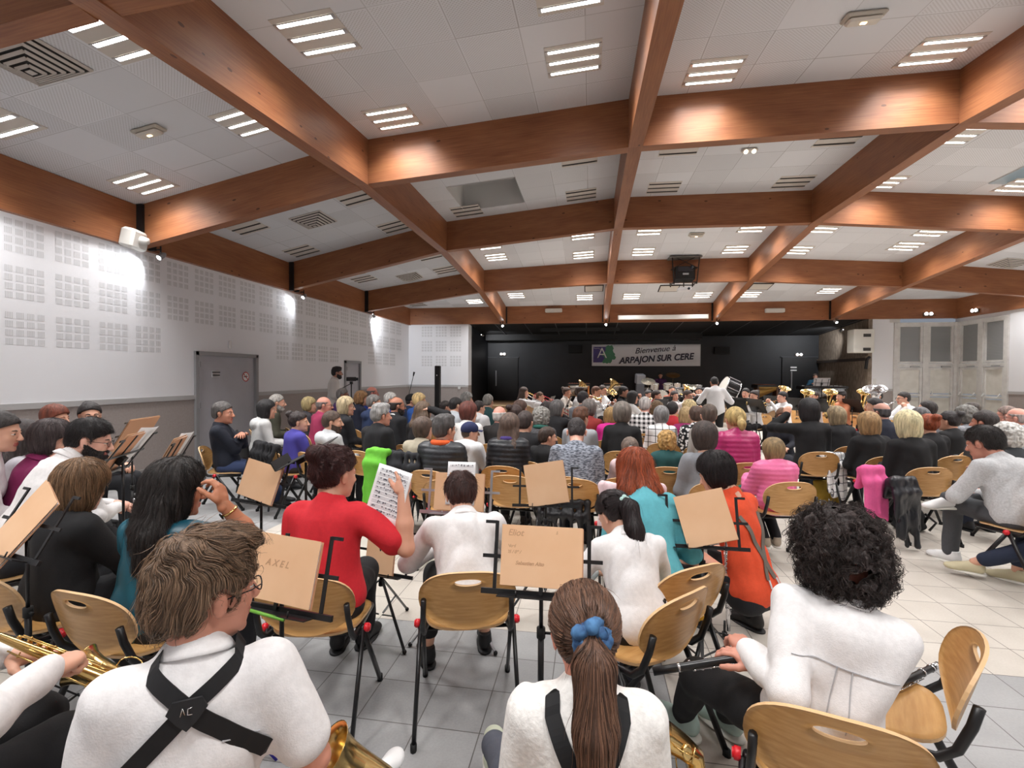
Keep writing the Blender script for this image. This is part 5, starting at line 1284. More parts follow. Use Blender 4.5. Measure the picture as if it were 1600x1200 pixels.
A_('young man with black hair and pale grey sweater, beside the purple hoodie', 713, 634, ('short', '1e1b1c'), ('sweater', 'b4b9bf'), s=.93, h=20, look=30, d=7.6)
A_('person with curly grey hair, left of the stage corner', 730, 625, ('curly', '8d8b88'), ('jacket', '3a3c44'), 'f', h=15, d=9.5)
A_('woman with short auburn hair and white sweater, behind the boy in navy cap', 733, 646, ('bobshort', '5e2f26'), ('sweater', 'e6e4e2'), 'f', s=1.0, h=10, look=25, near=1, d=6.3)
A_('boy with dark hair and white hooded top, right of the auburn-haired woman', 749, 638, ('short', '2c2422'), ('hoodie', 'd6d6d8'), s=.9, h=15, look=30, d=8.2)
A_('man with cropped grey hair and dark green sweater, at the stage corner', 763, 628, ('short', '77746f'), ('sweater', '1f4446'), h=5, look=10, d=8.8)
A_('balding man with white hair ring and brown-black coat', 781, 651, ('bald', 'c9c6c2'), ('jacket', '231f1f'), h=5, look=8, near=1, skin='dc9c8a', d=6.4)
A_('boy in a navy baseball cap and white hoodie', 735, 676, ('buzz', '4a3a30'), ('hoodie', 'd9dadc'), s=.84, h=20, look=40, near=1, cap='232a52', d=5.4)
A_('woman with long brown hair and black puffer jacket over purple scarf', 797, 668, ('long', '5b4a40', .26), ('puffer', '25272c', 'puffer'), 'f', h=3, look=8, near=1, scarf='4a3a80', d=4.95)
# centre block
A_('woman with straight brown hair, second head right of the puffer jackets', 813, 640, ('bob', '4d382f'), ('sweater', '2a2a30'), 'f', h=8, d=7.4)
A_('woman with brown hair pinned in a bun, in front of the trombone girl', 806, 648, ('bun', '3a2a26'), ('jacket', '26262c'), 'f', h=5, near=1, d=6.7)
A_('man with cropped dark hair and black t-shirt, beside the purple scarf', 821, 663, ('short', '3b302d'), ('sweater', '1a1a1e'), h=5, look=12, near=1, neckz=.0, d=5.7)
A_('person with grey curls in dark grey knit with green shawl', 846, 654, ('curly', '86847f'), ('sweater', '3a3b3e', 'melange', '55565a'), 'f', h=3, look=10, near=1, scarf='1f5a50', d=6.4)
A_('boy with short brown hair in black jacket, face turned right', 856, 686, ('short', '3c2c24'), ('jacket', '131316'), s=.82, h=30, look=35, near=1, d=5.1)
A_('woman with straight dark hair, left of the grey-streaked woman', 855, 641, ('bob', '332a2a'), ('sweater', '2a2a32'), 'f', h=6, d=8.1)
A_('woman with grey-streaked dark hair in black, hand at her chin', 871, 640, ('bob', '565353'), ('sweater', '16161a'), 'f', h=15, look=35, armR=((.02, .20, 1.02), (1, .2, -.8)), d=7.3)
A_('man with shaved dark hair and blue-grey flecked sweater, head bowed', 901, 676, ('buzz', '2a2425'), ('sweater', '4a4f5a', 'melange', '9aa0ac'), h=0, look=0, near=1, hpitch=28, hunch=.06, lean=12, fat=1.1, skin='d9a18c', d=4.55)
A_('boy with brown wavy hair and grey t-shirt, in front of the rust sweater', 908, 654, ('quiff', '5c3a28'), ('shirt', '9a9da2'), s=.93, h=12, look=25, near=1, d=6.0)
A_('woman with ash-grey hair and rust red sweater', 921, 640, ('bobshort', '6b6460'), ('sweater', '8a2a26'), 'f', s=.98, h=12, look=10, d=7.0)
A_('person with black hair behind the ash-grey hair', 912, 624, ('short', '252124'), ('sweater', '7c8088'), h=10, d=8.5)
A_('woman with grey-brown bob and plain black sweater, in the centre', 972, 648, ('bobshort', '6f675f'), ('sweater', '0f0f12'), 'f', s=1.02, h=5, look=0, near=1, d=5.9)
A_('person in a bright pink jacket, half hidden by the black sweater', 955, 651, ('bob', '9a7a4c'), ('jacket', 'd0288c'), 'f', s=.86, h=8, d=6.8)
A_('man with white cropped hair and black-white checked shirt', 1008, 634, ('short', 'b0aba8'), ('shirt', 'e8e8e8', 'check', '18181a'), h=5, look=10, skin='d9a090', d=7.6)
A_('woman with streaked brown curls, right of the checked shirt', 1026, 640, ('curly', '6a5238'), ('jacket', '2a2620'), 'f', s=.9, h=4, d=8.2)
A_('person with smooth grey hair and black-and-white plaid shirt, yellow-lined coat behind', 1033, 651, ('bobshort', '7d7c7c'), ('shirt', '17171a', 'plaid', 'e0e0e0'), 'f', h=2, look=5, near=1, d=6.6)
A_('woman with short black hair and red jacket, in the centre', 1051, 641, ('short', '1c1819'), ('jacket', 'b0222e'), 'f', h=8, look=15, d=7.6)
A_('person with fluffy pale blond hair, in front of the white-shirted clarinettist', 1077, 639, ('curly', 'c9b585'), ('sweater', '8a7a6a'), 'f', h=3, d=8.1)
A_('woman with blond ponytail and magenta sweater', 1072, 651, ('bob', 'a38a62'), ('sweater', '8c1f5c'), 'f', s=.92, h=3, d=7.1)
A_('person with short brown hair in black-and-white patterned knit', 1087, 650, ('short', '4e3b32'), ('sweater', 'e6e6e6', 'dots', '17171a'), 'f', h=0, look=0, near=1, d=6.4)
A_('man with brown hair and light grey polo, patterned collar', 1107, 650, ('short', '4f4239'), ('shirt', 'a7a29d'), h=0, look=0, near=1, fat=1.12, collar='c8c8c8', d=5.8)
A_('woman with blond ponytail and raspberry quilted jacket', 1148, 657, ('ponytail', 'b39a62', .12), ('puffer', 'b02a68', 'puffer'), 'f', h=-6, look=0, near=1, s=1.0, tie='d8c890', d=5.2)
A_('little girl with wavy golden hair and dark teal top', 1042, 692, ('curly', 'b08a50'), ('sweater', '1f4f50'), 'f', s=.74, h=4, look=0, near=1, d=4.9)
A_('woman with short dark hair and mid grey sweater, turquoise jacket on her lap', 1100, 686, ('bobshort', '3a302c'), ('sweater', '85898f'), 'f', h=-5, look=5, near=1, s=1.0, neckz=-.01, d=4.3)
A_('girl with fair hair in a bright pink puffer jacket', 1207, 706, ('bobshort', '8a7350'), ('puffer', 'f278aa', 'puffer'), 'f', s=.80, h=-8, look=0, near=1, hem=-.14, ease=.036, legs='18181c', shoes='a89a88', legR=((.06, .12, .16), (0, 1, .5)), legL=((-.05, .10, .16), (0, 1, .5)), d=4.3)
A_('small child with a hair clip beyond the redhead', 984, 702, ('ponytail', '6f5f55', .1), ('sweater', 'e6cdd0'), 'f', s=.76, h=10, look=-10, near=1, tie='b8c8d0', d=4.4)
# right block
A_('small child in dark coat looking back towards the camera', 1223, 651, ('bobshort', '6a4a36'), ('jacket', '20222c'), 'f', s=.76, h=-150, look=-10, near=1, chair=False, d=6.7)
A_('woman with long black hair in black dress, holding up a phone', 1263, 643, ('bob', '141215'), ('sweater', '101013'), 'f', s=1.04, look=-5, near=1, armL=((-.17, .30, 1.14), (-1, .1, -.6)), handL='grip', hdirL=(0, .1, 1), palmL=(.3, 1, 0), scarf=None, d=5.9)
A_('woman with straight ash blond hair and black cardigan', 1306, 652, ('bob', '8d7c5f'), ('sweater', '121216'), 'f', near=1, d=6.4)
A_('woman with blond-brown bob and black sweater with white collar', 1356, 666, ('bob', '9a7a52'), ('sweater', '111114'), 'f', s=1.0, near=1, look=-5, collar='e2e0dc', d=5.6)
A_('woman with platinum wavy hair and black jacket with white studs', 1417, 666, ('bob', 'd2c79e'), ('jacket', '101013'), 'f', s=1.04, near=1, look=0, rough=.006, d=5.0)
A_('balding man with grey sides and navy coat, right of the phone woman', 1376, 645, ('bald', '4c4a4c'), ('jacket', '1b2030'), near=1, skin='b98878', d=6.7)
A_('man with dark hair turned in profile behind the balding man', 1365, 635, ('short', '2a2526'), ('jacket', '24242a'), look=-40, d=8.0)
A_('red-haired woman with a low bun and black top', 1449, 665, ('bun', '8a3f20'), ('sweater', '0f0f13'), 'f', near=1, d=5.7)
A_('man with dark hair tilted back, filming with a black phone', 1447, 640, ('short', '2e2826'), ('jacket', 'cfc9c2'), look=-20, hpitch=-15, near=1, armL=((-.10, .34, 1.12), (-1, .1, -.6)), handL='grip', hdirL=(0, .2, 1), palmL=(.2, 1, 0), d=7.5)
A_('person with grey hair at the feet of the tuba player', 1436, 652, ('short', '5c5a5c'), ('jacket', '5a5a5e'), d=6.7)
A_('woman with dark hair tied low in black top, profile to the left', 1482, 659, ('bun', '241f20'), ('sweater', '0f0f12'), 'f', look=-20, near=1, d=6.2)
A_('man with grey curls and patterned shirt, near the corner doors', 1508, 652, ('curly', '6a6864'), ('shirt', '6c6e74', 'melange', '9b9da2'), d=7.0)
A_('person with short brown hair directly in front of the corner doors', 1516, 642, ('short', '3d3430'), ('jacket', '3c3a3a'), d=8.0)
A_('man with cropped dark hair and dark grey jacket, profile to the left', 1537, 661, ('short', '2e2827'), ('jacket', '4a4b4d'), look=-20, near=1, skin='cf917c', d=5.5)
A_('old woman with fluffy white hair and dark jacket, right edge', 1572, 690, ('curly', 'c6c5c1'), ('jacket', '33363a'), 'f', look=0, near=1, d=4.8)
A_('bald man with glasses and hearing aid, pale grey shirt, right edge', 1588, 654, ('bald', '9a8f8c'), ('shirt', 'a9b2ba'), look=-15, near=1, glasses='222222', skin='cf9484', d=6.3)
A_('man with glasses at the right edge, left of the bald man', 1572, 651, ('short', '7d6a62'), ('jacket', '6a6c70'), glasses='222222', skin='cf9484', d=7.2)
# ------------------------------------------------------------------ instruments
def frame_to(p, d, up=(0, 0, 1)):
    """matrix whose +z runs along d from p"""
    d = Vector(d).normalized(); u = Vector(up); x = u.cross(d)
    if x.length < 1e-3: x = Vector((1, 0, 0)).cross(d)
    x.normalize(); y = d.cross(x); return Matrix(((x.x, y.x, d.x, p[0]), (x.y, y.y, d.y, p[1]), (x.z, y.z, d.z, p[2]), (0, 0, 0, 1)))
def new_thing(name, M, label, cat, group=None):
    o = empty(name, (0, 0, 0), 0, label, cat, group); o.matrix_world = M; return o
def cup(mb, c, r, n=(0, 0, 1), h=.004, mi=0):
    M = frame_to(c, n); mb.lathe([(0, h), (r*.55, h*1.2), (r*.9, h), (r, 0), (r, -h*.6), (0, -h*.6)], 14, mi, M)
def sax(M, label, size=1.0):
    """alto saxophone: body along z with the crook at the top, bell turned up on the +y side"""
    o = new_thing('saxophone', M @ Matrix.Scale(size, 4), label, 'saxophone', 'saxophones')
    b = MB(); b.tube([(0, 0, .52), (0, 0, .3), (0, 0, .05), (0, .012, -.02), (0, .055, -.055), (0, .10, -.02), (0, .115, .05), (0, .125, .15)], [.0125, .021, .030, .032, .034, .037, .042, .050], 20, cap=False)
    b.obj('body', M_GOLD, o)
    MB().lathe([(.050, 0), (.055, .04), (.064, .075), (.080, .10), (.0815, .102), (.078, .10), (.060, .07), (.048, .02)], 26, M=Matrix.Translation((0, .125, .15)) @ Matrix.Rotation(R(-6), 4, 'X')).obj('bell', M_GOLD, o)
    n = MB().tube([(0, 0, .52), (0, 0, .56), (0, -.03, .60), (0, -.10, .625), (0, -.15, .61)], [.0125, .012, .011, .009, .008], 12).obj('neck', M_GOLD, o)
    MB().tube([(0, -.14, .614), (0, -.20, .595)], [.012, .007], 10).tube([(0, -.165, .606), (0, -.185, .60)], .0125, 10, 1).obj('mouthpiece', [M_BLK, M_SILV], n)
    k = MB()
    for i, z in enumerate((.46, .42, .385, .35, .30, .26, .215, .165, .115)): cup(k, (.018+.001*i, .014, z), .009+.0013*i, (.7, .6, 0))
    for (z, r) in ((.06, .026), (-.0, .027), (.13, .024)): cup(k, (-.034, .01, z), r, (-1, .1, 0))
    cup(k, (.048, .11, .06), .026, (1, .1, 0)); cup(k, (-.048, .118, .10), .024, (-1, .1, 0)); cup(k, (0, .0, .49), .008, (0, 1, 0))
    for (x, y) in ((.030, .0), (-.034, .022), (.026, -.018), (-.028, -.018)): k.tube([(x, y, .45), (x*1.35, y*1.1, .02)], .0026, 6)
    for z in (.42, .33, .24, .15, .06):
        for (x, y) in ((.031, .0), (-.035, .02)): k.tube([(x*.6, y*.6, z), (x*(1.35-.8*(z-.02)), y*1.1, z)], .003, 5); k.ball((x*(1.35-.8*(z-.02)), y*1.1, z), .0052, n=8, m=5)
    for z in (.02, .07, .12): k.tube([(-.05, .085, z), (-.05, .05, z-.02), (-.03, .02, z-.02)], .003, 5)
    g = MB().tube([(.06*math.cos(a)*.6+.055, .11, .075+.05*math.sin(a)) for a in [2*PI*q/14 for q in range(15)]], .0028, 6, cap=False); g.tube([(.055, .085, .04), (.055, .135, .04)], .003, 5); g.obj('key_guard', M_GOLD, o)
    for z in (.40, .34): k.tube([(0, -.03, z), (.0, -.045, z-.03), (.0, -.03, z-.06)], .004, 6)
    k.obj('keywork', M_GOLD, o)
    return o
def woodwind(M, label, L=.66, black=True, name='clarinet', bell=True, keys=12, bands=True, r=.0125, group=None):
    o = new_thing(name, M, label, name, group); bm = M_BLK if black else M_SILV
    if black: bm = mat('grenadilla_black', '101012', .3)
    b = MB().lathe([(.006, 0), (.009, .03), (r*.95, .075), (r, .08), (r*1.05, L*.5), (r*1.1, L-.09)]+([(r*1.3, L-.06), (r*1.9, L-.02), (r*2.35, L)] if bell else [(r*1.1, L)]), 14, close=True); b.obj('tube', bm, o)
    if bands:
        s = MB()
        for z in (.078, .14, L*.5, L-.09)+((L-.004,) if bell else ()): q = r*(1.2 if z < L-.02 else 2.42); s.lathe([(q*.9, -.004), (q, -.004), (q, .004), (q*.9, .004)], 14, M=Matrix.Translation((0, 0, z)))
        s.obj('ring', M_SILV, o)
    k = MB()
    for i in range(keys):
        z = .16+(L-.30)*i/(keys-1); cup(k, (0, r*1.25, z), .0075+.002*(i % 3 == 0), (0, 1, 0), .003)
        if i % 2: k.tube([(r*1.2, r*.5, z), (r*1.5, r*.9, z+.03), (r*.3, r*1.5, z+.045)], .0022, 5); cup(k, (r*1.3, -r*.2, z+.01), .007, (1, -.1, 0), .003)
    for x in (-1, 1): k.tube([(x*r*1.25, r*.7, .16), (x*r*1.25, r*.7, L-.14)], .0019, 5)
    for i in range(6): k.ball((r*1.25, r*.7, .18+(L-.34)*i/5), .004, n=6, m=4); k.ball((-r*1.25, r*.7, .2+(L-.34)*i/5), .004, n=6, m=4)
    k.obj('keywork', M_SILV, o)
    if black: MB().tube([(0, 0, .0), (0, 0, .05)], [.0075, .011], 10).tube([(0, 0, .03), (0, 0, .06)], .0128, 12, 1).obj('mouthpiece', [bm, M_SILV], o)
    return o
def trumpet(p, d, label):
    o = new_thing('trumpet', frame_to(p, d), label, 'trumpet', 'trumpets and cornets')
    MB().tube([(0, 0, 0), (0, 0, .42), (0, -.03, .46), (0, -.06, .42), (0, -.06, .10), (0, -.03, .06), (0, 0, .10), (0, 0, .30)], .0065, 8).obj('tubing', M_GOLD, o)
    MB().lathe([(.006, .2), (.010, .36), (.022, .44), (.058, .49), (.055, .49)], 18).obj('bell', M_GOLD, o)
    MB().tube([(0, -.09, .18), (0, .03, .18)], .010, 8).tube([(0, -.09, .205), (0, .03, .205)], .010, 8).tube([(0, -.09, .23), (0, .03, .23)], .010, 8).obj('valves', M_SILV, o)
    return o
def trombone(p, d, label, col=None):
    c = col or M_GOLD; o = new_thing('trombone', frame_to(p, d), label, 'trombone', 'trombones')
    MB().tube([(0, 0, 0), (0, 0, .85), (0, -.04, .90), (0, -.08, .85), (0, -.08, .0)], .0085, 8).tube([(0, 0, .2), (0, -.08, .2)], .006, 6).obj('slide', M_SILV if col is None else c, o)
    MB().tube([(0, -.08, 0), (.03, -.06, -.22), (.05, -.01, -.27), (.07, .05, -.22), (.06, .06, .1)], .011, 8).lathe([(.011, .08), (.016, .2), (.032, .3), (.085, .37), (.08, .37)], 20, M=Matrix.Translation((.06, .06, 0))).obj('bell', c, o)
    return o
def horn(p, d, label):
    o = new_thing('french_horn', frame_to(p, d), label, 'french horn', 'french horns')
    b = MB()
    for r in (.12, .095, .075): b.tube([(r*math.cos(a), .18+0*r, .12+r*math.sin(a)) for a in [2*PI*q/18 for q in range(19)]], .0085, 8, cap=False)
    b.tube([(0, 0, 0), (0, .08, .10), (.0, .18, .05)], .005, 8).tube([(.05, .17, .08), (.0, .165, .12), (-.05, .17, .15)], .016, 8); b.obj('coils', M_GOLD, o)
    MB().lathe([(.02, 0), (.035, .10), (.07, .17), (.145, .22), (.14, .22)], 20, M=Matrix.Translation((-.08, .22, .05)) @ Matrix.Rotation(R(-100), 4, 'X') @ Matrix.Rotation(R(25), 4, 'Y')).obj('bell', M_GOLD, o)
    return o
def euph(M, label, size=1.0, m=None, name='euphonium'):
    m = m or M_GOLD; o = new_thing(name, M @ Matrix.Scale(size, 4), label, name, 'euphoniums and tubas')
    b = MB().tube([(0, .10, .42), (0, .12, .1), (0, .07, -.04), (0, 0, -.06), (0, -.07, -.02), (0, -.08, .10), (0, -.06, .34), (0, -.03, .38), (0, .0, .34), (0, .0, .05)], [.035, .045, .048, .045, .038, .030, .018, .014, .012, .012], 12)
    b.tube([(0, -.08, .1), (.06, -.05, .16), (.06, .04, .2), (0, .06, .22)], .012, 8).tube([(0, -.03, .30), (0, -.14, .36), (0, -.19, .36)], .006, 8).tube([(.05, .0, .08), (.05, .03, .0), (.05, -.03, .0), (.05, -.03, .1)], .010, 8)
    b.obj('tubing', m, o)
    MB().lathe([(.034, 0), (.045, .08), (.065, .16), (.11, .22), (.155, .25), (.150, .25), (.10, .21)], 24, M=Matrix.Translation((0, .095, .40))).obj('bell', m, o)
    v = MB()
    for x in (-.03, 0, .03): v.tube([(x+.02, -.01, .06), (x+.02, -.01, .24)], .013, 10).ball((x+.02, -.01, .26), .009, n=8, m=5)
    v.obj('valves', M_SILV, o); return o

# ------------------------------------------------------------------ the orchestra on the floor in front of the stage
def mouth(o, off=(0, .112, -.066)):
    return o.matrix_world_ @ off if False else None
def wmat(o): return Matrix.Translation(o.location) @ Euler(o.rotation_euler).to_matrix().to_4x4()
def player(label, px, py, d, hair, top, inst, sex='m', s=.95, legs='17171b', stand_=True, look=None, gl=None, skin='dba58e', **k):
    sp = dict(label=label, head=(px, py), d=d, hair=hair, top=top, sex=sex, s=s, near=0, hs=1.08, seed=px % 13, legs=legs, skin=skin, glasses=gl, lean=3, **k)
    locate(sp); sp['h'] = facing(*sp['at'])+(k.get('dh', 0)); sp['hyaw'] = look or 0
    sk = skel(sp); m = sk[7] @ Vector((0, .11, -.066))
    fw = Vector((0, 1, 0)); 
    T = {'trumpet': ((.03, .20, -.03), (-.03, .18, -.04)), 'trombone': ((.03, .34, -.14), (-.05, .12, -.05)), 'horn': ((.14, .14, -.30), (-.08, .22, -.22)), 'clarinet': ((.02, .26, -.34), (-.02, .18, -.20)), 'flute': ((.30, .08, -.04), (.12, .14, -.03)),
         'euph': ((.06, .20, -.20), (-.10, .22, -.32)), 'tuba': ((.06, .20, -.20), (-.14, .24, -.30)), 'sax': ((.06, .20, -.50), (.0, .20, -.28)), 'none': ((.06, .25, -.45), (-.06, .25, -.45))}[inst]
    sp['armR'] = (tuple(m+Vector(T[0])), (.6, -.4, -1)); sp['armL'] = (tuple(m+Vector(T[1])), (-.6, -.4, -1)); sp['handR'] = sp['handL'] = 'grip'
    sp['hdirR'] = (-.3, .6, .5); sp['hdirL'] = (.3, .6, .5); sp['palmR'] = (-1, 0, 0); sp['palmL'] = (1, 0, 0)
    locate(sp); o = person(sp); q = wmat(o); mw = q @ m; D = lambda v: q.to_3x3() @ Vector(v)
    sh = label.split(',')[0]
    if inst == 'trumpet': trumpet(mw, D((0, 1, -.18)), 'trumpet played by the '+sh)
    elif inst == 'trombone': trombone(mw, D((0.05, 1, -.45)), 'trombone played by the '+sh, k.get('icol'))
    elif inst == 'horn': horn(mw, D((0, .8, -.75)), 'french horn played by the '+sh)
    elif inst == 'clarinet': woodwind(frame_to(mw, D((0, .62, -.8))), 'clarinet played by the '+sh, group='clarinets in the orchestra', keys=6)
    elif inst == 'flute': woodwind(frame_to(mw+D((-.05, 0, 0)), D((1, .15, -.12))), 'flute played by the '+sh, black=False, name='flute', bell=False, bands=False, r=.009, keys=8)
    elif inst == 'sax': sax(frame_to(mw+D((0, .25, -.62)), D((0, -.25, 1))), 'saxophone played by the '+sh)
    elif inst in ('euph', 'tuba'):
        b = .95 if inst == 'euph' else 1.35; euph(Matrix.Translation(mw+D((-.02*b, .20*b, -.36*b))) @ Matrix.Rotation(-R(sp['h']), 4, 'Z') @ Matrix.Rotation(R(-14), 4, 'X') @ Matrix.Rotation(R(-22), 4, 'Y'), ('gold euphonium' if not k.get('icol') else 'silver tuba')+' played by the '+sh, b, k.get('icol'), 'euphonium' if inst == 'euph' else 'tuba')
    hh = R(sp['h']); put_chair(sp['at'][0], sp['at'][1], sp['h'], 'orchestra chair under the '+sh, 'orchestra chairs')
    if stand_:
        dx = .72; stand((sp['at'][0]+dx*math.sin(hh)-.1*math.cos(hh), sp['at'][1]+dx*math.cos(hh)), sp['h'], .97, 'black desk music stand before the '+sh, 'solid', 25, .56, group='black orchestra stands')
    return o
SH = ('shirt', 'eeeef0')
player('girl with long brown hair and white scrunchie, trombone, leftmost', 819, 614, 11.6, ('longwavy', '46342c', .2), SH, 'trombone', 'f', .92)
player('small boy in white with a red-and-white trombone', 844, 618, 11.2, ('short', '5c4030'), SH, 'trombone', s=.8, icol=mat('red_plastic_brass', 'c01f35', .3))
player('girl in cream blouse with hair tied back, horn', 886, 613, 11.9, ('bun', '4a362c'), ('shirt', 'dcd6cf'), 'horn', 'f', .9)
player('boy with floppy brown hair, white shirt, trombone', 906, 614, 11.0, ('quiff', '38261e'), SH, 'trombone', s=.92)
player('boy in white shirt holding up a french horn', 932, 611, 11.2, ('short', '6a4634'), SH, 'horn', s=.95)
player('man with glasses behind the french horn boy', 942, 610, 12.6, ('short', '33241e'), SH, 'horn', s=.98, gl='8a5a50')
player('man in black shirt with trumpet', 975, 613, 11.0, ('short', '1d1818'), ('shirt', '131316'), 'trumpet', s=1.0, skin='b5806a', stand_=False)
player('woman with black bob and white t-shirt, clarinet', 989, 622, 10.0, ('bob', '1d1b1d'), ('shirt', 'ececee'), 'clarinet', 'f', .96, fat=1.12, sleeve='short', gl='333333')
player('child with dark hair left of the red shirt', 1013, 617, 12.2, ('short', '33302f'), SH, 'clarinet', s=.86)
player('man in red t-shirt, clarinet', 1026, 619, 10.9, ('short', '2f211c'), ('shirt', 'b31c28'), 'clarinet', s=.97, sleeve='short')
player('player with cropped hair behind the black desks, brass bell beside', 1050, 610, 13.3, ('buzz', '3c302a'), ('shirt', 'a8604c'), 'euph')
player('boy in white between the black stands', 1054, 619, 11.6, ('short', '2a2220'), SH, 'clarinet', s=.92)
player('man with glasses and white polo, clarinet', 1075, 619, 10.9, ('short', '3f2f28'), SH, 'clarinet', s=1.0, gl='333333', sleeve='short', fat=1.1)
player('flute player left of the conductor', 1092, 612, 12.4, ('short', '2a2322'), ('shirt', '5a5a66'), 'flute', 'f', .93)
player('boy with black fringe and white shirt, brass, right of conductor', 1165, 615, 11.6, ('short', '171314'), SH, 'sax', s=.95)
player('girl with dark tied hair and white t-shirt, alto saxophone', 1178, 619, 10.9, ('bun', '2e2421'), SH, 'sax', 'f', .92)
player('teenage boy with dark hair and white shirt, looking down', 1222, 621, 10.6, ('short', '191516'), SH, 'trumpet', s=.95)
player('bald man in white behind the teenage boy', 1224, 613, 12.6, ('bald', '8d7d74'), SH, 'euph')
player('boy in white with round euphonium, in front of the xylophone', 1272, 620, 11.4, ('short', '2f2320'), SH, 'euph', s=.93)
player('boy in an orange top with euphonium', 1314, 620, 11.0, ('quiff', '1c1718'), ('shirt', 'c8805e'), 'euph', s=.95)
player('boy in white with gold euphonium by the white corner', 1370, 620, 10.8, ('short', '1b1718'), SH, 'euph', s=.97)
player('boy with glasses and white shirt, silver tuba', 1411, 623, 9.8, ('short', '221a18'), SH, 'tuba', s=1.0, icol=M_SILV, gl='222222', stand_=False)

# conductor, on foot with both arms out
sp = dict(label='conductor seen from behind, white long-sleeved sweater and black trousers, arms raised', head=(1116, 598), d=10.3, hair=('buzz', '1f1c1c'), top=('sweater', 'e4e4e6'), pose='stand', s=.95, near=1, h=4, hyaw=-6, hpitch=16, lean=6, hunch=.04, legs='121215', seed=3, skin='a8765e', hem=-.06,
          fat=1.12, hs=1.05, armR=((.27, .30, 1.12), (.8, -.4, -1.1)), armL=((-.25, .32, 1.12), (-.8, -.4, -1.1)), hdirR=(.1, .8, .3), hdirL=(-.1, .8, .4), handR='relaxed', handL='pinch')
locate(sp); person(sp)
q = wmat(bpy.data.objects[-1]) if False else None
# man filming by the second grey door
sp = dict(label='standing bearded man in a pale sweater beside the tripod camera, in profile', head=(527, 583), d=10.4, hair=('quiff', '171314'), top=('sweater', 'cfc9c4'), pose='stand', near=1, h=62, legs='23232a', seed=4, beard=.5, glasses='33201c', skin='b98670', armR=((.08, .25, 1.05), (.4, -.8, -.6)), armL=((-.06, .28, 1.03), (-.4, -.8, -.6)))
locate(sp); person(sp)
p = at_d(549, 600, 10.2); o = empty('camera_tripod', (p.x, p.y, 0), 0, 'black video camera on a tripod by the second grey door', 'tripod')
MB().tube([(0, 0, .5), (0, 0, 1.42)], .014, 8).obj('centre_column', M_BLK, o)
for k in range(3): a = 2*PI*k/3+.4; MB().tube([(0, 0, 1.15), (.42*math.cos(a), .42*math.sin(a), 0)], [.016, .010], 8).obj('leg', M_BLK, o)
MB().box((0, 0, 1.45), (.05, .05, .06)).tube([(0, 0, 1.44), (-.22, -.12, 1.30)], .008, 6).obj('pan_head', M_BLK, o)
o = empty('video_camera', (p.x, p.y, 1.53), R(-55), 'small black video camera on top of the tripod', 'video camera')
MB().box((0, 0, 0), (.08, .20, .085), bev=.01).obj('body', M_BLK, o); MB().tube([(0, .09, 0), (0, .14, 0)], .032, 10).obj('lens', MATS['lens_glass'], o); MB().box((-.08, .0, .02), (.06, .008, .05)).obj('flip_screen', M_BLK, o)
p = at_d(684, 600, 10.3); o = empty('column_speaker', (p.x, p.y, 0), 0, 'tall thin black column loudspeaker left of the stage', 'loudspeaker')
MB().box((0, 0, .95), (.11, .12, 1.75), bev=.01).obj('column', m_spb, o); MB().box((0, 0, .04), (.36, .40, .08), bev=.02).obj('base', m_spb, o); MB().box((0, -.062, 1.62), (.02, .004, .02)).obj('badge', M_SILV, o)
p = at_d(642, 610, 10.4); o = empty('microphone_stand', (p.x, p.y, 0), 0, 'black microphone stand against the taupe wall left of the stage', 'microphone stand')
MB().tube([(0, 0, .05), (0, 0, 1.2)], .009, 6).obj('pole', M_BLK, o); MB().tube([(-.08, 0, 1.05), (.06, 0, 1.62)], .007, 6).obj('boom', M_BLK, o); MB().tube([(.055, 0, 1.60), (.075, 0, 1.69)], [.014, .022], 8).obj('microphone', M_BLK, o); MB().lathe([(0, .03), (.14, .02), (.14, 0)], 14).obj('round_base', M_BLK, o)

# ------------------------------------------------------------------ percussion on the stage
def mallets(px0, px1, py, Y, label, wood='9a5a34', res='b9b0a8', H=.82, metal=False):
    a = at_y(px0, py, Y); b = at_y(px1, py, Y); w = b.x-a.x; o = empty('xylophone', ((a.x+b.x)/2, Y, .5), 0, label, 'xylophone', 'mallet instruments on the stage')
    bm = mat('bar_rosewood', '8a5238', .35) if not metal else M_SILV
    br = MB(); n = 30
    for i in range(n):
        x = (i/(n-1)-.5)*w*.95; L = .36-.16*i/n; br.box((x, -.10, H), (w/n*.72, L, .02)); 
        if i % 7 not in (2, 6): br.box((x+w/n*.45, .18, H+.02), (w/n*.6, L*.8, .02))
    br.obj('bars', bm, o)
    MB().box((0, -.32, H-.03), (w, .03, .07)).box((0, .40, H-.02), (w, .03, .07)).box((-w/2, .04, H-.05), (.04, .7, .12)).box((w/2, .04, H-.05), (.04, .5, .12)).obj('rail_frame', M_BLK, o)
    rs = MB()
    for i in range(n): x = (i/(n-1)-.5)*w*.93; rs.tube([(x, -.22, H-.04), (x, -.22, H-.50+.34*i/n)], w/n*.38, 8)
    rs.obj('resonators', mat('resonator_'+res, res, .3, .7), o)
    for s in (-1, 1): MB().box((s*w*.46, -.05, H/2-.03), (.06, .42, H-.1)).box((s*w*.46, 0, .03), (.06, .7, .06)).obj('end_stand', mat('stand_wood_'+wood, wood, .5), o)
    return o
mallets(888, 921, 601, 18.7, 'wooden-framed marimba at the left of the stage', 'a8642c')
mallets(944, 973, 601, 18.8, 'second marimba, left of the drum kit', '7a4030')
mallets(1180, 1212, 607, 19.2, 'marimba with gold resonators, right of the bass drum', '5a3a28', 'c9a45a')
mallets(1252, 1318, 606, 18.4, 'long vibraphone with silver resonators beside the brown panel', '2a2420', 'c9cbd0', .80, True)
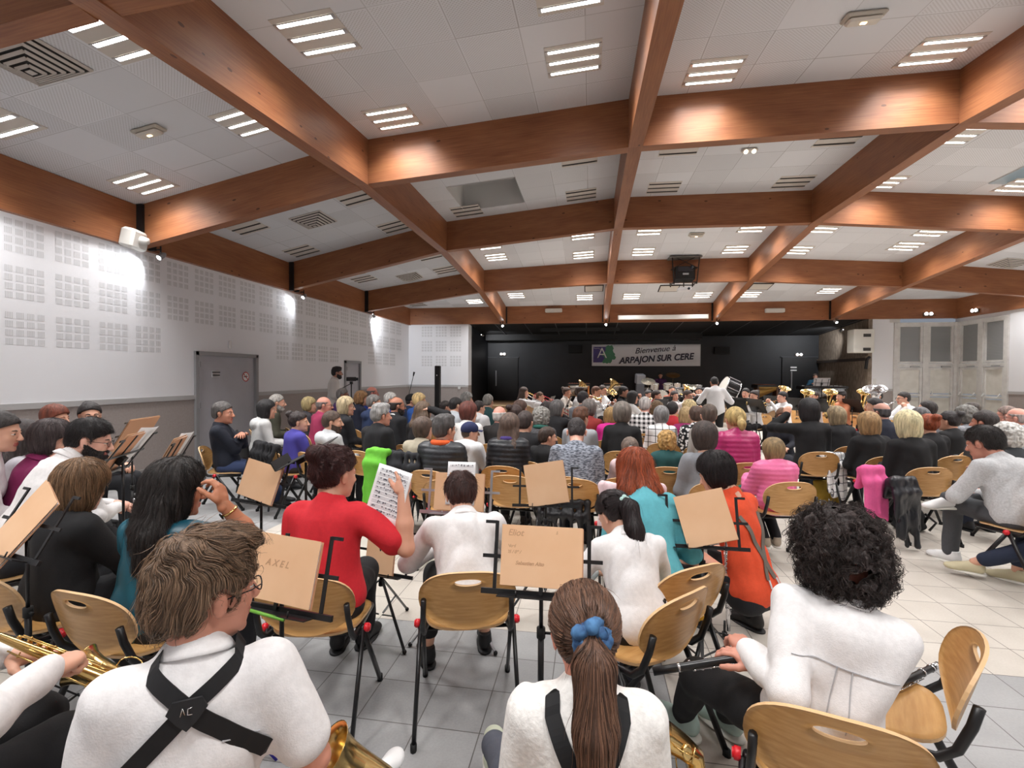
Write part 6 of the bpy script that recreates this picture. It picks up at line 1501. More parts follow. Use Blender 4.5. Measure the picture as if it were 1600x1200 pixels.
def drum(o, c, r, h, axis=(0, 0, 1), shellm=None, name='drum', head='e9e6de', lugs=8):
    M = frame_to(c, axis); d = MB().lathe([(r, -h/2), (r, h/2)], 28, M=M, smooth=True).obj(name, shellm or M_BLK, o)
    for s in (-1, 1): MB().lathe([(0, s*h/2+s*.002), (r*.97, s*h/2+s*.002)], 28, M=M).obj('drum_head', mat('head_'+head, head, .4), d); MB().lathe([(r*.98, s*(h/2-.012)), (r*1.03, s*(h/2-.012)), (r*1.03, s*(h/2+.008)), (r*.98, s*(h/2+.008))], 28, M=M).obj('hoop', M_CHROME, d)
    for k in range(lugs): a = 2*PI*k/lugs; MB().box((r*1.03*math.cos(a), r*1.03*math.sin(a), 0), (.025, .025, h*.9), M=M).obj('lug', M_CHROME, d)
    return d
p = at_y(1033, 600, 19.0); dk = empty('drum_kit', (p.x, 19.0, .5), 0, 'white drum kit in front of the purple-shirted drummer', 'drum kit')
mwp = mat('pearl_white', 'e3e0dc', .25); drum(dk, (0, .1, .32), .28, .36, (0, 1, 0), mwp, 'bass_drum')
drum(dk, (-.24, .0, .74), .15, .22, (.1, -.3, 1), mwp, 'tom', lugs=6); drum(dk, (.26, .0, .74), .16, .22, (-.1, -.3, 1), mwp, 'tom', lugs=6); drum(dk, (.62, .25, .45), .2, .36, (0, 0, 1), mwp, 'floor_tom', lugs=6); drum(dk, (-.5, .3, .6), .17, .14, (0, 0, 1), M_CHROME, 'snare', lugs=6)
for (x, y, z, r) in ((.45, .1, 1.17, .26), (-.62, .1, 1.02, .2)):
    MB().tube([(x, y, 0), (x, y, z)], .011, 6).obj('cymbal_stand', M_CHROME, dk); MB().lathe([(0, .03), (.04, .02), (r, 0)], 24, M=Matrix.Translation((x, y, z)) @ Matrix.Rotation(R(24), 4, 'X')).obj('cymbal', mat('cymbal_bronze', 'a87a48', .3, .9), dk)
sp = dict(label='drummer in a purple shirt sitting on the stage behind the white drum kit', head=(1032, 587), d=19.3, fz=.5, hair=('short', '191516'), top=('shirt', '4e2a5c'), s=.97, h=185, near=0, legs='17171b', armR=((.16, .34, .80), (.6, -.4, -.8)), armL=((-.16, .34, .80), (-.6, -.4, -.8)), seed=2, skin='c08a72', collar=True); locate(sp); person(sp)
put_chair(sp['at'][0], sp['at'][1], sp['h'], 'stage chair under the drummer in purple', 'stage chairs', .5)
sp = dict(label='percussionist in a blue top on the stage behind the vibraphone', head=(1274, 589), d=18.9, fz=.5, hair=('short', '5a4a40'), top=('sweater', '27546e'), s=.97, h=190, near=0, legs='17171b', armR=((.16, .30, .85), (.6, -.4, -.8)), armL=((-.16, .30, .85), (-.6, -.4, -.8)), seed=5, skin='cf9a84'); locate(sp); person(sp)
put_chair(sp['at'][0], sp['at'][1], sp['h'], 'stage chair under the percussionist in blue', 'stage chairs', .5)
p = at_y(1285, 597, 18.0); so_, Md = stand((p.x, 18.05, .5), 180, .93, 'silver folding music stand in front of the percussionist in blue', 'wire', 18, .5, mtl=M_BLK)
MB().box((0, -.01, .02), (.52, .004, .3), M=so_.matrix_world.inverted() @ Md if False else Matrix.Translation((0, 0, .93)) @ Matrix.Rotation(R(-18), 4, 'X')).obj('music_sheets', mat('sheet_grey', 'a9a6a8', .6), so_)
p = at_y(1139, 601, 16.6); bd = empty('concert_bass_drum', (p.x, 16.6, 0), R(-20), 'large black concert bass drum tilted on its chrome stand', 'bass drum')
drum(bd, (0, 0, 1.22), .36, .42, (-.75, -.35, .38), mat('drum_black', '0e0e11', .25), 'drum_shell', lugs=10)
for s in (-1, 1): MB().tube([(s*.3, -.2, 0), (s*.22, 0, .85), (s*.3, .05, 1.2)], .014, 8).obj('leg', M_CHROME, bd); MB().tube([(s*.3, .25, 0), (s*.22, 0, .85)], .014, 8).obj('leg', M_CHROME, bd)
for k, (px, lb) in enumerate(((1161, 'copper timpani right of the conductor'), (1178, 'copper timpani by the girl with the alto saxophone'))):
    p = at_y(px, 610, 15.6+k*.3); t = empty('timpani', (p.x, 15.6+k*.3, 0), 0, lb, 'timpani', 'timpani'); mc = mat('copper', 'b06a44', .25, .9)
    MB().lathe([(0, .45), (.15, .5), (.28, .66), (.32, .86)], 24).obj('bowl', mc, t); MB().lathe([(0, .87), (.325, .87)], 24).obj('drum_head', mat('head_e9e6de', 'e9e6de', .4), t); MB().lathe([(.32, .84), (.345, .84), (.345, .88), (.32, .88)], 24).obj('hoop', M_BLK, t)
    for a in (0, 2.1, 4.2): MB().tube([(.3*math.cos(a), .3*math.sin(a), .8), (.34*math.cos(a), .34*math.sin(a), 0)], .014, 6).obj('leg', M_CHROME, t)
p = at_y(1084, 603, 17.6); tb = empty('percussion_table', (p.x, 18.2, .5), 0, 'grey percussion table crowded with small drums and cymbals', 'percussion table')
MB().box((0, 0, .70), (1.15, .5, .04)).obj('table_top', mat('cloth_grey', '7d7e84', .7), tb)
for sx in (-1, 1):
    for sy in (-1, 1): MB().tube([(sx*.5, sy*.2, 0), (sx*.5, sy*.2, .7)], .014, 6).obj('leg', M_CHROME, tb)
for (x, r, h, c, lb) in ((-.45, .10, .16, 'd8c4b4', 'small pale drum on the left end of the percussion table'), (-.15, .13, .12, 'a9abb2', 'snare drum in the middle of the percussion table'), (.25, .15, .10, 'c9cbd2', 'shiny drum on the right half of the percussion table')):
    q = empty('small_drum', (tb.location.x+x, 18.2, 1.24+h/2-.02), 0, lb, 'drum', 'small drums on the table'); drum(q, (0, 0, 0), r, h, (0, 0, 1), mat('drum_'+c, c, .3, .3), 'drum_shell', lugs=6)
p = at_y(1062, 600, 17.5)
for k, (px, py, lb) in enumerate(((1084, 605, 'suspended silver cymbal left of the conductor'), (1013, 596, 'suspended cymbal left of the drummer'))):
    p = at_y(px, py, 16.2+k*1.0); zb = 0; q = empty('suspended_cymbal', (p.x, p.y, 0), 0, lb, 'cymbal', 'suspended cymbals')
    MB().tube([(0, 0, 0), (0, 0, p.z)], .012, 6).obj('stand', M_CHROME, q); MB().lathe([(0, .03), (.05, .02), (.24, 0)], 24, M=Matrix.Translation((0, 0, p.z)) @ Matrix.Rotation(R(20+k*10), 4, 'X')).obj('cymbal', mat('cymbal_silver', 'cfc8b8', .25, .9), q)
p = at_y(1001, 595, 18.2); q = empty('keyboard_amp', (p.x, 18.4, .5), 0, 'grey speaker cabinet on a stand left of the drum kit', 'loudspeaker')
MB().box((0, 0, 1.02), (.32, .3, .36), rot=(.2, 0, .2), bev=.02).obj('cabinet', mat('cab_grey', '6f7076', .6), q); MB().box((0, 0, .42), (.3, .3, .8), bev=.02).obj('lower_cabinet', mat('cab_dark', '3f4046', .6), q)
for k, (px, lb) in enumerate(((795, 'tall black stage curtain leg'),)): pass
# ------------------------------------------------------------------ the second orchestra, waiting around the camera
def loc_of(sp, P):          # world point to person space
    h = R(sp['h']); dx, dy = P[0]-sp['at'][0], P[1]-sp['at'][1]; return (dx*math.cos(h)-dy*math.sin(h), dx*math.sin(h)+dy*math.cos(h), P[2])
def front(label, px, py, d, h, hair, top, sex='m', s=1.0, near=2, chair=True, ch=None, chb=None, **k):
    """ch: chair heading, chb: pixel of the backrest centre"""
    sp = dict(label=label, head=(px, py), d=d, h=h, hair=hair, top=top, sex=sex, s=s, near=near, seed=(px*.3) % 9, **k); sp.setdefault('hs', 1.04); locate(sp)
    for a, b in (('wR', 'armR'), ('wL', 'armL'), ('kR', 'legR'), ('kL', 'legL')):
        if a in k: sp[b] = (loc_of(sp, k[a][0]), k[a][1])
    o = person(sp)
    if chair:
        c = R(ch if ch is not None else h); hd = math.degrees(c)
        co = k.get('co', .0); x, y = sp['at'][0]+co*math.sin(c)+k.get('cdx', 0), sp['at'][1]+co*math.cos(c)+k.get('cdy', 0)
        lb = label.split(',')[0]; lb = lb if len(lb.split()) < 13 else ' '.join(lb.split()[:7]); put_chair(x, y, hd, 'beech chair of the '+lb, 'chairs of the waiting musicians')
    return o, sp
WH = ('shirt', 'eceaea')
# row seen from behind, left to right
L7, s7 = front('woman with brown-blond bob and black cardigan, seen from behind at the far left', 128, 778, 2.45, 12, ('bob', '7a5f46'), ('sweater', '101013'), 'f', .97, chb=(118, 892), hyaw=-14, hpitch=12, armR=((.10, .42, .70), (.5, -.6, -.8)), rough=.004, handR='relaxed')
L8, s8 = front('woman with long dark curly hair and teal satin top, chin on her hand', 277, 772, 2.3, 6, ('longwavy', '26211f', .26), ('blouse', '0f4656', 'satin', '165a6c'), 'f', 1.02, chb=(252, 905), hyaw=30, hpitch=6, sleeve='none', skin='b97a5a', fat=1.08, lean=8, wR=(at_d(348, 786, 2.22), (.2, .5, -1.8)), handR='pinch', hdirR=(-.35, .1, 1), palmR=(-1, -.3, 0), rough=.008)
L9, s9 = front('woman in a red top with auburn hair pinned up, holding up a music sheet', 525, 742, 2.45, -8, ('bun', '3a1d1c'), ('blouse', 'cf2430'), 'f', 1.0, ch=-10, chb=(530, 938), hyaw=32, hpitch=6, sleeve='short', fat=1.12, lean=6, skin='d9a187', wR=(at_d(630, 772, 2.36), (.55, -.3, -1.7)), handR='pinch', hdirR=(-.05, .25, 1), palmR=(-.6, .8, 0), rough=.007, legs='18181b', shoes='131315', shoecut='high', legR=((.02, .55, .09), (0, 1, .8)), legL=((-.12, .50, .09), (0, 1, .8)))
L10, s10 = front('boy with dark auburn hair and white shirt, reading in the centre', 720, 774, 2.68, -22, ('short', '3b211c'), WH, 'm', .94, ch=-15, chb=(741, 936), hpitch=26, lean=22, hunch=.05, collar=True, legs='17171a', shoes='151517', legcut=.78, armR=((.12, .42, .62), (.9, -.2, -.6)), armL=((-.10, .42, .62), (-.9, -.2, -.6)), legR=((.16, .42, .09), (0, 1, .8)), legL=((-.18, .34, .09), (0, 1, .8)), fold=.010)
L11, s11 = front('girl with black ponytail and white blouse, head bowed beside the redhead', 960, 806, 2.42, -16, ('ponytail', '241c1d', .27), WH, 'f', .86, ch=-46, cdx=-.03, chb=(998, 905), hyaw=-25, hpitch=38, lean=20, hunch=.06, collar=True, tie='bfe0d8', legs='17171a', shoes='1a1c28', armR=((.05, .38, .60), (.8, -.2, -.6)), armL=((-.10, .36, .60), (-.8, -.2, -.6)), fold=.010, hem=-.14, legL=((-.02, .55, .09), (0, 1, .8)))
L12, s12 = front('red-haired woman in a turquoise blouse bending forward', 992, 740, 2.85, -12, ('long', '924628', .14), ('blouse', '5fb0bc'), 'f', .98, ch=-34, chb=(1062, 905), hyaw=5, hpitch=25, lean=28, hunch=.05, legs='16161a', peplum=True, sleeve='long', fold=.007, rough=.005)
L13, s13 = front('person with black hair in an orange shirt and braces, crouching by the stands', 1118, 742, 3.15, -42, ('bobshort', '262021'), ('shirt', 'e4512c'), 'f', 1.0, chair=False, pose='crouch', hyaw=-5, hpitch=20, lean=14, tl=1.1, hunch=.04, legs='15151a', shoes='1c1817', armR=((.10, .50, .62), (.6, -.3, -.8)), armL=((-.14, .48, .62), (-.6, -.3, -.8)), legR=((.14, .10, .09), (.3, 1, .9)), legL=((-.12, .30, .09), (-.3, 1, .9)), fat=1.1)
L1, s1 = front('bearded man with glasses in a white shirt leaning forward, left group', 142, 688, 3.15, 22, ('short', '1e191a'), WH, 'm', 1.05, lean=24, hunch=.05, hyaw=34, hpitch=14, beard=1.0, glasses='1b1416', collar=True, skin='dfab97', armR=((.08, .52, .72), (.8, -.3, -.6)), armL=((-.05, .54, .72), (-.8, -.3, -.6)), fold=.012)
L2, s2 = front('woman with dark grey-streaked hair clipped back and plum shirt, left group', 84, 690, 3.3, 26, ('bobshort', '4a4040'), ('shirt', '7c1a50'), 'f', 1.0, lean=14, hyaw=30, near=2, collar=True, hpitch=8, skin='dba58e')
L3, s3 = front('girl with long dark hair beyond the plum shirt, left edge', 40, 686, 3.55, 20, ('long', '332b2a', .2), ('shirt', 'bdb9c0'), 'f', .95, lean=10, hyaw=15, near=1)
L4, s4 = front('person in a white shirt cut by the left edge, facing right', 0, 676, 3.1, 30, ('bun', '2a2422'), WH, 'f', .98, lean=8, hyaw=30, near=1, hpitch=8, fold=.01)
L5, s5 = front('red-haired woman with a bob by the taupe wall', 88, 655, 4.7, 35, ('bobshort', '6e3524'), ('sweater', '3a2c30'), 'f', .97, hyaw=40, near=1)
L6, s6 = front('person with dark pulled-back hair and glasses by the taupe wall', 141, 650, 4.9, 60, ('bun', '241e1e'), ('sweater', '1f3a36'), 'f', 1.0, hyaw=60, near=1, glasses='222222')
# the four in front of the camera
F1, sf1 = front('boy with sandy brown hair, glasses and a black saxophone harness over a white shirt', 325, 925, 1.10, -34, ('quiff', '6c5644'), WH, 'm', .84, ch=-34, hs=1.17, hyaw=60, hpitch=4, sleeve='short', collar=True, glasses='161618', legs='1d1e24', shoes='efefef', skin='cf9079', lean=8, wR=(at_z(462, 1168, .62), (.5, -.8, -.5)), handR='relaxed', hdirR=(.75, .7, -.1), armL=((-.15, .26, .60), (-.3, -.9, -.5)), kR=(at_z(612, 1190, .14), (.2, .3, 1)), legL=((-.22, .42, .09), (0, 1, .8)), footR=(.9, .8, .35), rough=.006, fold=.009)
F2, sf2 = front('person in a white long-sleeved shirt with a gold saxophone, cut by the left edge', -135, 850, 1.25, 20, ('short', '3a2a22'), WH, 'm', 1.0, ch=20, hyaw=0, lean=10, fat=1.1, legs='17171a', armR=((.22, .36, .80), (1, -.7, .1)), handR='grip', hdirR=(-.4, 1, 0), armL=((-.12, .38, .74), (-1, -.5, -.2)), fold=.014)
F3, sf3 = front('girl with a long brown ponytail in a blue scrunchie and white cable knit', 912, 992, 1.18, -4, ('ponytail', '5e4334', .32), ('sweater', 'e6e4e0', 'fleece', 'f2f0ec'), 'f', .88, ch=-6, hyaw=-6, hpitch=10, lean=6, collar='ecebe9', legs='4a4d58', shoes='c8cdb8', skin='d58d78', armR=((.10, .28, .60), (.3, -.9, -.5)), armL=((-.12, .28, .60), (-.3, -.9, -.5)), ease=.012, legL=((-.44, 1.12, .09), (-.2, .3, 1)), legR=((-.05, .98, .09), (0, .3, 1)), rough=.0035, fold=.006)
F4, sf4 = front('curly dark-haired girl with a twisted hair clip and loose white shirt, clarinet on her lap', 1312, 880, 1.58, 14, ('curly', '2c2220'), WH, 'f', .96, ch=17, side=11, hroll=-8, cdx=.0, cdy=-.02, hs=1.08, hyaw=-10, hpitch=12, lean=6, collar=True, legs='131316', shoes='a9bdb4', shoecut='high', skin='c98c78', fold=.009, wR=(at_z(1185, 1038, .66), (.4, -.6, -.6)), handR='relaxed', wL=(at_z(1168, 1014, .68), (-.3, -.6, -1)), handL='relaxed', kL=(at_z(1068, 1112, .1), (-.9, .2, 1)), kR=(at_z(1135, 1112, .1), (-.8, .3, 1)), footL=(-.8, .6, 0), footR=(-.8, .6, 0), rough=.007)
bpy.context.view_layer.update()
def attach_strap(o, pts, w, t, name='harness', m=None, par=None):
    mb = MB(); mb.tube(pts, w, 8, flat=t/w, up=(0, 0, 1)); return mb.obj(name, m or mat('webbing_black', '0d0d0f', .7), par or o)
# harness on the boy: straps crossing on the back, snapped to the shirt surface
def surf_y(o, x, z, Mt, back=True, lift=.004):
    """point of the garment in torso coordinates x,z, found from behind"""
    top = [c for c in o.children if c.type == 'MESH' and c.name.split('.')[0] in ('shirt', 'sweater', 'blouse')][0]
    p = Mt @ Vector((x, -.6, z)); d = (Mt.to_3x3() @ Vector((0, 1, 0))).normalized(); ok, hit, n, i = top.ray_cast(p, d)
    if not ok: return Mt @ Vector((x, -.12, z))
    return hit+n*lift
def back_strap(o, a, b, w, name, col, n=18, par=None, lift=.005, ext=()):
    Mt = root_info[o.name]['Mt']; s = Mt.to_scale()[0]; T_ = root_info[o.name]['T']; P = [surf_y(o, a[0]+(b[0]-a[0])*t/n, (a[1]+(b[1]-a[1])*t/n)*T_, Mt, lift=lift) for t in range(n+1)]
    for e in ext: P.append(P[-1]+Mt.to_3x3() @ Vector(e))
    n = len(P)-1; T = Mt.to_3x3(); vs = []; fs = []; dr = Vector((b[0]-a[0], 0, b[1]-a[1])).normalized(); sd = (T @ Vector((dr.z, 0, -dr.x))).normalized(); ou = (T @ Vector((0, -1, 0))).normalized()
    for p in P: vs += [p-sd*w/2, p+sd*w/2, p+sd*w/2+ou*.003, p-sd*w/2+ou*.003]
    for i in range(n):
        for k in range(4): fs.append((i*4+k, i*4+(k+1) % 4, i*4+4+(k+1) % 4, i*4+4+k))
    return MB().add(vs, fs).obj(name, mat('strap_'+col, col, .75), par or o)
hz_ = back_strap(F1, (.0, .455), (-.17, .30), .036, 'harness_strap', '0f0f12', ext=((-.012, .03, -.01), (-.006, .05, -.01), (0, .05, -.005))); back_strap(F1, (.0, .455), (.165, .31), .036, 'harness_strap', '0f0f12', ext=((.012, .03, -.01), (.006, .05, -.01), (.0, .05, -.005))); back_strap(F1, (.0, .455), (-.080, .515), .034, 'harness_strap', '0f0f12', ext=((0, .012, .016), (0, .03, .014), (0, .04, .0), (0, .03, -.03))); back_strap(F1, (.0, .455), (.10, .51), .034, 'harness_strap', '0f0f12', ext=((0, .012, .016), (0, .03, .014), (0, .04, .0), (0, .03, -.03)))
Mt = root_info[F1.name]['Mt']; c = surf_y(F1, 0, .455*root_info[F1.name]['T'], Mt, lift=.008); q = Mt.to_3x3().to_4x4(); q.translation = c
pl = MB().prism([(-.042, .0), (-.03, .024), (.03, .024), (.042, 0), (.02, -.028), (0, -.046), (-.02, -.028)], 0, .008, M=q @ Matrix.Rotation(PI/2, 4, 'X')).obj('harness_plate', mat('plate_dark', '18181b', .6), F1)
MB().tube([q @ Vector(v) for v in ((-.012, -.012, -.008), (-.008, -.012, .010), (-.003, -.012, -.006))], .0012, 5).tube([q @ Vector(v) for v in ((.012, -.012, .008), (.003, -.012, .006), (.002, -.012, -.007), (.012, -.012, -.008))], .0012, 5).obj('logo_stitching', M_SILV, pl)
back_strap(F3, (.0, .30), (-.085, .515), .036, 'harness_strap', '0f0f12', ext=((0, .012, .016), (0, .03, .014), (0, .04, .0), (0, .03, -.03))); back_strap(F3, (.0, .30), (.085, .515), .034, 'harness_strap', '0f0f12', ext=((0, .012, .016), (0, .03, .014), (0, .04, .0), (0, .03, -.03))); c = back_strap(F3, (-.03, .29), (.03, .29), .06, 'harness_pad', '121215')
for a_, b_ in (((-.15, .33), (.15, .33)), ((-.02, .33), (-.025, .10)), ((.02, .33), (.03, .10))): back_strap(F4, a_, b_, .0028, 'seam', 'b9b9bd', lift=.0008)
for a_, b_ in (((.07, .37), (.15, .355)),): back_strap(F1, a_, b_, .0025, 'seam', 'bdbdc0', lift=.0008)
for sx in (-1, 1): b_ = back_strap(L13, (sx*.09, .42), (-sx*.035, .08), .032, 'brace', '6b6259'); back_strap(L13, (-sx*.035, .08), (-sx*.04, .04), .014, 'brace_clip', 'c9c9cb', 3, lift=.012)
# blue scrunchie, hair clips
def scrunchie(o, r, col, k=16, z=.03, y=-.125, th=.016):
    Mh = root_info[o.name]['Mh']; rr = random.Random(4); P = []
    for i in range(k*2+1):
        a = 2*PI*i/(k*2); q = r*(1+.22*math.sin(a*5+1)+.1*rr.random()); P.append(Mh @ Vector((q*math.cos(a), y+.014*math.sin(a*7)-.1*q*math.sin(a), z+q*math.sin(a))))
    P[-1] = P[0]; MB().tube(P, [th*(.8+.4*abs(math.sin(i*1.3))) for i in range(len(P))], 10, cap=False).obj('scrunchie', col, [c for c in o.children if c.name.startswith('hair')][0])
scrunchie(F3, .030, mat('denim_blue', '4f7fae', .8, c2='27466f', scale=40)); scrunchie(L11, .020, mat('pale_mint', 'b8d8d2', .8), th=.010)
def clip(o, pts, r, col, name='hair_clip'):
    Mh = root_info[o.name]['Mh']; MB().tube([Mh @ Vector(p) for p in pts], r, 8).obj(name, col, [c for c in o.children if c.name.startswith('hair')][0])
clip(F4, [(-.025, -.085, .115), (-.03, -.098, .10)], .007, M_SILV); clip(F4, [(-.02, -.05, .140), (-.03, -.085, .122), (-.026, -.112, .095), (-.03, -.125, .07)], .011, hair_mat('2a1f1c'), 'twisted_lock')
clip(L9, [(.0, -.12, .13), (.02, -.125, .137)], .004, M_SILV); clip(L12, [(.035, -.105, .06), (.05, -.10, .064)], .006, M_SILV); clip(L12, [(-.035, -.105, .06), (-.05, -.10, .064)], .006, M_SILV)
clip(L11, [(-.085, -.02, .05), (-.088, -.045, .03)], .005, mat('clip_white', 'e8f4f4', .3)); clip(L2, [(.02, .01, .134), (.05, -.01, .124)], .007, M_SILV)
# watch, cuffs
E_, Wr = root_info[L8.name]['A'][1]; d_ = (Wr-E_).normalized(); Mw = frame_to(Wr-d_*.05, d_); wt = MB().tube([Mw @ Vector((.033*math.cos(a), .033*math.sin(a), 0)) for a in [2*PI*k/20 for k in range(21)]], .0055, 6, cap=False).obj('bracelet_watch', M_GOLD, L8); MB().lathe([(0, .006), (.015, .006), (.017, 0)], 16, M=Mw @ Matrix.Translation((.0, -.036, 0)) @ Matrix.Rotation(PI/2, 4, 'X')).obj('watch_face', M_BLK, wt)
E_, Wr = root_info[L7.name]['A'][1]; d_ = (Wr-E_).normalized(); MB().tube([Wr-d_*.05, Wr-d_*.0], [.036, .040], 14).obj('shirt_cuff', cloth_mat('f2f2f2'), L7)

# instruments in the foreground
def bt(o, p): return wmat(o) @ Vector(p)
def sax_by(rim, zax, up, label, size):
    M = frame_to((0, 0, 0), zax, up) @ Matrix.Scale(size, 4); return sax(Matrix.Translation(Vector(rim)-M @ Vector((0, .125, .25))) @ frame_to((0, 0, 0), zax, up), label, size)
a = at_z(205, 1078, .62); b = at_z(20, 1003, .80); sax(frame_to(a, b-a, (0, 1, -.9)), 'gold saxophone across the lap of the white-shirted person at the left edge', .80)
sax_by(at_z(508, 1182, .60), (-.62, -.42, .55), (.3, .3, .8), 'gold saxophone under the hand of the boy with the harness', .95)
sax_by(at_z(1000, 1130, .58), (-.75, -.35, .5), (.3, .4, .8), 'gold saxophone on the lap of the ponytail girl, only its end showing', .85)
a = at_z(1040, 1046, .60); b = at_z(1190, 1022, .68); woodwind(frame_to(b+(b-a)*.9, a-b, (0, 0, 1)) @ Matrix.Rotation(PI, 4, 'Z'), 'black clarinet lying across the black trousers of the curly-haired girl', .66, keys=14, bell=False)
MB_ = MB().tube([(0, 0, 0), (0, 0, .03)], .009, 10)
a = at_z(1385, 1078, .475); b = at_z(1472, 1036, .485); woodwind(frame_to(b, a-b, (0, 0, 1)) @ Matrix.Rotation(PI, 4, 'Z'), 'black clarinet lying on the empty chair at the lower right', .60, keys=14)
E_ = at_z(1520, 1064, .61); put_chair(E_.x+.27*math.sin(R(-62)), E_.y+.27*math.cos(R(-62)), -62, 'empty beech chair at the lower right holding a clarinet', 'chairs of the waiting musicians')
p = at_z(1132, 1000, .0); fl = woodwind(Matrix.Translation((p.x, p.y, .72)) @ Matrix.Rotation(PI, 4, 'X') @ Matrix.Rotation(R(2), 4, 'Y') @ Matrix.Rotation(R(20), 4, 'Z'), 'silver flute standing upright on a small black peg stand', .66, black=False, name='flute', bell=False, bands=False, r=.0105, keys=14)
o = empty('flute_stand', (p.x, p.y, 0), 0, 'small black three-legged peg stand under the silver flute', 'instrument stand'); MB().tube([(0, 0, .02), (0, 0, .12)], .007, 8).tube([(0, 0, .02), (0, 0, .05)], .016, 10).obj('peg', M_BLK, o)
for k in range(3): a = 2*PI*k/3+.3; MB().tube([(0, 0, .035), (.14*math.cos(a), .14*math.sin(a), .006)], [.006, .005], 6).obj('leg', M_BLK, o)
p = at_z(212, 850, .62); woodwind(frame_to((p.x, p.y, .92), (.02, .05, -1)), 'silver-keyed clarinet held upright between the cardigan and teal satin top', .6, keys=12)

# stands and folders in the foreground
def st_at(px, py, d, h, label, fw, fh, flabel, tilt=22, kind='wire', w=.46, fo=(0, -.012, .0), roll=0, fold=True, mtl=None, twist=0):
    P = at_d(px, py, d); o, M = stand((P.x, P.y), h, P.z, label, kind, tilt, w, mtl, twist)
    f = folder(M, fw, fh, flabel, fo, roll) if fold else None
    return o, M, f
def pencil(f, txt, size, x, z, n='pencil_writing', bold=.0006):
    t = text_mesh(txt, size, m_pen, Matrix.Translation((x, -.0009, z)) @ Matrix.Rotation(PI/2, 4, 'X'), f, n, shear=.3, bold=bold, ext=.0002); return t
o, M, f = st_at(846, 874, 1.86, 0, 'black wire music stand in the middle, holding the pencilled folder', .315, .225, 'manila folder with pencilled names, front and centre', tilt=14, w=.47, fo=(0, -.012, .012), twist=30)
pencil(f, 'Eliot', .034, -.135, .072); pencil(f, 'Sax A.', .016, .055, .085); pencil(f, 'Noel', .016, -.135, .028); pencil(f, '05 / 09 /', .016, -.135, .006); pencil(f, 'Sebastien Alto', .019, -.10, -.035)
o, M, f = st_at(440, 892, 1.72, 8, 'black music stand behind the sandy-haired boy', .32, .225, 'manila folder with faint pencilled capitals in front of the red top', tilt=14, fo=(-.005, -.012, .01), roll=2, twist=10)
pencil(f, 'A X E L', .032, -.06, .005)
MB().tube([(-.07, -.03, -.145), (.09, -.03, -.15)], .006, 6).obj('green_pencil', mat('green_pencil', '6aa83a', .5), f)
o, M, f = st_at(1098, 815, 2.55, 0, 'black music stand with a yellow clamp, right of the centre', .26, .27, 'tilted blank manila folder right of the turquoise blouse', tilt=18, fo=(.01, -.012, .02), roll=-14, twist=50)
MB().box((.0, .0, .34), (.06, .05, .045), bev=.01).obj('yellow_clamp', mat('yellow_plastic', 'e0a42a', .4), o); MB().tube([(.02, 0, .3), (-.12, -.22, .02)], .012, 8).obj('brace_leg', M_BLK, o)
o, M, f = st_at(853, 760, 3.3, -5, 'black music stand before the empty audience chairs', .275, .285, 'tilted blank manila folder above the pencilled one', tilt=16, fo=(0, -.012, .02), roll=-9)
o, M, f = st_at(718, 768, 2.95, 0, 'silver folding music stand in front of the boy in the centre', .31, .225, 'manila folder with a white score sheet before the centre boy', tilt=12, mtl=mat('silver_stand', 'b9bbc0', .3, .7), w=.50)
sheet_music(M, .18, .26, 'white score sheet on the folder above the centre boy', (.01, -.022, .05), 3)
o, M, f = st_at(408, 752, 2.95, 14, 'black music stand left of the red top', .31, .225, 'blank manila folder left of the red top', tilt=16, roll=8)
o, M, f = st_at(596, 862, 3.0, 10, 'low black music stand beyond the red top', .2, .26, 'manila folder mostly hidden by the red sleeve', tilt=10)
o, M, f = st_at(42, 816, 2.0, 14, 'black music stand at the left edge, seen from the side', .20, .30, 'manila folder seen edge-on at the left edge', tilt=30, roll=24)
o, M, f = st_at(192, 708, 2.9, 66, 'black music stand before the bearded man', .21, .28, 'manila folder and curved scores before the bearded man', tilt=36)
sheet_music(M, .2, .28, 'cream score curling off the stand of the bearded man', (-.16, -.02, .02), 9)
o, M, f = st_at(266, 716, 2.9, 62, 'black music stand behind the dark curly hair', .24, .28, 'manila folder just left of the dark curly hair', tilt=28)
sheet_music(M, .2, .29, 'white score sheet left of the dark curly hair', (-.2, -.03, -.01), 9)
o, M, f = st_at(206, 676, 4.2, 70, 'black wire music stand with brown scores by the taupe wall', .46, .30, 'brown scores on the wire stand by the taupe wall', tilt=30, w=.5, fo=(0, .03, .02))
o, M = stand(tuple(at_d(478, 724, 3.0))[:2], 70, 1.12, 'black desk music stand seen edge-on left of the red top', 'solid', 62, .36)
P = at_d(1450, 650, 8.5)
# sheet held up by the woman in red
hr = bt(L9, tuple(root_info[L9.name]['A'][1][1])); M = Matrix.Translation(at_d(606, 776, 2.36)) @ Matrix.Rotation(R(-8), 4, 'Z') @ Matrix.Rotation(R(12), 4, 'Y') @ Matrix.Rotation(R(-10), 4, 'X')
sheet_music(M, .20, .285, 'white sheet of music held up by the woman in red', (0, 0, 0), 10)
o = empty('folding_wire_stand', tuple(at_d(328, 872, 1.95))[:2]+(0,), R(20), 'small violet wire music stand in front of the teal satin top', 'music stand', 'music stands')
zb = at_d(328, 872, 1.95).z; vm = mat('violet_wire', '3a2fa0', .4); MB().tube([(0, 0, .3), (0, 0, zb)], .008, 8).obj('pole', vm, o); MB().bar((-.05, 0, zb-.06), (-.03, 0, zb+.02), .008, .008).bar((-.03, 0, zb+.02), (.12, 0, zb+.015), .008, .008).bar((-.03, 0, zb+.02), (.02, 0, zb-.06), .008, .008).obj('desk', vm, o)
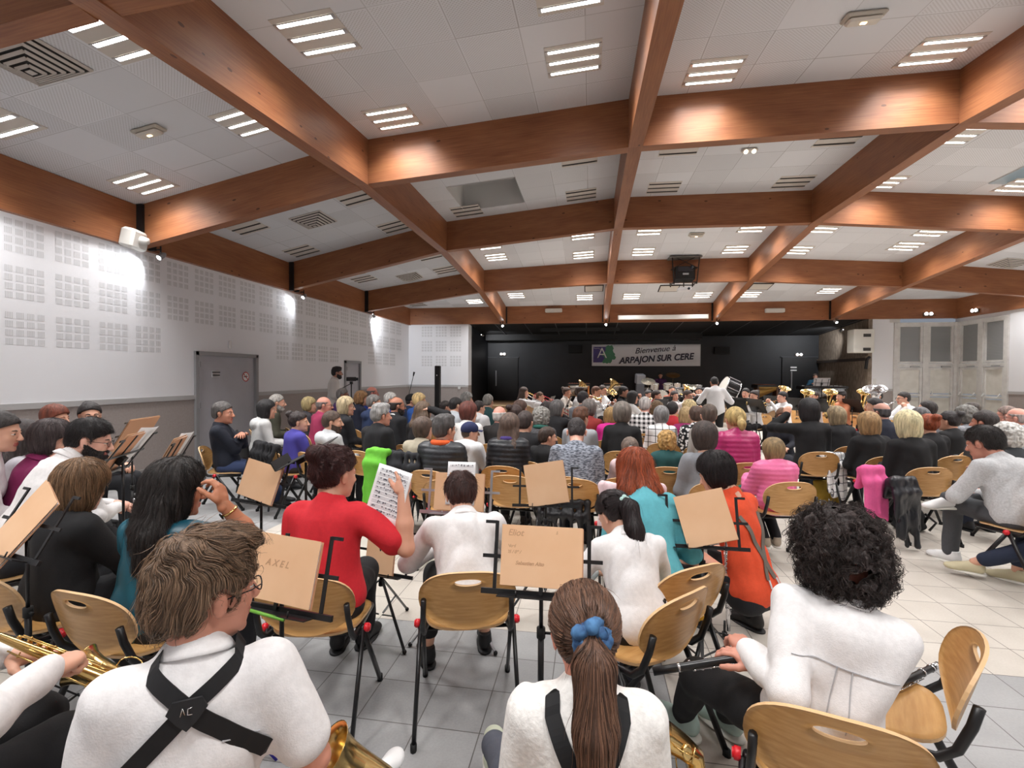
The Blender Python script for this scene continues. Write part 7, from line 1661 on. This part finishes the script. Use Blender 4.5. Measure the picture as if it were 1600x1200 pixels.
for k in range(3): a = 2*PI*k/3; MB().tube([(0, 0, .32), (.25*math.cos(a), .25*math.sin(a), 0)], .006, 6).obj('leg', vm, o)

# empty chairs and things left on them
def empty_chair(px, py, h, label, z=.61):
    b = at_z(px, py, z); c = R(h); x, y = b.x+.27*math.sin(c), b.y+.27*math.cos(c); put_chair(x, y, h, label); return x, y, h
c1 = empty_chair(797, 768, 2, 'empty beech chair behind the tilted folder, left one')
c2 = empty_chair(883, 770, 6, 'empty beech chair behind the tilted folder, right one')
c3 = empty_chair(604, 744, 14, 'beech chair with the bright green jacket')
c4 = empty_chair(975, 712, 6, 'empty beech chair beyond the red hair')
c5 = empty_chair(697, 776, 0, 'empty beech chair behind the silver stand')
c7 = empty_chair(1372, 752, -24, 'empty beech chair behind the blond woman with white studs') if False else None
coat_on_chair('bright green jacket hanging over a chair behind the raised music sheet', '6cc23a', c3[:2], 14, L=.60, w=.20, side=-.08, name='green_jacket', seed=3, top=.86)
coat_on_chair('black coat hanging to the floor from the chair of the violet-blue sweater', '141418', tuple(SEATED[5][1]), 28, L=.62, w=.44, name='black_coat', seed=5, top=.82)
coat_on_chair('dark grey coat hanging from the chair of the shaggy-haired boy', '26272c', tuple(SEATED[18][1]), 12, L=.66, w=.40, name='grey_coat', seed=8, top=.84)
coat_on_chair('black puffer coat on the back of the right empty chair, touching the floor', '17171b', (c2[0], c2[1]), 6, L=.60, w=.40, name='puffer_coat', seed=9, top=.56, pat='puffer')
c6 = empty_chair(985, 795, -5, 'beech chair under the pale pink quilted jacket'); coat_on_chair('pale pink quilted jacket over a chair beside the redhead', 'e6cbd0', c6[:2], -5, L=.30, w=.44, name='quilted_jacket', seed=10, top=.80)
b = at_z(1318, 750, .6); coat_on_chair('hot pink jacket hanging from a chair in the right block', 'e8609c', (b.x+.1, b.y+.2), -20, L=.50, w=.20, name='pink_jacket', seed=11, top=.74)
b = at_z(1352, 770, .5); coat_on_chair('black puffer coat with fur trim hanging to the floor, right block', '1c1e24', (b.x+.15, b.y+.2), -24, L=.55, w=.26, name='fur_trimmed_coat', seed=12, top=.66, pat='puffer')
b = at_z(1278, 735, .5); coat_on_chair('grey checked coat sliding off a chair in the right block', '6f7277', (b.x, b.y+.25), -30, L=.48, w=.30, name='checked_coat', seed=13, top=.70, pat='plaid')
b = at_z(1288, 776, .15); s_r = []
for k in range(9): x = (k-4)*.035; s_r.append(([(x, 0, .34), (x*1.1, -.03, .2), (x*1.3+.01*(k % 3), -.06, .01)], [.02, .016, .010]))
drape('fringed_scarf', 'mustard yellow fringed scarf trailing on the floor in the right block', 'scarf', s_r, cloth_mat('a88a2e'), (b.x, b.y, 0), -20, amp=.006)
b = at_z(1420, 828, .0); bg = SDF(); bg.ell((0, 0, .13), (.15, .09, .14), k=.03).ell((0, 0, .05), (.17, .11, .06), k=.03).cut(lambda X, Y, Z, D: np.maximum(D, (-Z).astype(np.float32))).cut(cloth_noise(.008, 12, 2)); v, f = bg.mesh(.012); so = Soup(); so.add(relax(v, f, 1), f, 0)
o = so.obj('backpack', [cloth_mat('101012')]); tag(o, 'small black backpack on the floor under the blond woman with studs', 'bag'); o.location = b; MB().tube([(.1, -.08, .2), (.18, -.12, .12), (.13, -.10, .03)], .012, 6).obj('strap', M_BLK, o)
b = at_z(1155, 770, .42); o = empty('floral_bag', b, R(20), 'turquoise and black floral bag beside the girl in pink', 'bag'); MB().box((0, 0, 0), (.10, .20, .26), bev=.04).obj('bag_body', mat('floral_print', '2fa39a', .6, c2='16211f', scale=22, detail=1, lo=.45, hi=.55), o); MB().tube([(0, -.06, .12), (0, -.04, .2), (0, .04, .2), (0, .06, .12)], .008, 6).obj('handle', M_BLK, o)
b = at_z(1105, 738, .6); coat_on_chair('pale blue and grey denim jacket on the lap side of the grey sweater', '8fb4bd', (b.x+.05, b.y+.25), -5, L=.26, w=.26, name='denim_jacket', seed=14, top=.70)
# black plastic chair of the woman with the black bob
x, y = SEATED[1][1]; o = empty('plastic_chair', (x, y, 0), -R(38), 'black plastic shell chair under the woman with the black bob', 'chair')
MB().grid(lambda u, v: ((u-.5)*.46, -.22-.05*v+.25*(u-.5)**2, .44+.42*v), 12, 8, thick=.012).obj('backrest', m_spb, o); MB().grid(lambda u, v: ((u-.5)*.46, -.22+.42*v, .44-.02*math.sin(v*3)), 10, 8, thick=.012).obj('seat', m_spb, o)
for sx in (-1, 1):
    for sy in (-1, 1): MB().tube([(sx*.18, sy*.17, .43), (sx*.21, sy*.22, 0)], .011, 8).obj('leg', M_BLK, o)
# man in the pale grey sweater with one ankle on his knee, and the sneaker of his neighbour
R18 = who('man with dark hair and pale grey fleece, ankle resting on his knee, right edge', 1537, 693, ('short', '2d2928'), ('sweater', 'b9babc', 'fleece', 'c9cacc'), s=1.04, h=-14, look=-15, near=2, d=4.05, lean=18, hpitch=16, hunch=.05, fat=1.12, legs='4a4c50', shoes='e8e8e8', skin='cf917c', legR=((-.20, .42, .58), (1, .6, .2)), legL=((-.12, .46, .09), (0, 1, .8)), footR=(-1, .35, -.1), armL=((-.12, .46, .58), (-.8, -.5, -.3)), armR=((-.02, .46, .60), (.8, -.4, -.5)), tag='man in pale grey fleece')
W1, sw1 = front('neighbour at the right edge, only a bare ankle and beige sneaker showing', 1720, 730, 3.4, -50, ('long', '5a4634', .2), ('jacket', '26303f'), 'f', .98, near=1, hyaw=0, legs='222b40', shoes='c9bf9e', legcut=.80, legL=((-.02, .74, .12), (0, .4, 1)), legR=((.12, .50, .09), (0, 1, .8)), footL=(-.4, 1, .1))
